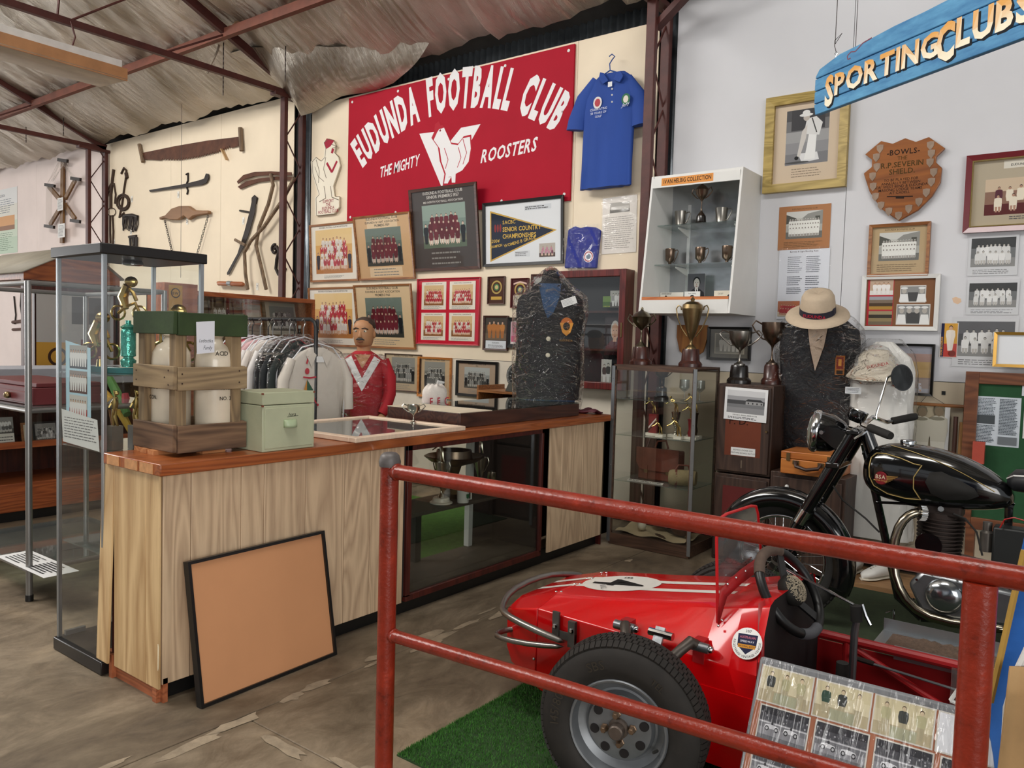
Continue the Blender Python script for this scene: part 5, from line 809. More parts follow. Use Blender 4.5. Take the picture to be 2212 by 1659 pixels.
# ---- low wooden shelf unit and dial scale
sx = onY(1042, 850, 5.5).x; sx1 = onY(1175, 858, 5.5).x; stz = onY(1110, 846, 5.5).z; e = E('shelf_unit', 'low brown wooden shelf unit against the wall, carrying the scale', 'shelf', ((sx + sx1) / 2, 5.6, 0))
B().bx(sx, sx1, 5.42, 5.8, stz - .02, stz).o('top', OAK, e); B().bx(sx, sx + .02, 5.42, 5.8, 0, stz - .02).o('side', OAK, e); B().bx(sx1 - .02, sx1, 5.42, 5.8, 0, stz - .02).o('side', OAK, e); B().bx(sx, sx1, 5.78, 5.8, 0, stz).o('back', DKWD, e); B().bx(sx, sx + .02, 5.42, 5.8, stz, stz + .04).o('end_lip', OAK, e)
c = onY(1122, 812, 5.5); e = E('dial_scale', 'grey dial weighing scale with black clock face on the shelf unit', 'scale', (c.x, 5.5, stz)); GS = mat('hammer_grey', '#55554f', .45, .2, .1); B().cyl((c.x, 5.46, c.z), (c.x, 5.58, c.z), .115, n=32).o('case', GS, e, bev=.006); B().prism([(c.x - .11, stz + .001), (c.x + .11, stz + .001), (c.x + .07, c.z - .06), (c.x - .07, c.z - .06)], 5.44, 5.6).o('foot', GS, e, bev=.004); B().cyl((c.x, 5.52, c.z + .11), (c.x, 5.52, c.z + .14), .015, n=10).o('knob', GS, e)
q = P((c.x, 5.4595, c.z)); q.ell(0, 0, .108, .108, '#2a2c2c', 36); q.ring(0, 0, .1, .103, '#c9c9c4', 36)
for i in range(60): a = 2 * PI * i / 60; l = .012 if i % 5 else .02; q.line([(math.cos(a) * .098, math.sin(a) * .098), (math.cos(a) * (.098 - l), math.sin(a) * (.098 - l))], .0016, '#d0d0cc')
for i in range(12): a = PI / 2 - 2 * PI * i / 12; q.text(str(i * 2), math.cos(a) * .065, math.sin(a) * .065 - .006, .017, '#d0d0cc')
q.rect(-.016, -.018, .02, .018, '#d8d4c8'); q.line([(0, .018), (0, .085)], .004, '#d8d4c8'); q.o('dial', PR, e, kind='stuff')
# ================================================================ RIGHT WALL
# ---- white wall cabinet of trophies, front sloping out at the bottom
cb = E('trophy_cabinet', 'white wall cabinet headed Ivan Helbig Collection with glass shelves', 'cabinet', (-2.52, 5.7, 1.74)); X0, X1, ZB, ZT3 = -2.89, -2.165, 1.745, 2.797; yf = lambda z: 5.53 - (ZT3 - z) / (ZT3 - ZB) * .14
for xa, xb in ((X0, X0 + .018), (X1 - .018, X1)): B().prism([(yf(ZB), ZB), (yf(ZT3), ZT3), (5.898, ZT3), (5.898, ZB)], xa, xb, 'x').o('side', WPAINT, cb, bev=.002)
B().bx(X0 + .018, X1 - .018, yf(ZT3) + .005, 5.898, ZT3 - .02, ZT3).o('top', WPAINT, cb); B().bx(X0 + .018, X1 - .018, yf(ZB) + .005, 5.898, ZB, ZB + .02).o('bottom', WPAINT, cb); B().bx(X0 + .018, X1 - .018, yf(2.72), yf(2.72) + .012, 2.705, ZT3 - .02).o('header', WPAINT, cb); B().bx(X0 + .018, X1 - .018, yf(1.78) , yf(1.78) + .02, ZB + .02, 1.845).o('apron', WPAINT, cb); B().bx(X0 + .02, X1 - .02, yf(1.85) - .003, yf(1.85) + .025, 1.845, 1.868).o('timber_lip', wood('lip_orange', '#a8592c', '#c67a44', 'x'), cb)
B().bx(X0 + .018, X1 - .018, 5.87, 5.89, ZB + .02, ZT3 - .02).o('foil_back', mat('silver_back', '#b4b7ba', .22, .8, .12, 3., .5, 4.), cb)
for z, d in ((2.43, .26), (2.125, .29)):
    B().bx(X0 + .025, X1 - .025, 5.87 - d, 5.865, z - .004, z + .004).o('glass_shelf', GSH, cb)
    for x in (-2.72, -2.27): B().prism([(5.87, z - .01), (5.87 - d * .75, z - .01), (5.87 - d * .75, z - .02), (5.87, z - .07)], x - .003, x + .003, 'x').o('bracket', WPAINT, cb)
for x in (-2.72, -2.27): B().bx(x - .012, x + .012, 5.86, 5.87, 1.92, 2.62).o('upright_strip', mat('strip_white', '#cfd0d0', .4), cb)
hp = Vector((X0 + .12, yf(2.735) - .002, 2.722)); q = P(hp); q.rect(-.03, -.006, .385, .052, '#d9924a'); q.text('IVAN HELBIG COLLECTION', .178, .01, .044, '#26180f', .02, wx=.68); q.o('name_plate', PR, cb)
zs = 2.4345; ya = 5.72
cup('silver_cup', 'tall copper-tinted two-handled cup on black plinth, top of the white cabinet', 'trophy', (onY(1514, 480, ya).x, ya, zs), .26, .05, COPP, 'lid', (.05, .07), hr=.7, group='cups in the white cabinet')
for u, lb in ((1470, 'left of the tall cup'), (1558, 'right of the tall cup')): cup('pewter_mug', 'plain pewter tankard on the top glass shelf, ' + lb, 'tankard', (onY(u, 480, ya).x, ya, zs), .115, .048, PEWT, 'mug', handles=1, hr=.7, group='pewter tankards')
for u, lb in ((1447, 'left one'), (1512, 'middle one'), (1570, 'right one')): cup('goblet_mug', 'dark silver footed mug on the lower glass shelf, ' + lb, 'mug', (onY(u, 565, ya).x, ya, 2.1295), .135, .04, COPP, 'goblet', handles=1, hr=.75, group='dark silver footed mugs')
sheet('portrait_photo', 'monochrome portrait of a man in a suit standing in the white cabinet', (1487, 592, 1522, 643), 5.78, portrait('#55555a', '#26262a', '#b8b4ae', '#1c1c1c', suit=True), 'photo', th=.004); sheet('small_card', 'white printed card with tiny picture, left end of the cabinet floor', (1427, 632, 1476, 647), 5.7, lambda p, W, H: (p.rect(0, 0, W, H, '#e6e2d6'), p.ell(W * .25, H * .3, W * .06, H * .3, '#333333'), p.lines(W * .05, H * .7, W * .6, H * .95, 2, '#555555')), 'card', th=.003, group='cards in the white cabinet'); sheet('small_card', 'small captioned head card in front of the portrait', (1479, 630, 1512, 648), 5.68, lambda p, W, H: (p.rect(0, 0, W, H, '#e2e2de'), p.ell(W * .5, H * .3, W * .16, H * .3, '#333333'), p.text('Ivan Helbig', W / 2, H * .7, H * .22, '#222222')), 'card', th=.003, group='cards in the white cabinet'); sheet('small_card', 'cream card with red and black emblems, right end of the cabinet floor', (1543, 628, 1583, 648), 5.7, lambda p, W, H: (p.rect(0, 0, W, H, '#e6decb'), p.ell(W * .35, H * .25, W * .1, H * .18, '#b03a3a'), p.ell(W * .8, H * .35, W * .1, H * .25, '#333333'), p.text('GOLF', W * .35, H * .6, H * .25, '#555555')), 'card', th=.003, group='cards in the white cabinet')
# ---- tall glass display case
dc = E('display_case', 'brown-framed glass display case with aluminium corner strips at the counter end', 'display case', (-2.63, 5.4, 0)); X0, X1, Y0, Y1, ZC = -2.955, -2.305, 5.17, 5.6, 1.355; DBW = wood('case_brown', '#3d2b22', '#5a4132', 'x', 6, .5)
B().bx(X0, X1, Y0, Y1, .003, .085).o('base', DBW, dc); B().bx(X0 + .0, X1, Y0, Y1, ZC - .012, ZC).o('top', DBW, dc)
for x in (X0, X1 - .02):
    for y in (Y0, Y1 - .02): B().bx(x, x + .02, y, y + .02, .085, ZC - .012).o('post', DBW, dc)
B().bx(X0, X1, Y0, Y0 + .015, ZC - .04, ZC - .012).o('top_rail', DBW, dc); B().bx(X0, X1, Y1 - .015, Y1, ZC - .04, ZC - .012).o('top_rail', DBW, dc)
for x in (X0 - .014, X1 - .012): B().bx(x, x + .026, Y0 - .006, Y0 - .001, .02, ZC - .01).o('alu_strip', ALU, dc); 
for z in (.25, .6, .95, 1.25):
    for x in (X0 - .001, X1 + .001): B().cyl((x, Y0 - .009, z), (x, Y0 - .006, z), .004, n=6).o('screw', STL, dc)
for q in (((X0, Y0 + .004), (X1, Y0 + .004)), ((X1 - .004, Y0), (X1 - .004, Y1)), ((X0 + .004, Y0), (X0 + .004, Y1))): B().add([(q[0][0], q[0][1], .085), (q[1][0], q[1][1], .085), (q[1][0], q[1][1], ZC - .02), (q[0][0], q[0][1], ZC - .02)], [(0, 1, 2, 3)]).o('glass_panel', GLASSD, dc)
for z in (1.1, .83, .485): B().bx(X0 + .02, X1 - .02, Y0 + .02, Y1 - .02, z - .003, z + .003).o('shelf', GSH, dc)
cup('silver_cup', 'small tarnished one-handled cup with wreath badge on the top case shelf', 'trophy', (-2.66, 5.37, 1.1035), .14, .055, COPP, 'bowl', (.055, .09), handles=1, hr=.6)
for x, lb in ((-2.49, 'left one'), (-2.37, 'right one')): cup('wine_glass', 'stemmed wine glass on the top case shelf, ' + lb, 'glass', (x, 5.4, 1.1035), .155, .042, film('clear_glassware', (.9, .92, .92), .15, .05, 0, haze=.05), 'wine', handles=0, group='wine glasses in the display case')
RBX = mat('red_column', '#7a1c22', .3, 0, .1)
for i, (x, y, h, lb, kind) in enumerate(((-2.68, 5.3, .28, 'on a red striped column', 1), (-2.52, 5.34, .3, 'on a silver cup', 2), (-2.4, 5.4, .33, 'on a dark column', 3), (-2.38, 5.3, .25, 'on a crowned red column', 4), (-2.6, 5.26, .13, 'the smallest, in front of the red column', 0), (-2.45, 5.25, .17, 'bending low at the front right', 0))):
    e = E('bowls_trophy', 'gold lawn bowler trophy figure ' + lb, 'trophy', (x, y, .8335), group='gold bowler trophies in the display case'); s = h * (.42 if kind else .8); z0 = .02; B().bx(x - .05 + .02 * (kind == 0), x + .05 - .02 * (kind == 0), y - .03, y + .03, .8335, .8335 + .022).o('base', MARB, e, bev=.002); zt = .8335 + .022
    if kind == 1: B().bx(x - .03, x + .03, y - .02, y + .02, zt, zt + h * .5).o('column', RBX, e); q = P((x - .03, y - .0205, zt)); q.poly([(0, .03), (0, .045), (.06, .115), (.06, .1)], '#d8d0c8'); q.poly([(0, .01), (0, .022), (.06, .092), (.06, .08)], '#1a1a1a'); q.o('stripe', PR, e)
    elif kind == 2: B().lathe([(a * .035, zt + z * h * .55) for a, z in CUPP['tall']], (x, y, 0), 16).o('cup', SILV, e)
    elif kind: B().lathe([(.02, zt), (.026, zt + h * .1), (.018, zt + h * .2), (.024, zt + h * .45), (.03, zt + h * .5), (.01, zt + h * .52)], (x, y, 0), 14).o('column', RBX if kind == 4 else COPP, e)
    b = B(); fig(b, (x, y, zt + (h * .52 if kind else 0)), s, -.9); b.o('figure', GOLD, e)
e = E('leather_satchel', 'brown leather school satchel with flap inside the display case', 'bag', (-2.65, 5.42, .4885)); LT = mat('satchel_brown', '#6b3222', .55, 0, .25, 8.); B().bx(-2.83, -2.5, 5.36, 5.48, .4885, .72).o('body', LT, e, bev=.012); B().prism([(-2.84, .735), (-2.49, .735), (-2.49, .62), (-2.52, .57), (-2.58, .56), (-2.75, .56), (-2.81, .57), (-2.84, .62)], 5.345, 5.357).o('flap', LT, e, bev=.004); B().tube([(-2.72, 5.42, .73), (-2.7, 5.42, .78), (-2.63, 5.42, .79), (-2.61, 5.42, .73)], .008, 8).o('handle', LT, e)
for x in (-2.75, -2.57): B().bx(x - .012, x + .012, 5.34, 5.346, .5, .6).o('strap', LT, e); B().bx(x - .015, x + .015, 5.337, 5.34, .545, .57).o('buckle', BRASS, e)
e = E('canvas_roll_bag', 'rolled khaki canvas bag with leather straps beside the satchel', 'bag', (-2.43, 5.36, .4885)); KH = mat('khaki_canvas', '#8a7a58', .9, 0, .12, 30., .2, 120.); B().tube([(-2.52, 5.27, .548), (-2.5, 5.275, .548), (-2.37, 5.35, .548), (-2.35, 5.355, .548)], [.05, .058, .058, .05], 20).o('roll', KH, e)
for t in (.2, .75): p0 = Vector((-2.52, 5.27, .548)).lerp(Vector((-2.35, 5.355, .548)), t); p1 = Vector((-2.52, 5.27, .548)).lerp(Vector((-2.35, 5.355, .548)), t + .08); B().tube([p0, p1], .0605, 20).o('strap', LT, e)
B().tube([(-2.48, 5.285, .605), (-2.46, 5.29, .64), (-2.4, 5.32, .64), (-2.39, 5.33, .605)], .007, 6).o('handle', LT, e)
sheet('typed_strip', 'narrow typed caption strip on the satchel shelf', (-2.84, -2.55, .489, .51), 5.22, lambda p, W, H: (p.rect(0, 0, W, H, '#cfcbc0'), p.lines(.01, .004, W - .01, H - .004, 1, '#555555')), 'card', tilt=-60)
e = E('cloth_pad', 'crumpled beige cloth on the display case floor', 'cloth', (-2.63, 5.4, .085)); B().grid(lambda u, v: (-2.92 + u * .57, 5.2 + v * .3, .087 + .02 * math.sin(u * 6 + 1) * v + .01 * math.sin(u * 13 + v * 9) + .012), 20, 12).o('cloth', mat('beige_cloth', '#c0ac8a', .9, 0, .08, 8., .2, 60.), e, ang=180)
B().sph((-2.74, 5.29, .15), .034, n=18, m=12).o('cricket_ball', mat('ball_cream', '#cfc6b0', .5, 0, .1, 12.), label='pale round jack ball on the cloth in the display case', cat='ball', group='balls in the display case'); B().sph((-2.44, 5.34, .185), .075, (1.15, 1, .95), 20, 12).o('leather_ball', mat('ball_brown', '#4a2c22', .45, 0, .15), label='large dark brown leather ball on the display case floor', cat='ball', group='balls in the display case'); B().sph((-2.66, 5.45, .17), .07, (1.2, .9, .8), 18, 12).o('leather_ball', 'ball_brown', label='flattened dark leather ball behind the pale jack', cat='ball', group='balls in the display case')
# ---- trophies standing on top
cup('lidded_trophy', 'tall lidded silver cup trophy at the left on the display case top', 'trophy', (-2.835, 5.35, ZC + .0005), .3, .075, mat('dull_silver', '#77705f', .3, 1, .2, 8.), 'lid', (.085, .135), DKWD, hr=.6, group='big trophies on the cases')
t = cup('gold_trophy', 'tall brass cone-shaped cup trophy with scroll handles beside the wooden shield', 'trophy', (-2.43, 5.35, ZC + .0005), .29, .075, BRASS, 'tall', (.085, .13), DKWD, handles=0, group='big trophies on the cases'); b = B(); b.lathe([(.076, 0), (.07, .03), (.04, .05), (.012, .055), (.016, .07), (.004, .085)], (-2.43, 5.35, ZC + .42), 20); b.o('lid', BRASS, t)
for sg in (-1, 1): B().tube([(-2.43 + sg * x, 5.35, ZC + .0005 + z) for x, z in ((.035, .22), (.08, .28), (.115, .36), (.125, .42), (.11, .445), (.09, .435), (.085, .41))], .005, 6).o('handle', BRASS, t)
LT_ = 1.25; cup('silver_cup', 'wide silver rose-bowl cup with loop handles on the locker', 'trophy', (-2.1, 5.45, LT_ + .0005), .24, .08, PEWT, 'bowl', (.085, .13), BAKE, hr=.85, group='big trophies on the cases', rz=.2); cup('silver_cup', 'tall silver cup with round loop handles, right on the locker beside the wrapped jacket', 'trophy', (onY(1665, 828, 5.6).x, 5.6, LT_ + .0005), .3, .08, COPP, 'bowl', (.07, .14), DKWD, hr=.8, group='big trophies on the cases', rz=.5)
# ---- lockers
LK = wood('locker_brown', '#2f2019', '#48342a', 'z', 5, .5); lx0, lx1 = onY(1552, 830, 5.33).x, onY(1672, 832, 5.33).x; lk = E('bowls_locker', 'dark brown wooden locker numbered one with brick-red door panel', 'locker', ((lx0 + lx1) / 2, 5.55, 0)); lz = onY(1555, 1018, 5.33).z
B().bx(lx0, lx1, 5.33, 5.8, lz, LT_).o('upper_body', LK, lk, bev=.004); B().bx(lx0, lx1, 5.33, 5.8, .003, lz - .01).o('lower_body', LK, lk, bev=.004)
for z0, z1, c in ((lz + .015, LT_ - .015, '#6b3018'), (.03, lz - .03, '#5e1a18')):
    d = B().bx(lx0 + .015, lx1 - .015, 5.315, 5.33, z0, z1).o('door', LK, lk, bev=.003); B().bx(lx0 + .07, lx1 - .07, 5.3145, 5.316, z0 + .11, z1 - .06).o('door_panel', mat('panel' + c, c, .5, 0, .12, 5.), d); B().cyl((lx1 - .03, 5.3, (z0 + z1) / 2), (lx1 - .03, 5.315, (z0 + z1) / 2), .008, n=8).o('key_knob', BRASS, d)
q = P((lx0, 5.313, lz)); W = lx1 - lx0; q.text('F. D.', W * .42, .345, .075, '#2a1712', .0); q.text('1', W * .5, .045, .075, '#6b5d50', .02); q.rect(W * .3, .13, W * .74, .185, '#e0e0de'); q.text('BOWLS LOCKER 1959', W * .52, .163, .014, '#333333', .01); q.text('CONTAINS BOWLS HAT ETC', W * .52, .143, .014, '#333333', .01); q.o('lettering', PR, lk, kind='stuff')
sheet('flood_photo', 'monochrome photo of greens under water pinned to the locker', (1566, 836, 1655, 913), 5.31, lambda p, W, H: (p.rect(0, 0, W, H, '#e2e2e2'), p.gradbg(W * .06, H * .22, W * .94, H * .92, ['#8a8a8c', '#77787a', '#9a9a9c', '#c9c9ca']), p.rect(W * .06, H * .5, W * .94, H * .62, '#4a4a4c'), p.rect(W * .5, H * .5, W * .9, H * .6, '#9a9a9a'), p.poly([(W * .48, H * .6), (W * .55, H * .67), (W * .85, H * .67), (W * .92, H * .6)], '#3a3a3c'), [p.rect(W * a, H * .52, W * (a + .03), H * .57, '#3a3a3a') for a in (.55, .65, .75, .85)], p.text('EUDUNDA GREENS UNDERWATER', W / 2, H * .14, H * .06, '#222222', .01, wx=.8), p.lines(W * .1, H * .04, W * .9, H * .11, 2, '#555555')), 'photo', th=.002, roll=1.5)
# second low locker + suitcase
sx0, sx1 = lx1 + .015, lx1 + .5; k = E('low_locker', 'low dark wooden locker with a white knob under the orange case', 'locker', ((sx0 + sx1) / 2, 5.5, 0)); sz = .68; B().bx(sx0, sx1, 5.3, 5.75, .003, sz).o('body', LK, k, bev=.004); d = B().bx(sx0 + .02, sx1 - .02, 5.285, 5.3, .03, sz - .03).o('door', LK, k, bev=.003); B().sph((sx0 + .12, 5.275, sz - .09), .014, n=10).o('knob', WPAINT, d)
OC = wood('orange_case', '#a85a20', '#c67a36', 'x', 4, .4, coat=.3); e = E('wooden_suitcase', 'orange varnished wooden carry case with brown handle and catches', 'suitcase', ((sx0 + sx1) / 2, 5.4, sz)); a0, a1 = onY(1686, 1000, 5.25).x, onY(1788, 1000, 5.25).x; a1 = a0 + .36; B().bx(a0, a1, 5.25, 5.6, sz + .001, sz + .1).o('lower_half', OC, e, bev=.005); B().bx(a0, a1, 5.25, 5.6, sz + .102, sz + .15).o('lid', OC, e, bev=.005)
B().tube([(a0 + .1, 5.245, sz + .085), (a0 + .11, 5.22, sz + .06), (a0 + .18, 5.21, sz + .045), (a0 + .25, 5.22, sz + .06), (a0 + .26, 5.245, sz + .085)], .012, 8).o('handle', mat('handle_brown', '#3a2218', .5), e)
for x in (.1, .26): B().bx(a0 + x - .02, a0 + x + .02, 5.243, 5.25, sz + .07, sz + .095).o('handle_mount', BRASS, e)
for x in (.05, .31): B().bx(a0 + x - .012, a0 + x + .012, 5.243, 5.25, sz + .09, sz + .14).o('catch', BRASS, e)
# ---- framed and pinned pictures of the right wall
def bowler(p, W, H):
    p.rect(0, 0, W, H, '#cbb8a0'); x0, y0, x1, y1 = W * .2, H * .24, W * .82, H * .9; w, h = x1 - x0, y1 - y0; p.gradbg(x0, y0, x1, y1, ['#77777a', '#8a8a8c', '#9a9a9a', '#6d6d6e', '#4a4a4c']); p.rect(x0 + w * .12, y0 + h * .62, x1 - w * .1, y1, '#3a3a3d'); g = lambda a, b: (x0 + w * a, y0 + h * b)
    p.poly([g(.3, .2), g(.75, .2), g(.8, .06), g(.4, .03)], '#d8d8d8'); p.poly([g(.45, .08), g(.7, .08), g(.72, .5), g(.8, .58), g(.55, .6), g(.5, .3)], '#e4e4e2'); p.poly([g(.42, .55), g(.78, .5), g(.85, .72), g(.7, .84), g(.48, .82)], '#d6d6d4'); p.poly([g(.5, .72), g(.38, .6), g(.28, .15), g(.35, .14), g(.48, .48)], '#c9c4be'); p.line([g(.6, .82), g(.72, .55)], .008, '#3a3a3a'); p.ell(*g(.47, .84), w * .075, h * .06, '#b5aca4', 12); p.ell(*g(.46, .89), w * .16, h * .03, '#dcdcda', 14); p.ell(*g(.46, .93), w * .09, h * .05, '#dcdcda', 12); p.ell(*g(.27, .12), w * .05, h * .035, '#161616', 12); p.ell(*g(.28, .04), w * .3, h * .02, '#4a4a4a', 12); p.lines(W * .3, H * .08, W * .75, H * .2, 4, '#77695a', .25)
framed('bowler_picture', 'gold-green wide wooden frame with a monochrome lawn bowler behind the blue sign', (1659.6, 216, 1829, 404), WY - .006, wood('gilt_frame', '#8a7434', '#b39a55', 'x', 6, .45), .062, bowler, depth=.045)
def bwbuild(p, x0, y0, x1, y1, seed):
    w, h = x1 - x0, y1 - y0; p.gradbg(x0, y0, x1, y1, ['#6d6d68', '#a8a8a2', '#b9b9b2', '#c9c9c4']); p.poly([(x0 + w * .45, y0 + h * .5), (x1, y0 + h * .5), (x1, y1), (x0 + w * .6, y0 + h * .9), (x0 + w * .45, y0 + h * .75)], '#8d8d88'); p.poly([(x0, y0 + h * .55), (x0 + w * .3, y0 + h * .6), (x0 + w * .28, y0 + h * .75), (x0, y0 + h * .9)], '#55554f'); p.rect(x0 + w * .8, y0 + h * .65, x0 + w * .93, y0 + h * .8, '#55554f'); rr = random.Random(seed)
    for r, (n, yy) in enumerate(((12, .34), (12, .2), (10, .06))):
        for i in range(n): p.person(x0 + w * (.08 + .84 * (i + .5) / n), y0 + h * yy, h * .38, '#e0e0da', '#8d8780', '#e6e6e0', '#d0d0ca', pose='sit' if r == 2 else 'stand', w=.9)
def bcard(bgc, seed, m, cap):
    def d(p, W, H): p.rect(0, 0, W, H, bgc); p.text('EUDUNDA BOWLING CLUB', W / 2, H * .91, H * .045, '#5d4a34', .01); bwbuild(p, W * m, H * cap, W * (1 - m), H * .87, seed); p.lines(W * .12, H * .05, W * .88, H * (cap - .06), 4, '#6d5a44', .22)
    return d
sheet('mounted_photo', 'bowling club group photo on brown card above the typed list', (1684, 448, 1791.6, 536), WY - .002, bcard('#a8754f', 51, .15, .25), 'photo', th=.003); framed('club_picture', 'brown-framed bowling club group photo below the wooden shield', (1880, 487, 2006, 595.6), WY - .006, OAK, .02, bcard('#b39c78', 52, .14, .28), depth=.03)
def fixture(p, W, H):
    p.rect(0, 0, W, H, '#dcdfe6'); p.text('Barossa & Light Bowling Assn.', W / 2, H * .955, H * .03, '#3a2a2a', .015)
    for y0, y1, n in ((.66, .9, 9), (.48, .62, 5), (.36, .46, 4)): p.lines(W * .18, H * y0, W * .48, H * y1, n, '#6b6f78', .35); p.lines(W * .55, H * y0, W * .85, H * y1, n, '#6b6f78', .35)
    p.team(W * .02, H * .04, W * .46, H * .26, (7, 7), ('#a82a30', '#b83a38'), '#b06a4a', '#c9b8a0', legs='#a82a30', rr=random.Random(5)); p.rect(W * .5, H * .16, W * .98, H * .3, '#b59a82'); p.lines(W * .52, H * .18, W * .96, H * .29, 3, '#5a4234', .4); p.rect(W * .5, 0, W * .98, H * .15, '#d0c9c0')
sheet('fixture_list', 'typed bowling fixture list with small red team photo in plastic sleeve', (1684, 540, 1786, 690), WY - .003, fixture, sleeve=True)
def shield_(p, W, H): pass
sh = E('bowls_shield', 'varnished timber honour shield lettered Bowls the Severin Shield', 'shield', W2(1945, 478)); SP = [(1870.5, 335), (1905, 306), (1930, 312), (1957, 300), (1980, 308), (2008, 297.5), (2043, 322), (2024, 340), (2023, 352), (2036, 364), (2033, 395), (2015, 425), (1985, 455), (1943, 478.5), (1905, 452), (1880, 415), (1867.5, 376), (1885, 362), (1885, 346)]
B().prism([A(u, v, WY - .01) for u, v in SP], WY - .035, WY - .008).o('board', wood('shield_wood', '#764016', '#94561f', 'x', 2.2, .35, coat=.3), sh, bev=.004)
q = P((0, WY - .0355, 0)); g = lambda u, v: A(u, v, WY - .035); INK = '#241309'
for t, u, v, s, b, c in (('-BOWLS-', 1951, 333, .05, .015, INK), ('THE', 1949, 345, .036, .012, '#5a3a10'), ('R.P.SEVERIN', 1948, 360, .05, .018, '#4a3510'), ('SHIELD.', 1948, 375, .05, .018, '#4a3510'), ('TO BE PLAYED FOR', 1946, 390, .025, .006, INK), ('ANNUALLY BETWEEN', 1945, 397.5, .025, .006, INK), ("NOR' WEST BEND & EUDUNDA", 1944, 404.5, .025, .006, INK), ('MASONIC LODGE TEAMS', 1944, 411.5, .025, .006, INK), ('AT CADELL', 1943, 418.5, .025, .006, INK)): c_ = g(u, v); q.text(t, c_[0], c_[1], s, c, b, wx=.95)
q.line([g(1916, 425), g(1972, 424)], .008, INK); q.line([g(1935, 427), g(1953, 427)], .012, INK); q.o('lettering', PAINT, sh, kind='stuff')
TARN = mat('tarnished_plate', '#a08a78', .35, .75, .2, 14.)
for u, v in ((1901, 322), (1893, 341), (1894, 362), (1885, 382), (1886, 404), (1891, 426), (1903, 445), (1920, 458), (1941, 467), (1963, 452), (1985, 437), (2001, 417), (2012, 394), (2017, 373), (2009, 352), (2012, 333), (2010, 315)):
    c_ = g(u, v); B().prism([(c_[0] + a, c_[1] + b) for a, b in ((-.022, .026), (0, .03), (.022, .026), (.02, -.004), (0, -.03), (-.02, -.004))], WY - .038, WY - .035).o('name_shield', TARN, sh)
def cork(p, W, H):
    p.rect(0, 0, W, H, '#7a5234'); p.rect(W * .03, H * .03, W * .41, H * .97, '#b03038'); p.team(W * .06, H * .66, W * .4, H * .97, (4,), ('#e6e2de',), '#b9a08a', '#d8d4ce', legs='#e0dcd8', rr=random.Random(61)); p.gradbg(W * .06, H * .36, W * .4, H * .63, ['#a8823a', '#4a3a2a', '#7a6a5a', '#9a9aa0']); p.gradbg(W * .06, H * .04, W * .4, H * .33, ['#6d6250', '#8a7a58', '#3a342c', '#9a8a6a'])
    for (a, b, c, d, n) in ((.5, .5, .86, .85, 2), (.46, .05, .93, .47, 4)):
        p.rect(W * a, H * b, W * c, H * d, '#d0cec8'); p.rect(W * (a + .01), H * (b + .02), W * (c - .01), H * (d - .02), '#8a8a88'); w = c - a; p.rect(W * (a + w * .3), H * (b + .03), W * (c - w * .3 + (.0)), H * (b + (d - b) * .6), '#4a4a4a')
        for i in range(n): xx = a + w * (.16 + .68 * (i / (n - 1))); p.poly([(W * (xx - .07), H * (b + .02)), (W * (xx + .07), H * (b + .02)), (W * (xx + .05), H * (b + (d - b) * .5)), (W * (xx - .05), H * (b + (d - b) * .5))], '#e2e2e0') if i in (0, n - 1) else None; p.ell(W * xx, H * (b + (d - b) * .68), W * .035, H * .055, '#b0aaa2'); p.ell(W * xx, H * (b + (d - b) * .84), W * .05, H * .025, '#dcdcda')
framed('photo_board', 'white-framed cork board with colour and monochrome bowls photos above the dress', (1865, 596, 2026.5, 715), WY - .006, WPAINT, .028, cork, 'photo board', .03, glass=False)
def maroonpic(p, W, H): p.rect(0, 0, W, H, '#b0a48e'); p.rect(W * .32, H * .84, W * .95, H * .95, '#d6d0c2'); p.text('EUDUNDA ROBERTSTOWN', W * .62, H * .87, H * .045, '#3a3a34', .015); p.team(W * .15, H * .18, W * .86, H * .7, (5, 4), ('#e2d8c4', '#dcd0ba', '#5a3038'), ['#8a6a5a', '#c9b49a'], ['#5a2a2a'], '#b08a74', '#e2d8c4', rr=random.Random(71)); p.lines(W * .4, H * .1, W * .8, H * .16, 2, '#555555', .4)
framed('club_picture', 'large maroon and gold framed bowls team photo at the right edge', (2090, 339, 2330, 492), WY - .006, mat('maroon_gloss', '#6b1a22', .3, 0, .1, coat=.4), .035, maroonpic, depth=.035, lip=GOLD)
for px, lb, sd, rw in (((2094, 511, 2197, 594), 'laminated monochrome cricket team photo with trees, upper of the column', 81, (8, 6)), ((2090, 608, 2199, 680), 'laminated monochrome cricket team photo with dark backdrop, middle of the column', 82, (7, 6)), ((2061, 688, 2195, 796), 'large laminated monochrome team photo behind the gold frame, lowest of the column', 83, (6, 5))): sheet('laminated_photo', lb, px, WY - .003, bwteam(rw, ('#e4e4e2', '#d8d8d6'), ['#6d6f70', '#3a3c3c'] if sd < 83 else ['#4a4a4c', '#5d5d60'], '#8a8a88', cap=.16, border=('#cfd0d2', .06), seed=sd), 'photo', 'laminated cricket photos', True)
sheet('cricket_card', 'tall printed cricketer card with orange ground and lettered navy edge', (2033, 697, 2067, 773), WY - .004, lambda p, W, H: (p.rect(0, 0, W, H, '#d0c9c4'), p.rect(W * .04, H * .02, W * .22, H * .98, '#25284a'), p.rect(W * .22, H * .02, W * .96, H * .98, '#b8433a'), p.rect(W * .22, H * .4, W * .96, H * .98, '#cf9a3a'), p.person(W * .58, H * .2, H * .72, '#e6dcd0', legs='#e2d8cc'), p.ell(W * .7, H * .12, W * .22, H * .09, '#7a2a20'), p.text('DON BRADMAN', W * .16, H * .06, W * .16, '#d8a04a', .02, 'l', rot=PI / 2, wx=.95)), 'card', th=.003)
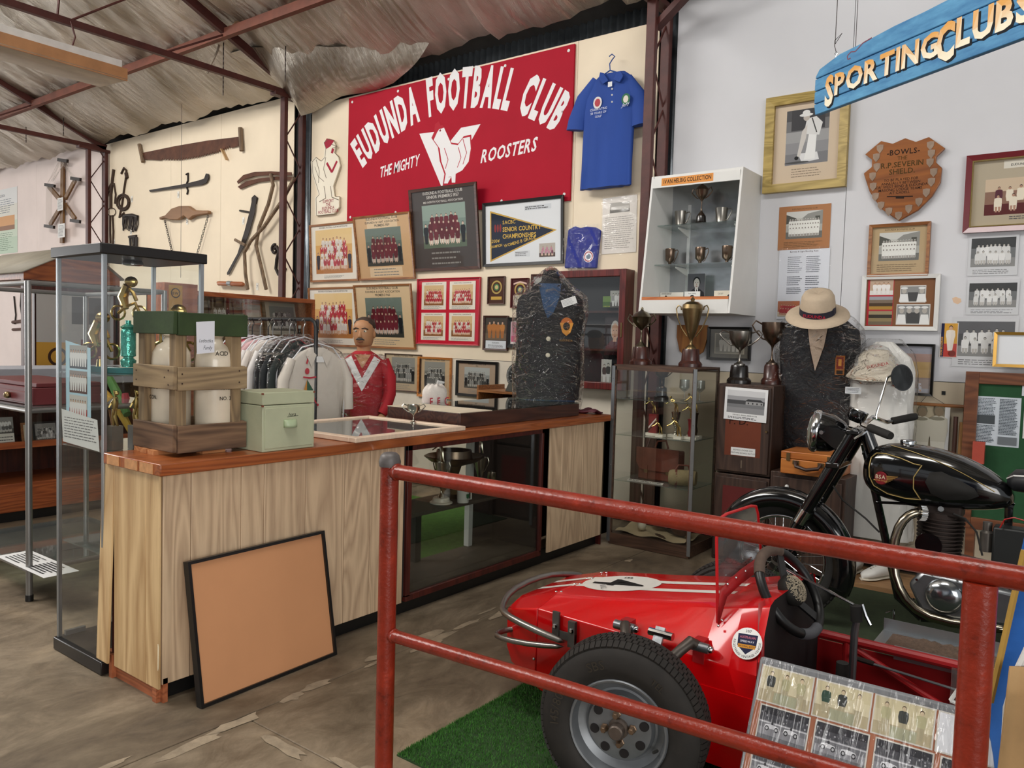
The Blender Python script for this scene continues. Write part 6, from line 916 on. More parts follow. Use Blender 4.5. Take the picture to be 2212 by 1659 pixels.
framed('certificate', 'thin gold-framed pale certificate leaning on the green notice board', (2149, 717, 2290, 797), WY - .06, mat('gilt_thin', '#b58a3a', .35, .5, .1), .018, lambda p, W, H: (p.rect(0, 0, W, H, '#d8d8d4'), p.rect(W * .04, H * .04, W * .96, H * .96, '#e9ebee')), depth=.025)
framed('snapshot_picture', 'black-framed collage of faded colour photos behind the white dress', (1935, 742, 2015, 855.6), WY - .006, BLK, .016, lambda p, W, H: (p.gradbg(0, 0, W, H, ['#b5a8a0', '#9a8a84', '#c0a070', '#b89a68', '#a88a80', '#9a9aa4']), p.team(W * .1, H * .02, W * .95, H * .3, (2, 2), ('#d0d0d8',), '#a89a94', '#b0b0b8', rr=random.Random(91))), depth=.03)
framed('group_picture', 'black-framed sepia photo of players behind the trophies on the wall', (1532, 706, 1622, 780), WY - .006, BLK, .018, lambda p, W, H: (p.rect(0, 0, W, H, '#77736a'), p.rect(W * .12, H * .15, W * .88, H * .85, '#b5ae9c'), p.team(W * .15, H * .18, W * .85, H * .82, (5,), ('#dcd8cc',), '#8a867a', '#9a968a', '#a8a498', '#dcd8cc', rr=random.Random(95))), depth=.03)
c_ = onY(1497, 735, WY); B().prism([(c_.x + a, c_.z + b) for a, b in ((-.13, .12), (.13, .12), (.13, .02), (.1, -.09), (.0, -.16), (-.1, -.09), (-.13, .02))], WY - .03, WY - .006).o('plain_shield', wood('shield_plain', '#7d4a22', '#a06a34', 'z', 4, .4), label='plain wooden shield on the wall behind the brass trophy', cat='shield', bev=.004)
B().prism([(W2(2056 + a, 650 + b)[0], W2(2056 + a, 650 + b)[2]) for a, b in ((0, -6), (8, -9), (19, -5), (20, 2), (12, 7), (3, 3))], WY - .0012, WY - .0002).o('paint_patch', mat('patch', '#d9b89a', .8), label='small peach patch of bare wall right of the cork board', cat='wall patch')
# banner with two cricketers
e = E('cloth_banner', 'hanging cream cloth banner printed with two cricketers on a wooden dowel', 'banner', W2(2010, 1000)); x0, z0, x1, z1 = W2(1963, 1000)[0], W2(1963, 1010)[2], W2(2047, 1000)[0], W2(2000, 873)[2]
B().grid(lambda u, v: (x0 + u * (x1 - x0), WY - .025 - .004 * math.sin(u * 8), z0 + v * (z1 - z0)), 10, 6).o('cloth', mat('banner_cloth', '#b5a88e', .9, 0, .05), e, ang=180); B().bx(x1 - .03, x1, WY - .032, WY - .03, z0, z1).o('white_edge', PAPER, e); B().cyl((x0 - .02, WY - .03, z1), (x1 + .09, WY - .03, z1), .011, n=10).o('dowel', OAK, e); B().tube([(x0 + .05, WY - .03, z1), ((x0 + x1) / 2 - .02, WY - .02, z1 + .07), (x1 - .02, WY - .03, z1)], .002, 4).o('string', BLK, e)
q = P((x0, WY - .036, z0))
for u in (1990, 2026): c_ = W2(u, 962); q.person(c_[0] - x0, c_[2] - z0 - .15, .42, '#c9c4b4', '#8a7a64', '#77705f', '#d6d2c4', w=.8); c_ = W2(u, 904); q.ell(c_[0] - x0, c_[2] - z0 - .0, .045, .012, '#8d8876')
q.o('print', PR, e, kind='stuff')
B().bx(W2(2034, 849)[0], W2(2042, 849)[0], WY - .006, WY - .001, W2(2034, 853)[2], W2(2034, 845)[2]).o('wall_plug', BLK, label='tiny black square plate on the tan wall by the banner', cat='wall plate')
# green notice board
yb = 5.78; x0, z1 = onY(2088, 802, yb).x, onY(2088, 802, yb).z; z0 = z1 - 1.0; x1 = x0 + 1.4; e = E('notice_board', 'brown-framed green baize notice board at the right edge', 'notice board', ((x0 + x1) / 2, yb, 0)); BF = wood('board_frame', '#5a3320', '#7a4a2e', 'x', 5, .5)
for a, b, c, d in ((x0, x0 + .075, z0, z1), (x1 - .075, x1, z0, z1), (x0 + .075, x1 - .075, z1 - .075, z1), (x0 + .075, x1 - .075, z0, z0 + .075)): B().bx(a, b, yb - .03, yb, c, d).o('frame', BF, e, bev=.003)
B().bx(x0 + .075, x1 - .075, yb - .012, yb - .002, z0 + .075, z1 - .075).o('baize', mat('green_baize', '#1f4a2a', .9, 0, .1, 20.), e)
for x in (x0 + .05, x1 - .1): B().bx(x, x + .05, yb - .03, yb + .03, 0, z0).o('leg', BF, e)
a, b = onY(2110, 855, yb - .02), onY(2200, 968, yb - .02); q = P((a.x, yb - .0135, b.z)); W, H = b.x - a.x, a.z - b.z; q.rect(0, 0, W, H, '#c6cdd4'); q.lines(W * .04, H * .62, W * .46, H * .97, 12, '#4a525a', .5); q.rect(W * .04, H * .44, W * .44, H * .62, '#4a4f52'); q.lines(W * .04, H * .06, W * .46, H * .42, 12, '#4a525a', .5); q.lines(W * .53, H * .24, W * .96, H * .97, 24, '#4a525a', .5); q.rect(W * .53, H * .04, W * .95, H * .2, '#6d7276'); q.rect(W * 1.0, H * 1.05, W * 2.2, H * 1.3, '#c9ced2'); q.rect(W * 1.07, H * .2, W * 1.6, H * .85, '#d6d6d2'); q.person(W * 1.3, H * .25, H * .5, '#6b2a3a'); q.o('notices', PR, e)
e = E('bat_handles', 'dark turned wooden stumps leaning left of the green notice board', 'stumps', onY(2075, 1000, 5.8)); 
for i, (u, v) in enumerate(((2065, 900), (2078, 912))): p0 = onY(u, v, 5.82); B().cyl((p0.x, 5.82, .0), (p0.x, 5.82, p0.z), .016, .014, 10).o('stump', wood('stump%d' % i, '#3a2218' if i == 0 else '#8a6238', '#54342a' if i == 0 else '#a87d4c', 'z'), e)
B().bx(onY(2103, 960, 5.74).x, onY(2129, 960, 5.74).x, 5.7, 5.74, onY(2110, 1000, 5.74).z, onY(2110, 953, 5.74).z).o('red_tag_box', mat('faded_red', '#b04a3a', .5, 0, .15), label='faded red plastic tag with a metal eyelet by the notice board', cat='tag')
# ---- hanging blue sign
d = ray(490, 737); d.z = 0; d.normalize(); s_ = -d; nrm = Vector((-s_.y, s_.x, 0)); nrm = -nrm if nrm.dot(Vector((0, -1, 0))) < 0 else nrm
r0 = ray(1757, 251); P0 = CP + r0 * (4.35 / FPX)
def onS(u, v): r = ray(u, v); t = (P0 - CP).dot(nrm) / r.dot(nrm); c = CP + r * t - P0; return (c.dot(s_), c.z)
se = E('sporting_clubs_sign', 'hanging blue timber sign hand-lettered Sporting Clubs in gold', 'sign', P0); BLS = mat('sign_blue', '#2f6fa0', .6, 0, .3, 5., .1, 30., stretch=(1, 1, 4), col2='#5a9cc4'); M = Matrix(((s_.x, -nrm.x, 0, P0.x), (s_.y, -nrm.y, 0, P0.y), (0, 0, 1, P0.z), (0, 0, 0, 1))); H = onS(1772, 142)[1]; Ls = 2.15
for i in range(4):
    za, zb_ = H * (0, .24, .5, .76)[i] + .002, H * (.24, .5, .76, 1.02)[i] - .002; b = B(M)
    if i < 3: b.prism([(.012 * (i == 0), za), (Ls, za), (Ls, zb_), (0, zb_)], 0, .03)
    else: b.prism([(0, za), (Ls, za), (Ls, zb_ - .01)] + [(Ls - Ls * k / 12, zb_ + .035 * math.sin(PI * k / 12) + .004 * (k % 2)) for k in range(1, 12)] + [(.03, zb_ - .02), (.005, zb_ - .05)], 0, .03)
    b.o('plank', BLS, se, bev=.004)
q = P(P0 + nrm * .0005, s_, (0, 0, 1)); hs = H * .6
def grad(t, x, y, sz, wx, bold):
    k = len(q.V); q.text(t, x + .012, y - .012, sz, '#0c0f16', bold, 'l', wx=wx, sp=.07); f0 = len(q.F); q.text(t, x, y, sz, '#e6b066', bold, 'l', wx=wx, sp=.07)
    for i in range(f0, len(q.F)):
        fc = q.F[i]; zc = sum(q.V[j].z for j in fc) / len(fc) - P0.z; tt = max(0, min(1, (zc - y) / sz / .72)); a, b_ = hexc('#f3ead0'), hexc('#e0a355'); q.C[i] = tuple(a[m] + (b_[m] - a[m]) * (tt * tt * (3 - 2 * tt)) for m in range(3))
x = onS(1782, 200)[0]; y0 = H * .2; grad('S', x, y0 - .02, H * .82, .62, .04); x += twidth('S', H * .82, .025, .07, .62) + .012; e1 = onS(2022, 110)[0]; ws = (e1 - x - .02) / twidth('PORTING', H * .58, .02, .07, 1.); grad('PORTING', x, y0 + .02, H * .58, ws, .035); grad('C', e1, y0 - .015, H * .86, .62, .04); x = e1 + twidth('C', H * .86, .025, .07, .62) + .01; grad('LUBS', x, y0 + .02, H * .66, .86, .04)
q.line([(onS(1832, 120)[0] + a, onS(1832, 120)[1] + b) for a, b in ((.02, -.02), (0, -.02), (-.005, .0), (.02, .012), (.05, .004), (.1, .03), (.16, .036))], .006, '#7d4a5a'); q.o('lettering', PAINT, se, kind='stuff')
eye = M @ Vector((onS(1801, 125)[0], .015, H * 1.02)); B().tube([eye + Vector((0, 0, -.02)), eye + Vector((0, 0, .02)), eye + Vector((.008, 0, .03)), eye + Vector((0, 0, .04)), eye + Vector((-.008, 0, .03)), eye + Vector((0, 0, .02))], .002, 6).o('eye_hook', CHROME, se); B().tube([eye + Vector((0, 0, .035)), eye + Vector((-.01, 0, .07)), eye + Vector((-.01, 0, .1)), eye + Vector((.025, 0, .13)), eye + Vector((-.008, 0, .08)), eye + Vector((0, 0, 1.6))], .002, 5).o('hanging_wire', IRON, se)
eye2 = M @ Vector((onS(1841, 110)[0], .02, H)); B().cyl(eye2, eye2 + Vector((0, 0, 1.6)), .0016, n=5).o('hanging_wire', IRON, se)
# ================================================================ CLOTHES AND DUMMIES
def torso(M, rows, n=36, grow=0., wob=0., k=5., ph=0., pw=.75, seed=1):
    """rows (z, cx, rx, ry) -> closed lofted body in the local frame; front is -y"""
    b = B(M); rings = []; rr = random.Random(seed)
    for i, (z, cx, rx, ry) in enumerate(rows):
        ring = []
        for j in range(n):
            t = 2 * PI * j / n; c, s = math.cos(t), math.sin(t); f = 1 + wob * math.sin(k * t + ph + z * 9) + wob * .6 * math.sin(2.3 * k * t - z * 17 + ph)
            ring.append((cx + (rx + grow) * f * math.copysign(abs(c) ** pw, c), (ry + grow) * f * math.copysign(abs(s) ** .9, s), z))
        rings.append(ring)
    return b.loft(rings)
def dens(rows, m=4):
    o = []
    for a, b in zip(rows[:-1], rows[1:]):
        for i in range(m): t = i / m; o.append(tuple(a[j] + (b[j] - a[j]) * t for j in range(4)))
    return o + [rows[-1]]
def front(rows, x, z, off=.004):
    for a, b in zip(rows[:-1], rows[1:]):
        if a[0] <= z <= b[0]:
            t = (z - a[0]) / (b[0] - a[0]); cx, rx, ry = (a[i] + (b[i] - a[i]) * t for i in (1, 2, 3)); c = max(-1, min(1, (x - cx) / rx)); c = abs(c) ** (1 / .75); return (x, -ry * (max(0, 1 - c * c)) ** .45 - off, z)
    return (x, -.1, z)
def patch(M, rows, poly, off=.004, m=6):
    P_ = []
    for i in range(len(poly)):
        a, b = poly[i], poly[(i + 1) % len(poly)]
        for k in range(m): t = k / m; P_.append((a[0] + (b[0] - a[0]) * t, a[1] + (b[1] - a[1]) * t))
    cx = sum(p[0] for p in P_) / len(P_); cz = sum(p[1] for p in P_) / len(P_); b = B(M); n = len(P_); R_ = 4; idx = []
    for r in range(R_ + 1):
        for (x, z) in P_: t = r / R_; idx.append(front(rows, cx + (x - cx) * t, cz + (z - cz) * t, off))
    fs = [(r * n + i, r * n + (i + 1) % n, (r + 1) * n + (i + 1) % n, (r + 1) * n + i) for r in range(R_) for i in range(n)]
    return b.add(idx, fs)
BLZ = mat('blazer_black', '#17161a', .75, 0, .12, 9., .3, 25.); BLZ2 = mat('blazer_navy', '#15161c', .75, 0, .12, 9., .3, 25.); CRK = film('crinkled_wrap', (.95, .95, .95), .0, .07, 1., 8., .0, (1, 1, 1.8))
# ---- wrapped blazer on a stand at the counter end
bz = E('wrapped_blazer', 'black blazer with gold crest and pale buttons, plastic-wrapped on a stand on the counter', 'blazer', (-3.37, 4.9, .98), math.radians(33)); M = MW[bz]
rows = [(.1, 0, .235, .13), (.3, 0, .245, .135), (.55, 0, .24, .14), (.75, 0, .255, .13), (.84, 0, .245, .11), (.9, 0, .19, .09), (.95, 0, .11, .07), (.98, 0, .07, .06), (1.06, 0, .055, .05)]
torso(M, dens(rows), wob=.012).o('jacket', BLZ, bz, ang=80); torso(M, [(.06, 0, .2, .11), (.12, 0, .22, .12)]).o('dummy_hem', mat('dummy_blue', '#2a4566', .8), bz)
patch(M, rows, [(-.085, .96), (.08, .96), (.075, .86), (.03, .74), (-.01, .7), (-.055, .8)]).o('blue_shirt', 'dummy_blue', bz, ang=80)
for pl in ([(-.09, .97), (-.05, .8), (-.005, .62), (-.13, .73), (-.12, .85)], [(.085, .97), (.07, .85), (.0, .62), (.12, .73), (.12, .86)]): patch(M, rows, pl, .009).o('lapel', BLZ, bz, ang=80)
for z in (.55, .43): B(M).sph(front(rows, .0, z, .008), .017, (1, .5, 1), 12, 6).o('button', mat('pearl', '#cfc9b2', .3), bz)
p0 = M @ Vector(front(rows, .13, .56, .012)); q = P(p0, M.to_3x3() @ Vector((1, 0, 0))); q.ell(0, .1, .045, .05, '#b8662a', 16); q.poly([(-.05, .11), (.05, .11), (.03, .04), (0, .015), (-.03, .04)], '#c98a3a'); q.ell(0, .085, .026, .03, '#2a2420', 12); q.text('EUDUNDA', 0, -.025, .02, '#8a6a3a', .01); q.o('crest', PR, bz)
p0 = M @ Vector(front(rows, .1, .78, .022)); q = P(p0, M.to_3x3() @ Vector((.94, 0, .34)), M.to_3x3() @ Vector((-.34, 0, .94))); q.rect(0, 0, .11, .055, '#d8d8d6'); q.lines(.008, .006, .1, .05, 5, '#77797c', .3); q.o('label_card', PR, bz)
B(M).cyl((0, 0, 1.05), (0, 0, 1.075), .05, .045, 16).o('neck_block', wood('neck_wood', '#6d4a34', '#8a6248', 'x'), bz); torso(M, dens([(.03, 0, .25, .12), (.1, 0, .265, .155), (.3, 0, .27, .16), (.55, 0, .265, .165), (.75, 0, .285, .155), (.87, 0, .275, .13), (.95, 0, .17, .1), (1.05, 0, .075, .07), (1.09, 0, .02, .02)], 5), 48, wob=.02, k=7).o('plastic_wrap', CRK, bz, ang=180)
for a in (0.3, 2.4, 4.5): B(M).tube([(0, 0, .13), (.06 * math.cos(a), .06 * math.sin(a), .09), (.19 * math.cos(a), .19 * math.sin(a), .012)], .009, 8).o('stand_leg', CHROME, bz)
B().grid(lambda u, v: (-3.25 + .25 * u, 4.98 + .12 * v, .985 + .02 * math.sin(u * 9) * math.sin(v * 5) + .015), 12, 8).o('maroon_cloth', mat('maroon_cloth', '#4a1a24', .6, 0, .2, 9.), label='folded maroon cloth lying at the far end of the counter', cat='cloth', ang=180, sol=.01)
# ---- wrapped jacket and hat on the right wall
jc = E('wrapped_jacket', 'dark navy jacket with orange pocket crest, plastic-wrapped on the right wall', 'jacket', (-1.62, 5.66, .78), math.radians(8)); M = MW[jc]
rows = [(.0, 0, .2, .09), (.2, 0, .23, .11), (.5, 0, .235, .12), (.74, 0, .265, .12), (.86, 0, .255, .1), (.93, 0, .17, .09), (.98, 0, .09, .07)]
torso(M, dens(rows), wob=.015).o('jacket', BLZ2, jc, ang=80); patch(M, rows, [(-.07, .92), (.07, .92), (.05, .75), (0, .58), (-.04, .74)]).o('cream_shirt', mat('cream_shirt', '#c9b29c', .8, 0, .08), jc, ang=80)
for pl in ([(-.08, .93), (-.045, .75), (0, .52), (-.14, .68), (-.12, .82)], [(.08, .93), (.055, .75), (0, .52), (.13, .68), (.12, .82)]): patch(M, rows, pl, .009).o('lapel', BLZ2, jc, ang=80)
p0 = M @ Vector(front(rows, .155, .62, .012)); q = P(p0, M.to_3x3() @ Vector((1, 0, 0))); q.poly([(-.03, -.06), (.03, -.06), (.03, .07), (-.03, .07)], '#9a6028'); q.rect(-.022, -.02, .022, .06, '#7a2a1e'); q.rect(-.02, -.055, .02, -.03, '#2a211a'); q.rect(-.01, 0, .01, .045, '#c98a3a'); q.o('crest', PR, jc)
torso(M, dens([(-.12, 0, .17, .07), (.0, 0, .23, .12), (.2, 0, .255, .135), (.5, 0, .26, .145), (.74, 0, .295, .145), (.87, 0, .29, .12), (.95, 0, .22, .1), (1.0, 0, .14, .09)], 5), 48, wob=.025, k=7, ph=2.).o('plastic_wrap', CRK, jc, ang=180)
hc = onY(1766, 676, 5.46); ht = E('sun_hat', 'wide-brimmed beige felt hat with navy band lettered Eudunda resting on the jacket', 'hat', hc); M = Matrix.Translation(hc) @ Matrix.Rotation(math.radians(24), 4, 'X') @ Matrix.Rotation(math.radians(6), 4, 'Y'); FELT = mat('beige_felt', '#c0ad95', .9, 0, .06, 20., .15, 120.)
B(M).lathe([(.2, -.022), (.195, -.012), (.15, -.002), (.112, 0), (.108, .06), (.1, .115), (.085, .142), (.05, .15), (0, .132)], n=40, sx=1., sy=1.12).o('crown_and_brim', FELT, ht, ang=60, sol=.004); B(M).lathe([(.1145, .004), (.1125, .045), (.1105, .045), (.1125, .004)], n=40, sy=1.12).o('band', mat('navy_band', '#1c1c2c', .7), ht); B(M).box((.105, -.02, .03), (.02, .04, .045)).o('bow', 'navy_band', ht, bev=.006)
q = P(M @ Vector((-.03, -.1285, .012)), M.to_3x3() @ Vector((1, 0, 0)), M.to_3x3() @ Vector((0, 0, 1))); q.text('EUDUNDA', .045, .002, .03, '#a8243a', .015); q.o('band_lettering', PR, ht)
# ---- white dress and wrapped cloth hat
dr = E('white_dress', 'white bowls dress in clear plastic hanging behind the motorcycle', 'dress', (-1.2, 5.66, .27)); M = MW[dr]; WHT = mat('white_cotton', '#dcdad4', .8, 0, .04, 7., .2, 20.)
rows = [(.0, 0, .22, .11), (.3, .01, .21, .11), (.6, 0, .195, .1), (.85, 0, .185, .1), (1.1, 0, .19, .09), (1.2, 0, .16, .07), (1.26, 0, .09, .05), (1.3, 0, .05, .04)]
torso(M, dens(rows, 6), 60, wob=.055, k=9).o('dress', WHT, dr, ang=80); torso(M, dens([(-.02, 0, .235, .125), (.3, .01, .23, .125), (.6, 0, .215, .12), (.85, 0, .21, .12), (1.1, 0, .215, .11), (1.22, 0, .19, .09), (1.32, 0, .1, .06)], 6), 48, wob=.02, k=6).o('clear_bag', WRAP, dr, ang=180)
q = P(M @ Vector((-.2, -.125, .95)), (1, 0, 0)); q.rect(0, 0, .1, .045, '#dfe2e4'); q.lines(.006, .006, .09, .04, 4, '#55585c', .4); q.o('label_card', PR, dr); B(M).box((.1, -.105, 1.02), (.03, .004, .015)).o('brooch', RBX, dr)
ch = E('cloth_hat', 'beige cloth sun hat lettered Eudunda in clear plastic above the white dress', 'hat', onY(1893, 800, 5.5)); M = Matrix.Translation(onY(1893, 790, 5.52)) @ Matrix.Rotation(math.radians(12), 4, 'X'); B(M).lathe([(.185, -.07), (.15, -.03), (.11, .0), (.105, .06), (.075, .095), (.0, .105)], n=36, sy=.75).o('hat', mat('ecru_cloth', '#d2c8b6', .9, 0, .05), ch, ang=60, sol=.004); B(M).lathe([(.2, -.09), (.17, -.02), (.12, .05), (.07, .12), (.02, .14)], n=24, sy=.8).o('clear_wrap', CRK, ch, ang=180); q = P(M @ Vector((.0, -.09, .0)), M.to_3x3() @ Vector((1, 0, 0)), M.to_3x3() @ Vector((0, 0, 1))); q.text('EUDUNDA', .03, .015, .028, '#b04a48', .01, rot=.25); q.o('lettering', PR, ch)
# ---- white lace shoes on a board
B().bx(-1.6, -.8, 5.3, 5.75, .001, .03).o('shoe_board', wood('shoe_plank', '#7a5a3c', '#9a7650', 'x'), label='low brown board under the white shoes', cat='board')
for x, rz, lb in ((-1.13, -.5, 'right one, toe towards the motorcycle'), (-1.3, -.2, 'left one, behind the front wheel')):
    e = E('white_shoe', 'white lace-up canvas shoe, ' + lb, 'shoe', (x, 5.5, .031), rz, 'pair of white shoes'); M = MW[e] @ Matrix.Rotation(-PI / 2, 4, 'Z'); B(M).loft([[(xx, w * math.cos(t), .012 + max(0, h * (.5 + .5 * math.sin(t)))) for t in [2 * PI * i / 14 for i in range(14)]] for xx, w, h in ((-.13, .02, .06), (-.11, .036, .085), (-.05, .04, .09), (.02, .045, .075), (.08, .047, .055), (.12, .036, .042), (.14, .012, .03))]).o('upper', WHT, e, ang=80); B(M).loft([[(xx, w * math.cos(t), .001 + .014 * (.5 + .5 * math.sin(t))) for t in [2 * PI * i / 12 for i in range(12)]] for xx, w in ((-.135, .025), (-.1, .042), (.0, .044), (.08, .052), (.13, .036), (.147, .01))]).o('sole', mat('sole_cream', '#cfc6b4', .7), e)
    for i in range(4): B(M).tube([(.0 + i * .02, -.02, .083 - i * .006), (.01 + i * .02, 0, .09 - i * .006), (.0 + i * .02, .02, .083 - i * .006)], .003, 5).o('lace', mat('lace_grey', '#a8a296', .8), e)
# ---- dummy in the red football jersey
dm = E('jersey_dummy', 'carved wooden dummy with painted face wearing a red jersey with white V', 'dummy', (-4.5, 4.08, 0), math.radians(44)); M = MW[dm]; JR = mat('jersey_red', '#a81522', .75, 0, .1, 8., .2, 30.); SK = mat('painted_skin', '#b07f58', .55, 0, .08, 9.); HR = mat('painted_hair', '#3a2a20', .7, 0, .2, 30., .4, 60.)
rows = [(.72, 0, .14, .1), (.9, 0, .145, .1), (1.1, 0, .15, .105), (1.25, 0, .16, .1), (1.33, 0, .155, .085), (1.375, 0, .1, .07), (1.4, 0, .06, .055)]
torso(M, dens(rows), wob=.012).o('jersey', JR, dm, ang=80)
for sg, pts in ((1, [(.14, 0, 1.33), (.195, -.01, 1.2), (.2, -.02, 1.08), (.175, -.08, .97), (.15, -.1, .93)]), (-1, [(-.14, 0, 1.33), (-.19, .01, 1.2), (-.2, .0, 1.08), (-.19, -.02, .95)])): B(M).tube(pts, [.055, .055, .05, .042, .036][:len(pts)], 12).o('sleeve', JR, dm, ang=80); a = Vector(pts[-1]); hb = B(M); hb.sph(a + Vector((0, -.01, -.03)), .034, (1, .7, 1.1), 10, 8); [hb.tube([a + Vector((-.02 + .013 * f, -.015, -.05)), a + Vector((-.02 + .013 * f, -.03, -.078)), a + Vector((-.018 + .012 * f, -.022, -.095 + .006 * abs(f - 1.5)))], .0075, 6) for f in range(4)]; hb.tube([a + Vector((.03 * -sg, -.01, -.03)), a + Vector((.045 * -sg, -.02, -.05)), a + Vector((.04 * -sg, -.03, -.068))], .008, 6); hb.o('hand', SK, dm)
patch(M, rows, [(-.13, 1.335), (-.085, 1.365), (.0, 1.2), (.085, 1.365), (.13, 1.335), (.0, 1.1)][:3] + [(0, 1.1)], .006).o('white_v_half', WPAINT, dm, ang=80); patch(M, rows, [(.0, 1.1), (.0, 1.2), (.085, 1.365), (.13, 1.335)], .006).o('white_v_half', WPAINT, dm, ang=80); patch(M, rows, [(-.06, 1.375), (.06, 1.375), (0, 1.27)], .005).o('neck_skin', SK, dm, ang=80)
HM = M @ Matrix.Translation((0, 0, 1.37)) @ Matrix.Rotation(math.radians(-14), 4, 'Z'); B(HM).tube([(0, .01, -.02), (0, .005, .05), (0, .0, .09)], [.062, .05, .055], 14).o('neck', SK, dm)
hr = [(.06, 0, .035, .05), (.075, 0, .06, .07), (.1, 0, .068, .082), (.14, 0, .075, .088), (.18, 0, .078, .09), (.22, 0, .074, .086), (.25, 0, .058, .068), (.268, 0, .03, .035)]
hd = torso(HM, dens(hr, 3), 28, pw=.95).o('head', SK, dm, ang=80); B(HM).loft([[(.011 * math.cos(t) * w, -.086 - d * max(0, math.sin(t)), z) for t in [2 * PI * i / 8 for i in range(8)]] for z, w, d in ((.185, .7, .004), (.165, .9, .012), (.145, 1.3, .022), (.132, 1.5, .02), (.126, .9, .006))]).o('nose', SK, hd, ang=80)
B(HM).tube([(-.034, -.084, .112), (-.015, -.094, .12), (0, -.096, .117), (.015, -.094, .12), (.034, -.084, .112)], [.003, .008, .007, .008, .003], 8).o('moustache', mat('paint_grey', '#3d3836', .6), hd); B(HM).tube([(-.022, -.086, .1), (0, -.091, .098), (.022, -.086, .1)], .0045, 6).o('lips', mat('paint_lip', '#7a4a3a', .6), hd)
for sg in (-1, 1):
    B(HM).sph((sg * .032, -.079, .178), .0115, (1.3, .6, .8), 10, 6).o('eye', mat('eye_white', '#d8d2bc', .3), hd); B(HM).sph((sg * .032, -.0855, .178), .005, n=8, m=6).o('pupil', BLK, hd); B(HM).tube([(sg * .012, -.09, .196), (sg * .035, -.086, .202), (sg * .056, -.072, .192)], .0045, 6).o('eyebrow', HR, hd); B(HM).sph((sg * .079, .012, .155), .026, (.4, .7, 1.1), 10, 8).o('ear', SK, hd)
torso(HM, [(.15, 0, .0, .0), (.16, 0, .03, .03), (.2, 0, .082, .07), (.235, 0, .078, .08), (.262, 0, .058, .062), (.28, 0, .02, .025)], 24).o('hair', HR, hd, ang=80); hd_h = bpy.data.objects[hd.name]; 
for ob in [x for x in bpy.data.objects if x.parent == hd and x.name.startswith('hair')]: ob.matrix_basis = ob.matrix_basis @ Matrix.Translation(M.inverted().to_3x3() @ (HM.to_3x3() @ Vector((0, .022, .008))))
torso(M, dens([(.74, 0, .19, .125), (.9, 0, .215, .13), (1.0, 0, .22, .13), (1.12, 0, .21, .125), (1.25, 0, .2, .12), (1.34, 0, .19, .1), (1.38, 0, .14, .08)], 5), 48, wob=.02, k=8).o('plastic_wrap', CRK, dm, ang=180); B(M).cyl((0, 0, .02), (0, 0, .74), .03, n=12).o('stand_pole', BLK, dm); B(M).cyl((0, 0, .0125), (0, 0, .03), .16, n=24).o('stand_base', BLK, dm)
# ---- clothes rail with bagged shirts
rp = CP + ray(683, 690) * (5.35 / FPX); lp = onY(522, 690, rp.y); cr = E('clothes_rail', 'black tubular clothes rail behind the green box', 'clothes rail', ((rp.x + lp.x) / 2, rp.y, 0)); zr = rp.z
B().tube([(rp.x, rp.y, .03), (rp.x, rp.y, zr - .06), (rp.x - .012, rp.y, zr - .02), (rp.x - .05, rp.y, zr), (lp.x + .05, rp.y, zr), (lp.x + .012, rp.y, zr - .02), (lp.x, rp.y, zr - .06), (lp.x, rp.y, .03)], .014, 10).o('frame', BLK, cr)
for x in (rp.x, lp.x): B().tube([(x, rp.y - .25, .026), (x, rp.y + .25, .026)], .013, 8).o('foot', BLK, cr)
def stripe(c1, c2):
    m, nt, b = newmat('stripe' + c1 + c2); tc = nd(nt, 'ShaderNodeTexCoord'); wv = nd(nt, 'ShaderNodeTexWave', Scale=9.); wv.bands_direction = 'Y'; ra = nd(nt, 'ShaderNodeValToRGB'); ra.color_ramp.interpolation = 'CONSTANT'; ra.color_ramp.elements[0].color = c4(hexc(c1)); ra.color_ramp.elements[1].position = .5; ra.color_ramp.elements[1].color = c4(hexc(c2)); nt.links.new(tc.outputs['Object'], wv.inputs['Vector']); nt.links.new(wv.outputs[0], ra.inputs[0]); nt.links.new(ra.outputs[0], b.inputs['Base Color']); b.inputs['Roughness'].default_value = .8; return m
shirts = [('red and white jersey with cream collar', JR), ('crimson shirt under white-edged plastic', mat('crimson', '#8a1f2c', .8)), ('pink and white striped shirt', stripe('#c9707e', '#e2d4d4')), ('pale pink shirt', mat('pale_pink', '#d8b0b2', .8)), ('white shirt with red edging', mat('shirt_white', '#d9d4d0', .8)), ('off-white shirt under clear plastic', mat('shirt_cream', '#d4cbc2', .8)), ('white shirt with red shoulder panel', 'shirt_white'), ('glossy black shirt', BLZ), ('dark charcoal shirt', mat('charcoal', '#24282a', .8)), ('dark green-black shirt', mat('greenblack', '#1f2826', .8))]
n = len(shirts); srow = [(.0, 0, .2, .022), (.35, 0, .205, .024), (.58, 0, .215, .026), (.68, 0, .2, .024), (.74, 0, .12, .02), (.77, 0, .05, .015)]; EDGE = mat('bag_edge', '#dfe0e4', .4)
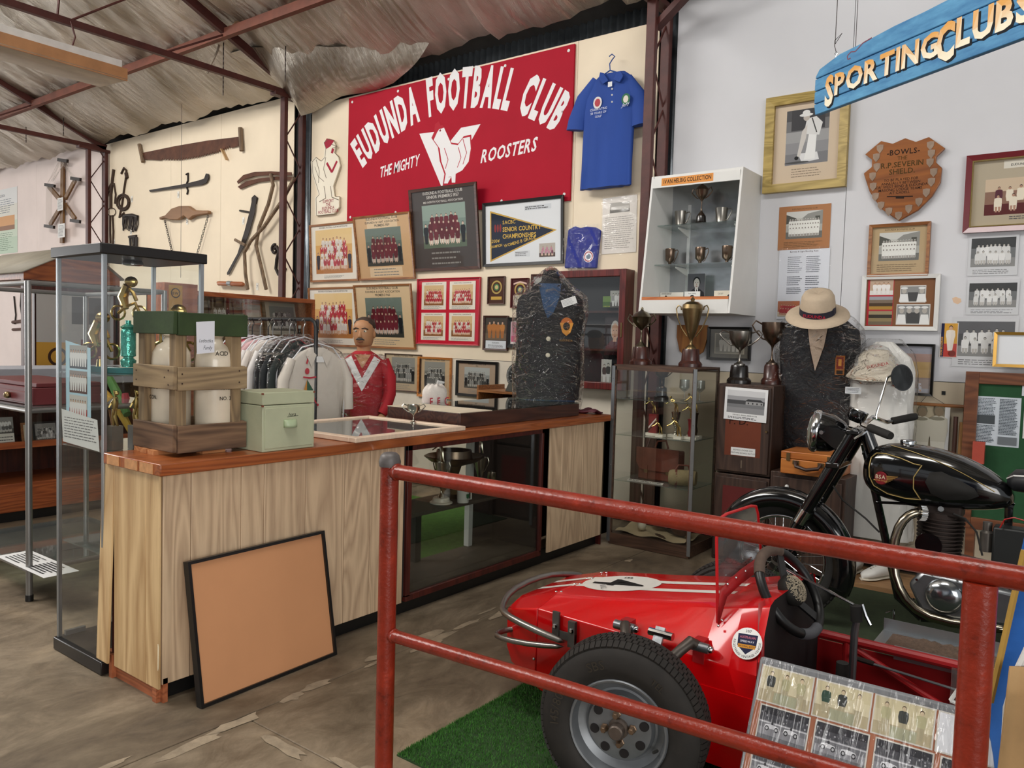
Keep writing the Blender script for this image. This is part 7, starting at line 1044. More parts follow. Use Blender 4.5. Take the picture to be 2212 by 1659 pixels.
for i, (lb, m) in enumerate(shirts + [('cream polo shirt with red bowls logo', mat('polo_cream', '#d0c8bc', .85, 0, .05, 8., .2, 25.))]):
    x = lp.x + .03 + (rp.x - lp.x - .045) * i / n; last = i == n; y = rp.y + (.02 if last else -.03 + .012 * math.sin(i * 2.1)); z0 = zr - .92 - (.0 if not last else .04); e = E('hanging_shirt', lb + (', nearest on the rail' if last else ' on the clothes rail'), 'shirt', (x, y, z0), PI / 2 + (.0 if not last else -.12), 'shirts on the clothes rail'); M = MW[e]
    torso(M, dens(srow, 4), 40, wob=.05, k=6, ph=i).o('shirt', m, e, ang=80); B(M).tube([(0, 0, .77), (0, 0, .86), (.015, 0, .89), (.0, 0, .922), (-.015, 0, .91)], .004, 6).o('hanger', STL if i % 2 else BLK, e)
    for sg in (-1, 1): B(M).tube([(sg * .19, 0, .69), (sg * .25, 0, .55), (sg * .255, 0, .34 if last else .42)], [.03, .04, .042] if last else [.02, .025, .025], 10).o('sleeve', m, e, ang=80)
    B(M).tube([(-.2, -.012, .03), (-.225, -.012, .5), (-.215, -.012, .66), (-.12, -.012, .77), (0, -.012, .8), (.12, -.012, .77), (.215, -.012, .66), (.225, -.012, .5), (.2, -.012, .03)], .0045, 6).o('bag_edge', EDGE, e)
    if i >= n - 3: torso(M, dens([(-.02, 0, .25, .035), (.35, 0, .27, .045), (.62, 0, .27, .045), (.74, 0, .2, .035), (.82, 0, .04, .02)], 4), 36, wob=.04, k=6, ph=i + 1).o('clear_bag', WRAPC if last else CRK, e, ang=180)
    if last:
        for sg in (-1, 1): patch(M, srow, [(sg * .02, .72), (sg * .075, .765), (sg * .1, .72), (sg * .06, .64)], .012).o('collar', m, e, ang=80)
        q = P(M @ Vector((-.09, -.032, .42)), M.to_3x3() @ Vector((1, 0, 0))); q.ell(0, .19, .017, .022, '#b82a3a', 12); q.line([(-.03, .15), (.02, .145), (.07, .15)], .012, '#b82a3a'); q.poly([(0, .135), (.05, .06), (-.02, .06)], '#2f5a42'); q.poly([(0, .135), (-.0, .06), (-.025, .06)], '#c98a3a'); q.ell(.02, .03, .02, .022, '#b82a3a', 12); q.line([(.05, .03), (.06, -.01), (.075, -.03)], .009, '#b82a3a'); q.ell(.085, -.04, .008, .01, '#b82a3a', 8); q.line([(-.005, .24), (.01, .29)], .012, '#b82a3a'); q.text('IQ', -.1, .0, .03, '#333333', .005); q.rect(.07, .25, .13, .29, '#e2e2e0'); q.o('logo_print', PR, e, kind='stuff')
# ================================================================ MOTORCYCLE
BY = 4.4; GLK = mat('gloss_black', '#0b0b0c', .12, 0, .1, 6., coat=.6); RUB = mat('rubber', '#1a1815', .8, 0, .2, 20.); ENG = mat('engine_alloy', '#8a8d90', .3, .85, .15, 6.); IRN = mat('cylinder_iron', '#2c211c', .7, .3, .25, 14.); EXH = mat('blued_chrome', '#8f8676', .2, 1., .25, 5.)
B().bx(-1.98, 1.2, 3.62, 5.28, .001, .008).o('dark_green_carpet', mat('dark_green_carpet', '#26331a', .95, 0, .2, 25., .3, 300.), label='dark green carpet under the motorcycle', cat='carpet')
mc = E('motorcycle', 'black vintage motorcycle with chrome trim and winged red tank badge', 'motorcycle', (-.75, BY, 0)); K = lambda u, v, y=BY: onY(u, v, y); WCX, WCZ = -1.405, .342
def bwheel(cx, z, name):
    w = B().tube([(cx + .287 * math.cos(t), BY, z + .287 * math.sin(t)) for t in [2 * PI * i / 48 for i in range(48)]], .046, 12, True).o(name, RUB, mc, ang=80)
    tr = B()
    for i in range(72):
        for sg in (-1, 0, 1): a = 2 * PI * (i + .5 * (sg == 0)) / 72; d = Vector((math.cos(a), 0, math.sin(a))); c = Vector((cx, BY + sg * .022, z)) + d * (.331 - .006 * abs(sg)); t = Vector((-math.sin(a), 0, math.cos(a))); tr.bar(c - t * .009, c + t * .009, .016, .008, d)
    tr.o('tread', RUB, w, kind='stuff')
    B().tube([(cx + .236 * math.cos(t), BY, z + .236 * math.sin(t)) for t in [2 * PI * i / 48 for i in range(48)]], .014, 8, True).o('rim', CHROME, w, ang=80); B().cyl((cx, BY - .07, z), (cx, BY + .07, z), .035, n=16).o('hub', CHROME, w); B().cyl((cx, BY + .0, z), (cx, BY + .06, z), .09, n=24).o('brake_drum', GLK, w)
    for i in range(32): a = 2 * PI * i / 32; b_ = a + (.5 if i % 2 else -.5); sd = -.055 if i % 4 < 2 else .055; B().cyl((cx + .035 * math.cos(b_), BY + sd, z + .035 * math.sin(b_)), (cx + .23 * math.cos(a), BY, z + .23 * math.sin(a)), .0019, n=5).o('spoke', CHROME, w)
    return w
def guard(cx, z, r, a0, a1, nm):
    rings = []
    for i in range(29): a = math.radians(a0 + (a1 - a0) * i / 28); rings.append([(cx + (r - d) * math.cos(a), BY + y, z + (r - d) * math.sin(a)) for y, d in ((-.068, .095), (-.07, .05), (-.064, .018), (-.04, .003), (0, 0), (.04, .003), (.064, .018), (.07, .05), (.068, .095))])
    return B().loft(rings, closed=False).o(nm, GLK, mc, ang=60, sol=.003)
bwheel(WCX, WCZ, 'front_wheel'); g = guard(WCX, WCZ, .388, 148, -22, 'front_mudguard'); bwheel(-.03, WCZ, 'rear_wheel'); guard(-.03, WCZ, .39, 170, 20, 'rear_mudguard')
B().tube([(WCX + .388 * math.cos(math.radians(a)), BY, WCZ + .388 * math.sin(math.radians(a)) + .003) for a in range(148, -23, -10)], .006, 6).o('guard_bead', GLK, g); B().cyl(K(1757, 1256, BY - .09), K(1848, 1308, BY - .09), .005, n=8).o('guard_stay', CHROME, g)
top = Vector((-1.035, BY, 1.09)); ax = Vector((WCX, BY, WCZ))
for sg in (-1, 1):
    o = Vector((0, sg * .095, 0)); d = ax - top; f = B().tube([top + o, top + o + d * .6], .034, 16).o('fork_shroud', GLK, mc); B().tube([top + o + d * .595, top + o + d * .69], .037, 16).o('chrome_collar', CHROME, f); B().tube([top + o + d * .69, ax + o * .9], .027, 14).o('slider', GLK, f); B().sph(top + o, .034, (1, 1, .5), 12, 6).o('fork_cap', CHROME, f)
B().bar(top + Vector((0, -.13, -.005)), top + Vector((0, .13, -.005)), .07, .03).o('top_yoke', GLK, mc, bev=.008); B().bar(top + (ax - top) * .25 + Vector((0, -.13, 0)), top + (ax - top) * .25 + Vector((0, .13, 0)), .07, .035).o('lower_yoke', GLK, mc, bev=.008)
hl = K(1785, 934); M = Matrix.Translation(hl) @ Matrix.Rotation(math.radians(14), 4, 'Z') @ Matrix.Rotation(math.radians(6), 4, 'Y')
h = B(M).lathe([(0, .12), (.03, .115), (.07, .085), (.1, .03), (.108, -.02), (.108, -.045), (0, -.045)], n=32, axis='x').o('headlamp_shell', GLK, mc, ang=60); B(M).lathe([(.109, -.035), (.116, -.045), (.116, -.06), (.108, -.075), (.098, -.078), (.098, -.05)], n=32, axis='x').o('chrome_rim', CHROME, h, ang=60); B(M).lathe([(.1, -.074), (.07, -.09), (0, -.098)], n=32, axis='x').o('lens', mat('lamp_lens', '#8d9288', .08, .3, .1, coat=.6), h, ang=80)
for sg in (-1, 1): B().prism([(hl.x - .005, hl.z - .01), (hl.x + .03, hl.z + .045), (hl.x + .15, hl.z + .02), (hl.x + .12, hl.z - .09), (hl.x + .06, hl.z - .06)], hl.y + sg * .112, hl.y + sg * .118).o('lamp_bracket', GLK, h); B().cyl((hl.x + .01, hl.y + sg * .118, hl.z + .01), (hl.x + .01, hl.y + sg * .13, hl.z + .01), .011, n=8).o('bracket_bolt', CHROME, h)
sp = K(1853, 892); M = Matrix.Translation(sp) @ Matrix.Rotation(math.radians(20), 4, 'Y') @ Matrix.Rotation(math.radians(-8), 4, 'X'); s = B(M).lathe([(.0, -.05), (.025, -.05), (.045, -.03), (.05, -.02), (.05, .012), (0, .012)], n=24).o('speedometer', GLK, mc); B(M).lathe([(.05, .008), (.053, .012), (.05, .018), (.044, .014)], n=24, cap=False).o('chrome_bezel', CHROME, s)
for pts, nm in (([top + Vector((.02, -.02, .03)), top + Vector((.05, -.16, .05)), K(1865, 918, 4.12), K(1885, 926, 4.08)], 'near'), ([top + Vector((.02, .02, .03)), top + Vector((.03, .16, .06)), K(1915, 912, 4.7), K(1935, 908, 4.74)], 'far')): B().tube(pts, .012, 8).o('handlebar', CHROME, mc); e2 = pts[-1]; d = (pts[-1] - pts[-2]).normalized(); B().tube([e2 - d * .02, e2 + d * .1, e2 + d * .125], [.02, .021, .018], 14).o('grip', RUB, mc)
B().tube([K(1880, 925, 4.14), K(1862, 938, 4.1), K(1845, 948, 4.08)], [.008, .007, .005], 6).o('clutch_lever', CHROME, mc); B().tube([K(1893, 905, 4.55), K(1893, 896, 4.55), K(1910, 840, 4.6), K(1917, 816, 4.62), K(1925, 811, 4.64)], .006, 8).o('mirror_stem', CHROME, mc)
mr = K(1947, 816, 4.62); M = Matrix.Translation(mr) @ Vector((.8, -.58, .12)).to_track_quat('Z', 'Y').to_matrix().to_4x4() @ Matrix.Scale(1.12, 4); m_ = B(M).lathe([(0, -.014), (.04, -.012), (.062, 0), (.064, .006), (.058, .006), (0, .004)], n=28, sx=1., sy=1.).o('mirror', GLK, mc); B(M).lathe([(0, .0065), (.058, .0065)], n=28).o('mirror_glass', mat('mirror_glass', '#5d5d5c', .05, 1., .03), m_)
# tank
tk = [(-1.0, .885, .03, .03), (-.985, .89, .085, .07), (-.93, .893, .135, .105), (-.84, .893, .152, .125), (-.72, .888, .155, .135), (-.6, .88, .145, .135), (-.48, .865, .115, .12), (-.39, .845, .08, .095), (-.335, .83, .04, .06), (-.325, .825, .01, .02)]
def tring(r, g=0.): return [(r[0], BY + (r[3] + g) * math.copysign(abs(math.sin(t)) ** .8, math.sin(t)), r[1] + (r[2] + g) * math.copysign(abs(math.cos(t)) ** .85, math.cos(t))) for t in [2 * PI * i / 28 for i in range(28)]]
tank = B().loft([tring(r) for r in tk]).o('fuel_tank', GLK, mc, ang=80, sub=1)
def tsurf(x, z, off=.002):
    for a, b in zip(tk[:-1], tk[1:]):
        if a[0] <= x <= b[0]: t = (x - a[0]) / (b[0] - a[0]); zc, rz2, ry = (a[i] + (b[i] - a[i]) * t for i in (1, 2, 3)); c = min(1, abs((z - zc) / rz2)) ** (1 / .85); return Vector((x, BY - ry * max(0, 1 - c * c) ** .4 - off, z))
    return Vector((x, BY - .05, z))
PIN = mat('gold_pinstripe', '#a08850', .4, .3, .1)
def tk2(u, v): p = K(u, v, BY - .12); return tsurf(p.x, p.z, .001)
pl = [(1874, 1010), (1878, 990), (1890, 980), (1912, 981), (1945, 990), (1975, 1002), (1992, 1005), (1975, 1030), (1974, 1055), (1988, 1080), (1955, 1078), (1915, 1068), (1885, 1050), (1875, 1030)]
pp = []
for i in range(len(pl)):
    a, b = pl[i], pl[(i + 1) % len(pl)]
    for k in range(3): t = k / 3; pp.append(tk2(a[0] + (b[0] - a[0]) * t, a[1] + (b[1] - a[1]) * t))
B().tube(pp, .0028, 5, True).o('pinstripe', PIN, tank); B().tube([tk2(1918 + i * 23, 964 + i * 4.5 + i * i * .55) for i in range(11)], .002, 5).o('pinstripe', PIN, tank)
kp = [tk2(u, v) for u, v in ((2010, 1020), (2035, 1018), (2070, 1035), (2105, 1055), (2115, 1072), (2090, 1080), (2040, 1080), (2012, 1065), (2000, 1040))]; b = B(); c = sum(kp, Vector()) / len(kp); c.y -= .012; k0 = b.v(c); ks = [b.v(p + Vector((0, -.004, 0))) for p in kp]; [b.f(k0, ks[i], ks[(i + 1) % len(ks)]) for i in range(len(ks))]; b.o('knee_pad', RUB, tank, ang=80, sol=.006)
bc = tk2(1903, 1033); M = Matrix.Translation(bc + Vector((0, -.004, 0))) @ Matrix.Rotation(math.radians(-12), 4, 'Z'); bd = B(M).lathe([(0, -.006), (.03, -.005), (.034, 0), (0, .002)], n=24, axis='y').o('badge', mat('badge_red', '#7a1420', .2, .2, .1, coat=.5), tank); WG = mat('badge_gold', '#b08d52', .3, .8, .1)
for i in range(5): B(M).prism([(.02, .016 - i * .008), (.085 - i * .011, .02 - i * .009), (.08 - i * .012, .014 - i * .008), (.02, .01 - i * .008)], -.005, 0).o('badge_feather', WG, bd)
q = P(M @ Vector((-.0, -.0068, 0)), M.to_3x3() @ Vector((1, 0, 0))); q.text('BSA', 0, -.002, .028, '#c9b9a0', .01); q.text('MOTOR CYCLES', 0, -.014, .009, '#c9a860', .005); q.o('badge_lettering', PR, bd, kind='stuff')
fc = K(1962, 957); B().lathe([(0, -.02), (.035, -.02), (.038, .0), (.034, .008), (.0, .012)], (fc.x, BY, 1.052), 24).o('filler_cap', CHROME, tank)
# frame, engine
for pts, r in (([K(1868, 960), K(1890, 1060), K(1914, 1170), K(1940, 1290), K(1990, 1335)], .02), ([K(1990, 1335), K(2200, 1345)], .02), ([K(1865, 975), K(2190, 1095)], .018), ([K(2180, 1090), K(2170, 1330)], .018)): B().tube(pts, r, 10).o('frame_tube', GLK, mc)
B().tube([top + Vector((.03, 0, .0)), top + Vector((.12, 0, -.22))], .035, 14).o('steering_head', GLK, mc); B().tube([K(1893, 1085, BY - .05), K(1960, 1088, BY - .05), K(2000, 1095, BY - .05)], .008, 6).o('engine_steady', GLK, mc)
cx = K(2030, 1150).x; z0, z1 = .5, .69
for i in range(11): zz_ = z0 + (z1 - z0) * i / 10; rx = .1 + .008 * i / 10; B().lathe([(0, zz_ - .003), (rx, zz_ - .003), (rx, zz_ + .003), (0, zz_ + .003)], (cx + .004 * i / 10, BY - .01, 0), 28, sy=.85).o('cooling_fin', IRN, mc)
B().cyl((cx, BY - .01, .44), (cx, BY - .01, .72), .075, n=24).o('cylinder_barrel', IRN, mc); B().box((cx + .005, BY - .01, .735), (.19, .13, .06)).o('cylinder_head', IRN, mc, bev=.012); B().box((cx + .01, BY - .01, .785), (.15, .1, .045)).o('rocker_box', mat('rocker_brown', '#2a1c18', .6), mc, bev=.01); B().tube([(cx + .01, BY - .09, .74), (cx + .015, BY - .11, .75)], .014, 8).o('spark_plug', ENG, mc)
ex = [K(1992, 1108, BY - .1), K(1975, 1106, BY - .12), K(1950, 1120, BY - .14), K(1932, 1160, BY - .15), K(1927, 1215, BY - .16), K(1938, 1270, BY - .17), K(1975, 1320, BY - .18), K(2040, 1347, BY - .19), K(2200, 1362, BY - .19)]
B().tube(ex, .024, 16).o('exhaust_pipe', EXH, mc, ang=80, sub=1); nut = B()
for i in range(18): a = 2 * PI * i / 18; d = (ex[1] - ex[0]).normalized(); u_ = d.orthogonal().normalized(); v_ = d.cross(u_); c = ex[0] + (u_ * math.cos(a) + v_ * math.sin(a)) * .034; nut.bar(c - d * .014, c + d * .014, .008, .008)
nut.tube([ex[0] - (ex[1] - ex[0]).normalized() * .014, ex[0] + (ex[1] - ex[0]).normalized() * .014], .032, 18); nut.o('finned_nut', CHROME, mc)
cc = K(2042, 1285, BY - .13); cs = B().prism([(cc.x - .15, cc.z + .02), (cc.x - .12, cc.z + .12), (cc.x + .0, cc.z + .17), (cc.x + .2, cc.z + .15), (cc.x + .28, cc.z + .02), (cc.x + .22, cc.z - .1), (cc.x, cc.z - .13), (cc.x - .12, cc.z - .09)], BY - .12, BY + .1).o('crankcase', ENG, mc, bev=.025)
B().prism([(cc.x - .16, cc.z + .03), (cc.x - .1, cc.z + .11), (cc.x + .3, cc.z + .08), (cc.x + .33, cc.z), (cc.x + .3, cc.z - .08), (cc.x + .05, cc.z - .11), (cc.x - .1, cc.z - .09)], BY - .17, BY - .121).o('primary_cover', ENG, cs, bev=.02); B().lathe([(0, -.035), (.05, -.03), (.078, -.014), (.085, .0)], (cc.x, BY - .17, cc.z), 28, 'y').o('clutch_dome', mat('polished_alloy', '#9a9ea2', .16, .95, .05), cs, ang=80); B().lathe([(0, -.015), (.03, -.012), (.036, 0)], (cc.x + .115, BY - .17, cc.z + .05), 20, 'y').o('inspection_cap', 'polished_alloy', cs, ang=80)
for a, b_ in ((-.12, .06), (-.06, .1), (.05, .1), (-.13, -.04), (.02, -.1)): B().cyl((cc.x + a, BY - .178, cc.z + b_), (cc.x + a, BY - .17, cc.z + b_), .006, n=6).o('screw', CHROME, cs)
B().cyl((cc.x - .09, BY - .1, cc.z + .22), (cc.x - .09, BY + .05, cc.z + .22), .06, n=24).o('dynamo', GLK, mc); B().lathe([(0, 0), (.03, 0), (.03, .09), (.02, .1), (.02, .14), (0, .14)], K(2130, 1190, BY - .04), 16).o('carburettor', mat('carb', '#6d6862', .35, .7, .2), mc); B().box(K(2190, 1190, BY - .05), (.17, .1, .22)).o('battery_box', mat('battery_black', '#151716', .5), mc, bev=.01)
B().tube([K(2160, 1140, BY - .11), K(2170, 1122, BY - .12), K(2190, 1118, BY - .12), K(2215, 1125, BY - .12)], .003, 5).o('red_wire', mat('wire_red', '#a01a1a', .4), mc); B().tube([K(2060, 1110, BY - .08), K(2085, 1120, BY - .1), K(2110, 1150, BY - .1), K(2122, 1200, BY - .1)], .005, 6).o('ignition_lead', RUB, mc); B().tube([K(1800, 1050, BY + .05), K(1820, 1080, BY), K(1870, 1120, BY - .05), K(1900, 1150, BY - .05)], .005, 6).o('cable', RUB, mc)
rows_ = [(-.36, .91, .02, .03), (-.33, .915, .05, .09), (-.2, .92, .06, .12), (.1, .92, .06, .13), (.35, .93, .05, .12)]; st = B().loft([tring(r) for r in rows_]).o('seat', mat('seat_vinyl', '#16171b', .5, 0, .1), mc, ang=80); B().tube([(r[0], BY - r[3] * .9, r[1] + r[2] * .6) for r in rows_], .004, 6).o('white_piping', WPAINT, st)
B().tube([K(1915, 1325, BY - .15), K(1930, 1318, BY - .16), K(1930, 1338, BY - .16)], .008, 6).o('brake_pedal', CHROME, mc); B().tube([(-.45, BY - .1, .28), (-.47, BY - .16, .008)], .012, 8).o('prop_stand', GLK, mc)
# ================================================================ FOREGROUND
# ---- artificial grass
rr = random.Random(4); GX0, GX1, GY0, GY1 = -1.97, .35, 1.98, 3.0; gm = mat('astro_green', '#2c5a1c', .7, 0, .3, 40., col2='#4a8a30'); e = E('artificial_grass', 'bright green artificial grass mat under the race car', 'grass mat', (-.8, 2.5, 0)); B().bx(GX0, GX1, GY0, GY1, .0005, .006).o('mat_backing', mat('astro_base', '#23401a', .9, 0, .2, 30.), e); b = B()
for i in range(46000):
    x, y = GX0 + (GX1 - GX0) * rr.random() ** 1.5, GY0 + (GY1 - GY0) * rr.random(); a = rr.random() * PI; l = rr.uniform(.008, .014); dx, dy = .0016 * math.cos(a), .0016 * math.sin(a); k = len(b.V); b.V += [Vector((x - dx, y - dy, .005)), Vector((x + dx, y + dy, .005)), Vector((x + rr.uniform(-.006, .006), y + rr.uniform(-.006, .006), .005 + l))]; b.F.append((k, k + 1, k + 2)); b.C.append(None)
b.o('blades', gm, e, recalc=False, kind='stuff')
# ---- red pipe railing
def pipemat():
    m, nt, b = newmat('red_pipe'); tc = nd(nt, 'ShaderNodeNewGeometry'); n1 = nd(nt, 'ShaderNodeTexNoise', Scale=16., Detail=7., Roughness=.7); nt.links.new(tc.outputs['Position'], n1.inputs['Vector']); ra = nd(nt, 'ShaderNodeValToRGB'); cr_ = ra.color_ramp; cr_.elements[0].position = .3; cr_.elements[0].color = c4(hexc('#56180e')); cr_.elements[1].position = .72; cr_.elements[1].color = c4(hexc('#a0341f'))
    for p, c in ((.42, '#7d2514'), (.6, '#8a2a18')): x = cr_.elements.new(p); x.color = c4(hexc(c))
    nt.links.new(n1.outputs['Fac'], ra.inputs[0]); nt.links.new(ra.outputs[0], b.inputs['Base Color']); b.inputs['Roughness'].default_value = .3; n2 = nd(nt, 'ShaderNodeTexNoise', Scale=90., Detail=4.); nt.links.new(tc.outputs['Position'], n2.inputs['Vector']); bp = nd(nt, 'ShaderNodeBump', Strength=.35, Distance=.004); nt.links.new(n2.outputs['Fac'], bp.inputs['Height']); nt.links.new(bp.outputs[0], b.inputs['Normal']); MATS['red_pipe'] = m
pipemat(); rl = E('pipe_railing', 'worn red-painted steel pipe railing in the foreground', 'railing', (-1.0, 1.8, 0)); RYY = 1.8
for x, r, zt in ((-1.85, .03, 1.1), (-.182, .031, 1.05)): B().cyl((x, RYY, .003), (x, RYY, zt), r, n=24).o('post', 'red_pipe', rl)
B().lathe([(.034, 1.085), (.036, 1.1), (.033, 1.112), (.03, 1.122), (.02, 1.13), (0, 1.132)], (-1.85, RYY, 0), 24).o('post_cap', mat('cap_grey', '#5d5856', .5, .2, .2, 20.), rl, ang=50); B().cyl((-1.85, RYY, 0.001), (-1.85, RYY, .012), .06, n=20).o('base_weld', 'red_pipe', rl); B().cyl((-.182, RYY, 0.001), (-.182, RYY, .012), .06, n=20).o('base_weld', 'red_pipe', rl)
B().tube([(-1.84, RYY, 1.07), (-1.2, RYY, 1.072), (-.6, RYY, 1.072), (.9, RYY, 1.07)], .0245, 20).o('top_rail', 'red_pipe', rl); B().tube([(-1.84, RYY, .53), (-1.2, RYY, .552), (-.3, RYY, .58), (-.18, RYY, .583)], .0205, 20).o('lower_rail', 'red_pipe', rl)
for c, r in (((-1.815, RYY, 1.07), .027), ((-1.815, RYY, .531), .023)): B().sph(c, r, (.5, 1.05, 1.05), 14, 8).o('weld_bead', 'red_pipe', rl)
# ---- red race car
CRD_ = mat('car_red', '#c8060c', .25, 0, .05, 4., .04, 8., coat=.5, spec=.3); CRM = mat('car_red_matt', '#9a1216', .5, 0, .12, 6.); TYR = mat('tyre', '#211d19', .75, 0, .3, 14.); car = E('race_car', 'red open-wheel speedway midget race car numbered four', 'race car', (-1.0, 2.85, 0)); YC = 2.85; DKI = mat('cockpit_dark', '#120c0c', .7)
stn = [(-1.95, .2, .25, .255, .385, .195, .412), (-1.93, .165, .28, .285, .4, .205, .432), (-1.745, .115, .335, .335, .455, .215, .488), (-1.4, .1, .35, .35, .455, .22, .54), (-1.05, .1, .355, .355, .445, .215, .603), (-.86, .1, .355, .355, .44, .23, .655)]
def ring8(s): x, zb, wb, wc, zc, wt2, zt = s; return [(x, YC - wb + .03, zb), (x, YC - wc, zb + .08), (x, YC - wc, zc), (x, YC - wt2 - .02, zt - .012), (x, YC - wt2 + .02, zt), (x, YC + wt2 - .02, zt), (x, YC + wt2 + .02, zt - .012), (x, YC + wc, zc), (x, YC + wc, zb + .08), (x, YC + wb - .03, zb)]
def lerp_st(a, b, t): return tuple(a[i] + (b[i] - a[i]) * t for i in range(7))
B().loft([ring8(s) for s in stn[:3]]).o('nose_cone', CRD_, car, ang=30, bev=.006); hoods = [lerp_st(stn[2], stn[3], .012)] + [lerp_st(stn[2], stn[3], t) for t in (.33, .66)] + [stn[3]] + [lerp_st(stn[3], stn[4], t) for t in (.33, .66)] + [stn[4]]
bd = B().loft([ring8(s) for s in hoods], cap=False).o('bonnet', CRD_, car, ang=30, bev=.004); B().loft([ring8(s) for s in (stn[4], lerp_st(stn[4], stn[5], .5), stn[5])], cap=False).o('scuttle', CRD_, car, ang=30, bev=.004); B().add(ring8(lerp_st(stn[4], stn[5], .97)), [tuple(range(10))]).o('bulkhead', DKI, car)
B().add([(-.86, YC - .355, .44), (-.835, YC - .356, .44), (-.9, YC - .25, .645), (-.885, YC - .23, .657)], [(0, 1, 3, 2)]).o('cockpit_edge', CRM, car, sol=.004)
for sg, nm in ((-1, 'near'), (1, 'far')): B().bx(-1.05, -.2 if sg < 0 else .2, YC + sg * .355 - .003, YC + sg * .355 + .003, .1, .36).o('side_panel', CRM if sg > 0 else CRD_, car)
B().bx(-.86, .3, YC - .34, YC + .34, .1, .106).o('floor_pan', DKI, car)
for pts, r in (([(-.88, 3.14, .405), (.3, 3.14, .405)], .018), ([(-.88, 3.14, .2), (.3, 3.14, .2)], .016), ([(-.74, 3.14, .405), (-.74, 3.14, .2)], .016), ([(-.72, 3.14, .38), (-.33, 3.14, .21)], .014), ([(-.3, 3.14, .405), (-.3, 3.14, .2)], .016), ([(-.86, 2.56, .4), (.3, 2.56, .4)], .018), ([(-.3, 2.56, .4), (-.3, 3.14, .4)], .016)): B().tube(pts, r, 10).o('chassis_tube', CRM, car)
B().bx(-.34, -.26, 3.125, 3.13, .2, .38).o('drilled_plate', CRM, car)
for z in (.25, .29, .33): B().cyl((-.3, 3.121, z), (-.3, 3.126, z), .014, n=12).o('drilled_hole', DKI, car)
B().cyl((-.66, 3.12, .345), (-.36, 3.12, .325), .005, n=8).o('push_rod', ALU, car); B().cyl((-.72, 3.12, .35), (-.64, 3.12, .345), .01, n=8).o('rod_end', IRN, car)
ty = B(); ty.bx(-.66, -.2, 3.16, 3.36, .4, .404); ty.bx(-.66, -.2, 3.36, 3.363, .4, .45); ty.bx(-.58, -.25, 3.15, 3.16, .37, .42); ty.o('side_tray', ALU, car); B().grid(lambda u, v: (-.62 + u * .4, 3.17 + v * .16, .405 + .012 * abs(math.sin(u * 13 + v * 7) * math.sin(u * 29)) * math.sin(PI * u)), 30, 10).o('dirt', mat('dirt', '#5d4a3c', .95, 0, .4, 90., .5, 200.), car, ang=180)
lv = onY(1845, 1380, 2.95); B().tube([(lv.x, 2.95, .12), (lv.x, 2.95, .5), (lv.x + .005, 2.95, .545)], [.013, .013, .012], 10).o('gear_lever', ENG, car); B().tube([(lv.x + .005, 2.95, .545), (lv.x, 2.95, .6)], .02, 12).o('lever_boot', RUB, car); B().tube([onY(1690, 1225, 2.9), onY(1760, 1262, 2.92), onY(1843, 1305, 2.95)], .005, 8).o('linkage_rod', CHROME, car); B().tube([onY(1880, 1350, 2.95), onY(1870, 1330, 2.95), onY(1862, 1305, 2.95)], .006, 6).o('trigger', CHROME, car)
B().tube([(-.66, 2.75, .38), (-.66, 2.75, .46)], .02, 12).o('second_lever', RUB, car)
# stripes, number roundel and sticker
s0, s1 = stn[2], stn[4]; hx = lambda x: s0[6] + (s1[6] - s0[6]) * (x - s0[0]) / (s1[0] - s0[0])
def hz(x):
    for a, b in zip(stn[1:-1], stn[2:]):
        if a[0] <= x <= b[0]: return a[6] + (b[6] - a[6]) * (x - a[0]) / (b[0] - a[0])
b = B(); xs = [-1.925 + i * .875 / 16 for i in range(17)]
for sg in (-1, 1):
    b = B(); k = 0
    for x in xs: b.v((x, YC + sg * .062 - .02, hz(x) + .0012)); b.v((x, YC + sg * .062 + .02, hz(x) + .0012))
    for i in range(16): b.f(2 * i, 2 * i + 2, 2 * i + 3, 2 * i + 1)
    b.o('white_stripe', mat('car_white', '#e6e2da', .35, 0, .03, coat=.4), car)
rx = -1.56; b = B(); b.f(*[b.v((rx + .17 * math.cos(t), YC + .13 * math.sin(t), hz(rx + .17 * math.cos(t)) + .0022)) for t in [2 * PI * i / 36 for i in range(36)]]); rd = b.o('number_roundel', 'car_white', car); sl = (hz(-1.42) - hz(-1.7)) / .28
q = P((rx, YC, hz(rx) + .005), (0, -1, 0), (1, 0, sl)); q.text('4', .0, -.12, .34, '#191919', .004, wx=.62); q.text('E', -.085, -.03, .05, '#222222', .01); q.text('N.K.L', .085, -.05, .035, '#55595c', .0, rot=.6); q.o('number', PAINT, car, kind='stuff')
A0_, A1_, B0_, B1_ = (Vector(v) for v in ((-1.05, YC - .355, .445), (-.86, YC - .355, .44), (-1.05, YC - .235, .591), (-.86, YC - .25, .643))); s_, t_ = .74, .42; ux = ((A1_ - A0_).lerp(B1_ - B0_, t_)).normalized(); uy = (B0_ - A0_).lerp(B1_ - A1_, s_); uy = (uy - ux * uy.dot(ux)).normalized(); q = P(A0_.lerp(A1_, s_).lerp(B0_.lerp(B1_, s_), t_) + ux.cross(uy) * .007, ux, uy); q.ell(0, 0, .052, .052, '#e6e4e0', 30); q.poly([(-.034, .03), (.034, .03), (.032, -.01), (0, -.036), (-.032, -.01)], '#1f2140'); q.rect(-.03, -.016, .03, -.004, '#c98a2a'); q.text('2017', 0, .036, .012, '#222222', .01); q.text('AUSTRALIAN', 0, .016, .011, '#c06a7a', .01, wx=.8); q.text('SPEEDWAY', 0, .003, .009, '#d8d8e0', .01); q.text('NATIONAL BODY', 0, -.013, .0085, '#1a1a2a', .01, wx=.8)
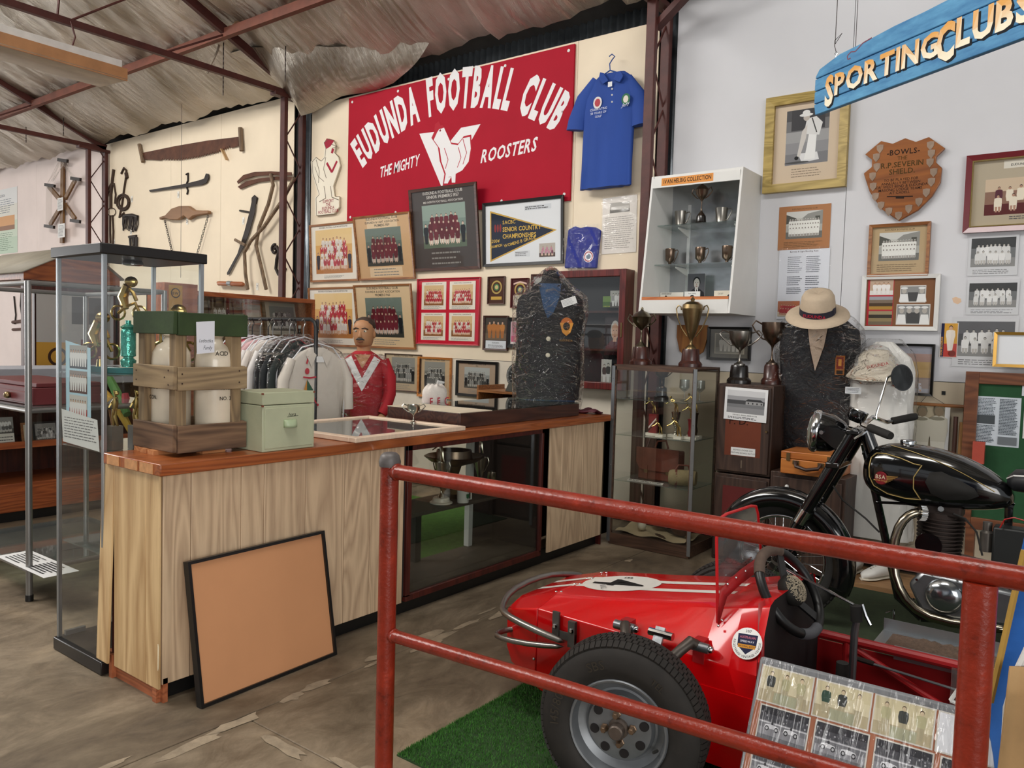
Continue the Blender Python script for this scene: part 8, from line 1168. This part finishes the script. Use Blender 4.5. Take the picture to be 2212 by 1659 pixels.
RT = 'REGISTERED VINTAGE VEHICLE'; q.text(RT, 0, 0, .0105, '#222222', .008, fn=lambda px, py: ((.047 - py) * math.sin(px / .042) , -(.047 - py) * math.cos(px / .042))); q.o('round_sticker', PAINT, car, kind='stuff')
# rivets
for x, y in ((-1.755, 2.66), (-1.755, 2.8), (-1.755, 2.9), (-1.755, 3.02), (-1.73, 2.66), (-1.73, 2.8), (-1.73, 2.9), (-1.73, 3.02)): B().sph((x, y, hz(x) + .001), .006, (1, 1, .6), 8, 6).o('rivet', CHROME, car)
for z in (.18, .25, .38): B().sph((-1.755, YC - .336, z), .006, (1, .6, 1), 8, 6).o('rivet', CHROME, car)
# windscreen
def ws(u, v, x=-1.03): return onX(u, v, x)
wp = [ws(1550, 1345), ws(1548, 1165), ws(1552, 1122), ws(1570, 1110), ws(1622, 1093), ws(1633, 1094), ws(1637, 1110), ws(1645, 1215)]; B().add(wp, [tuple(range(8))]).o('windscreen', film('smoked_perspex', (.72, .7, .68), .04, .08, .0, haze=.06), car); B().tube(wp, .0055, 8).o('screen_edging', mat('edging_red', '#c01018', .35), car)
ft = [ws(1552, 1350, -1.02), ws(1556, 1275, -1.02), ws(1572, 1255, -1.02), ws(1600, 1230, -1.02), ws(1635, 1205, -1.02), ws(1650, 1225, -1.0), ws(1600, 1262, -1.0), ws(1570, 1290, -1.0)]; B().add(ft, [tuple(range(8))]).o('screen_flange', CRM, car, sol=.003)
for u, v in ((1572, 1262), (1590, 1248), (1610, 1234), (1630, 1218), (1592, 1262), (1612, 1246), (1560, 1340), (1552, 1352)): B().sph(ws(u, v, -1.012), .005, n=8, m=6).o('screen_bolt', CHROME, car)
# steering wheel
sw_ = onY(1706, 1277, 2.84); M = Matrix.Translation(sw_) @ Matrix.Rotation(math.radians(55), 4, 'Y') @ Matrix.Rotation(math.radians(8), 4, 'X'); pts = [(.155 * math.cos(t), .155 * math.sin(t), 0) for t in [2 * PI * i / 40 for i in range(40)]]
swh = B(M).tube(pts, .017, 12, True).o('steering_wheel', mat('wheel_rim', '#131313', .4), car, ang=80)
for t0, t1, m in ((2.6, 4.0, mat('wrap_brown', '#5a4a40', .9, 0, .2, 30.)), (-.5, .25, mat('wrap_grey', '#55565a', .7))): B(M).tube([(.155 * math.cos(t0 + (t1 - t0) * i / 10), .155 * math.sin(t0 + (t1 - t0) * i / 10), 0) for i in range(11)], .0195, 12).o('rim_tape', m, swh, ang=80)
for a in (.5, PI - .5, PI * 1.5): B(M).bar((.03 * math.cos(a), .03 * math.sin(a), -.01), (.145 * math.cos(a), .145 * math.sin(a), 0), .035, .008, (0, 0, 1)).o('spoke', 'wheel_rim', swh)
B(M).lathe([(0, .05), (.03, .045), (.05, .03), (.058, .01), (.05, -.012), (0, -.02)], n=24).o('hub_pad', mat('mesh_pad', '#1a1814', .7), swh, ang=80); nt_ = B(M); rr = random.Random(8)
for i in range(300):
    a, r0 = rr.random() * 2 * PI, .052 * math.sqrt(rr.random()); f = lambda x, y: (x, y, .0515 - .35 * 28 * (x * x + y * y) * .9 + .001); x, y = r0 * math.cos(a), r0 * math.sin(a); d = rr.random() * PI; x2, y2 = x + .014 * math.cos(d), y + .014 * math.sin(d)
    if x2 * x2 + y2 * y2 < .0028: nt_.tube([f(x, y), f((x + x2) / 2, (y + y2) / 2), f(x2, y2)], .0011, 4)
nt_.o('net_cords', mat('net_cord', '#a89c86', .8), swh, kind='stuff'); B().tube([sw_ - Vector((.02, 0, .02)), sw_ + Vector((-.15, 0, -.14))], .012, 10).o('steering_column', BLK, car)
# wheels
def cwheel(label, loc, rz, dets=True):
    w = bpy.data.objects.new('front_wheel', None); COL.objects.link(w); w.empty_display_size = .05; M = Matrix.Translation(loc) @ Matrix.Rotation(rz, 4, 'Z'); reg(w, car, M); R0 = .272
    B(M).lathe([(.158, .006), (.165, -.004), (.2, -.012), (.235, -.006), (.256, .004), (.266, .016), (R0, .03), (R0 + .001, .072), (R0, .115), (.266, .13), (.25, .142), (.2, .155), (.158, .14)], n=72, axis='y', cap=False).o('tyre', TYR, w, ang=50)
    tr = B(M)
    for i in range(84):
        a = 2 * PI * i / 84; d = Vector((math.cos(a), 0, math.sin(a))); t = Vector((-d.z, 0, d.x))
        for y0_, y1_, sh in ((.006, .034, 0), (.036, .06, .006), (.063, .085, -.004), (.088, .11, .004), (.112, .138, 0)): c0, c1 = d * (R0 + .002 - (.012 if y0_ < .01 or y1_ > .13 else 0)) + Vector((0, y0_, 0)), d * (R0 + .002) + Vector((0, y1_, 0)); c1 = c1 if y1_ < .13 else d * (R0 - .01) + Vector((0, y1_, 0)); tr.bar(c0 + t * sh, c1 + t * sh, .0165, .007, d)
    tr.o('tread_blocks', TYR, w, kind='stuff')
    RIM = mat('wheel_silver', '#7d8083', .4, .6, .2, 7., vr=.1); rm = B(M).lathe([(.163, -.002), (.159, -.008), (.153, -.006), (.148, .008), (.143, .03), (.12, .042), (.113, .04), (.104, .02), (.05, .012), (.0, .012)], n=56, axis='y', cap=False).o('rim', RIM, w, ang=40)
    for i in range(8): a = 2 * PI * (i + .3) / 8; B(M).lathe([(0, .011), (.015, .011), (.0165, .02), (0, .024)], (.083 * math.cos(a), .002, .083 * math.sin(a)), 16, 'y').o('vent_hole', DKI, rm)
    NUT = mat('brass_nut', '#7a6450', .4, .7, .2, 20.)
    for i in range(4): a = 2 * PI * (i + .1) / 4; B(M).lathe([(0, -.014), (.008, -.014), (.011, -.01), (.011, .006), (.014, .008), (.014, .014)], (.046 * math.cos(a), 0, .046 * math.sin(a)), 6, 'y').o('wheel_nut', NUT, rm)
    B(M).lathe([(0, -.032), (.02, -.032), (.024, -.028), (.024, .0), (.032, .002), (.034, .014)], n=24, axis='y').o('hub_cap', mat('hub_worn', '#5f544c', .45, .6, .25, 18.), rm); B(M).tube([(.125, .02, -.05), (.118, -.004, -.046)], .005, 8).o('valve', RUB, rm)
    if dets:
        for t, a0, r_, s_z, bo in (('145/80R', PI * .93, .212, .042, .005), ('SBS', PI * .62, .212, .042, .005), ('TEL', PI * .3, .212, .03, .01)):
            q = P((0, 0, 0)); q.M = None; wd = twidth(t, s_z, bo); q.text(t, 0, 0, s_z, '#3a342c', bo, fn=lambda px, py: ((r_ - s_z * .35 + py) * math.cos(a0 - px / r_), (r_ - s_z * .35 + py) * math.sin(a0 - px / r_))); q.V = [M @ Vector((p.x, -.0135 - .0, p.z)) for p in q.V]; q.o('sidewall_lettering', printmat('rubber_print', .8), w)
    return w
cwheel('', (-1.19, 2.185, .2735), math.radians(14)); cwheel('', (-1.29, 3.47, .2735), math.radians(180 + 14), False)
for pts, r in (([(-1.34, 2.5, .49), (-1.33, 2.47, .5), (-1.3, 2.42, .48), (-1.25, 2.38, .42), (-1.21, 2.36, .36)], [.018, .02, .018, .02, .016]), ([(-1.06, 2.49, .49), (-1.08, 2.47, .505), (-1.1, 2.43, .48), (-1.15, 2.38, .41), (-1.19, 2.36, .36)], [.018, .02, .018, .02, .016])): B().tube(pts, r, 12).o('suspension_arm', mat('forged_steel', '#4d4640', .45, .6, .15), car)
for x in (-1.34, -1.06): B().cyl((x - .04, 2.485, .49), (x + .04, 2.485, .49), .017, n=12).o('arm_bush', ENG, car); B().sph((x + .045, 2.485, .49), .013, n=8, m=6).o('bush_nut', CHROME, car); B().bx(x - .02, x + .02, 2.49, 2.53, .43, .51).o('arm_bracket', CRM, car)
B().bar((-1.2, 2.49, .52), (-1.2, 2.42, .4), .035, .012, (0, 0, 1)).o('shock_link', mat('galv_bar', '#a8acae', .35, .8, .3, 60.), car); B().cyl((-1.24, 2.48, .5), (-1.15, 2.48, .5), .014, n=10).o('link_bolt', CHROME, car)
for yy in (2.33, 3.36): B().cyl((-1.19, yy - .04, .275), (-1.19, yy + .16 * (1 if yy < 3 else -1), .275), .03, n=14).o('stub_axle', IRN, car)
for sg in (-1, 1): B().cyl((-1.19, YC + sg * .52, .22), (-1.19, YC + sg * .33, .2), .016, n=10).o('lower_link', CRM, car)
BARM = mat('bumper_chrome', '#8a8782', .3, .9, .1)
B().tube([(-1.575, 2.465, .375), (-1.7, 2.46, .39), (-1.87, 2.48, .405), (-1.92, 2.51, .41), (-1.955, 2.57, .425), (-1.98, 2.66, .45), (-1.985, 2.88, .455), (-1.96, 3.0, .445), (-1.88, 3.1, .43)], .014, 12).o('nose_bar', BARM, car, ang=80, sub=1); B().tube([(-1.575, 2.465, .36), (-1.75, 2.46, .325), (-1.9, 2.465, .315), (-1.93, 2.48, .315), (-1.92, 2.55, .32), (-1.86, 2.6, .325)], .012, 12).o('lower_nose_bar', BARM, car, ang=80, sub=1)
bk = B(); bk.bx(-1.66, -1.63, 2.495, 2.505, .37, .47); bk.bx(-1.585, -1.555, 2.49, 2.51, .35, .45); bk.bx(-1.66, -1.555, 2.498, 2.504, .37, .4); bk.o('bar_bracket', mat('bracket_grey', '#5d5a56', .5, .6), car)
for x in (-1.645, -1.57): B().sph((x, 2.49, .415), .011, (1, .6, 1), 6, 4).o('bracket_bolt', CHROME, car)
# ---- photo display board leaning on the car
pb = E('photo_board', 'grey-edged album board of old speedway photos leaning against the car', 'photo board', (-.48, 2.13, 0)); A0, th_ = Vector((-.815, 2.135, .012)), math.radians(-27); M = Matrix.Translation(A0) @ Matrix.Rotation(math.radians(1.2), 4, 'Z') @ Matrix.Rotation(th_, 4, 'X'); W, H = .68, .6
B(M).bx(0, W, 0, .02, 0, H).o('board', mat('grey_sleeve', '#77797c', .5, 0, .1), pb, bev=.012); R3 = M.to_3x3(); q = P(M @ Vector((.012, -.002, .012)), R3 @ Vector((1, 0, 0)), R3 @ Vector((0, 0, 1))); w, h = W - .03, H - .035; q.rect(0, 0, w, h, '#a8684a'); q.o('mount', PR, pb)
rr = random.Random(12); cw = w / 4.15; rh = h / 5.1
def race(p, x0, y0, x1, y1, k):
    p.rect(x0, y0, x1, y1, '#cfcbc2'); m = .004; x0 += m; x1 -= m; y0 += m; y1 -= m; a, b = x1 - x0, y1 - y0
    if k == 3: p.rect(x0, y0, x1, y1, '#e2e4e8'); return
    if k == 0:
        p.gradbg(x0, y0, x1, y1, ['#b5a888', '#d2c8a8', '#cabf9c'])
        for i in range(3): p.person(x0 + a * (.2 + .3 * i), y0 + b * .1, b * .8, rr.choice(('#d8cdae', '#2f4a3c', '#b5b08a', '#3a3d3a')), '#cbb898', '#5a4a3a', '#b0a688')
        p.rect(x0 + a * .3, y0, x0 + a * .75, y0 + b * .3, '#a8a88c'); return
    p.gradbg(x0, y0, x1, y1, ['#6d6d72', '#8d8d92', '#77777c', '#4a4a50', '#2c2c32'])
    for i in range(16): p.ell(x0 + a * rr.random(), y0 + b * rr.uniform(.62, .9), a * .018, b * .03, rr.choice(('#8a8a90', '#b0b0b4', '#5a5a60')), 6)
    p.rect(x0, y0 + b * .54, x1, y0 + b * .58, '#c0c0c4')
    for i in range(2):
        cx_, cy_ = x0 + a * (.28 + .4 * i), y0 + b * (.34 + .06 * rr.random()); p.poly([(cx_ - a * .16, cy_), (cx_ - a * .14, cy_ + b * .1), (cx_ - a * .02, cy_ + b * .13), (cx_ + a * .13, cy_ + b * .09), (cx_ + a * .16, cy_)], '#d8d8dc'); p.ell(cx_, cy_ + b * .16, a * .025, b * .05, '#3a3a3e', 8)
        for s_g in (-.1, .1): p.ell(cx_ + a * s_g, cy_, a * .045, b * .075, '#2a2a2e', 10); p.ell(cx_ + a * s_g, cy_, a * .025, b * .04, '#b8b8bc', 8)
for r in range(5):
    for c in range(4):
        x0 = c * cw * 1.03 + (.0 if r == 0 else .016); y1 = h - r * rh * 1.02; k = 0 if (r == 0 and c < 3) else (3 if c == 3 and r in (0, 2) else 1); q = P(M @ Vector((.014, -.0035, .012)), R3 @ Vector((1, 0, 0)), R3 @ Vector((0, 0, 1))); race(q, x0, y1 - rh * .97, x0 + cw * (.94 if r else 1.0), y1, k); q.o('photo', PRG, pb)
B(M).grid(lambda u, v: (.004 + u * (W - .008), -.007 - .0035 * math.sin(u * 40) * math.sin(v * 3), .004 + v * (H - .008)), 40, 4).o('clear_cover', film('cover_film', (.97, .97, .97), .02, .12, .5, 5., .02, (4, 1, .4)), pb, ang=180)
# ---- draped blue flag with white edging, and tan cloth beside it
e = E('blue_flag', 'bright blue flag with white and gold edging draped behind the right railing post', 'flag', (-.1, 2.35, 0)); FB = mat('flag_blue', '#1c5aa6', .7, 0, .12, 7., .2, 25.)
def fbl(u, v): z = 1.12 - v * 1.0; x = -.14 - .13 * v + u * .4; return (x, 2.36 + .05 * math.sin(u * 9 + v * 3) * (.3 + v) - .1 * v * 0, z)
B().grid(fbl, 30, 16).o('cloth', FB, e, ang=180, sol=.004); B().tube([(fbl(.16, v / 10)[0] + .02 * math.sin(v), 2.3, fbl(.16, v / 10)[2]) for v in range(2, 7)], .009, 6).o('white_edge', WPAINT, e); B().tube([(fbl(.02, v / 10)[0] + .0, 2.315, fbl(0, v / 10)[2]) for v in range(1, 6)], .008, 6).o('gold_edge', mat('flag_gold', '#a8843a', .8), e); B().cyl((.1, 2.42, .007), (.1, 2.42, 1.3), .012, n=10).o('pole', OAK, e)
pa = [onY(u, v, 2.28) for u, v in ((2098, 1450), (2053, 1513), (2073, 1521), (2090, 1530))]; B().bx(pa[1].x, pa[3].x + .02, 2.27, 2.274, pa[3].z, pa[0].z).o('clear_pocket', WRAPC, e); B().tube([pa[0], pa[1]], .005, 6).o('pocket_edge', WPAINT, e); B().tube([pa[1], pa[3]], .005, 6).o('pocket_edge', WPAINT, e)
B().grid(lambda u, v: (-.155 + .3 * u - .03 * v, 2.26 + .03 * math.sin(u * 8), .74 - v * .72), 16, 10).o('tan_cloth', mat('tan_cloth', '#a8865a', .8, 0, .12, 5., .2, 20.), label='tan canvas cloth hanging beside the blue flag at the right edge', cat='cloth', ang=180, sol=.01)
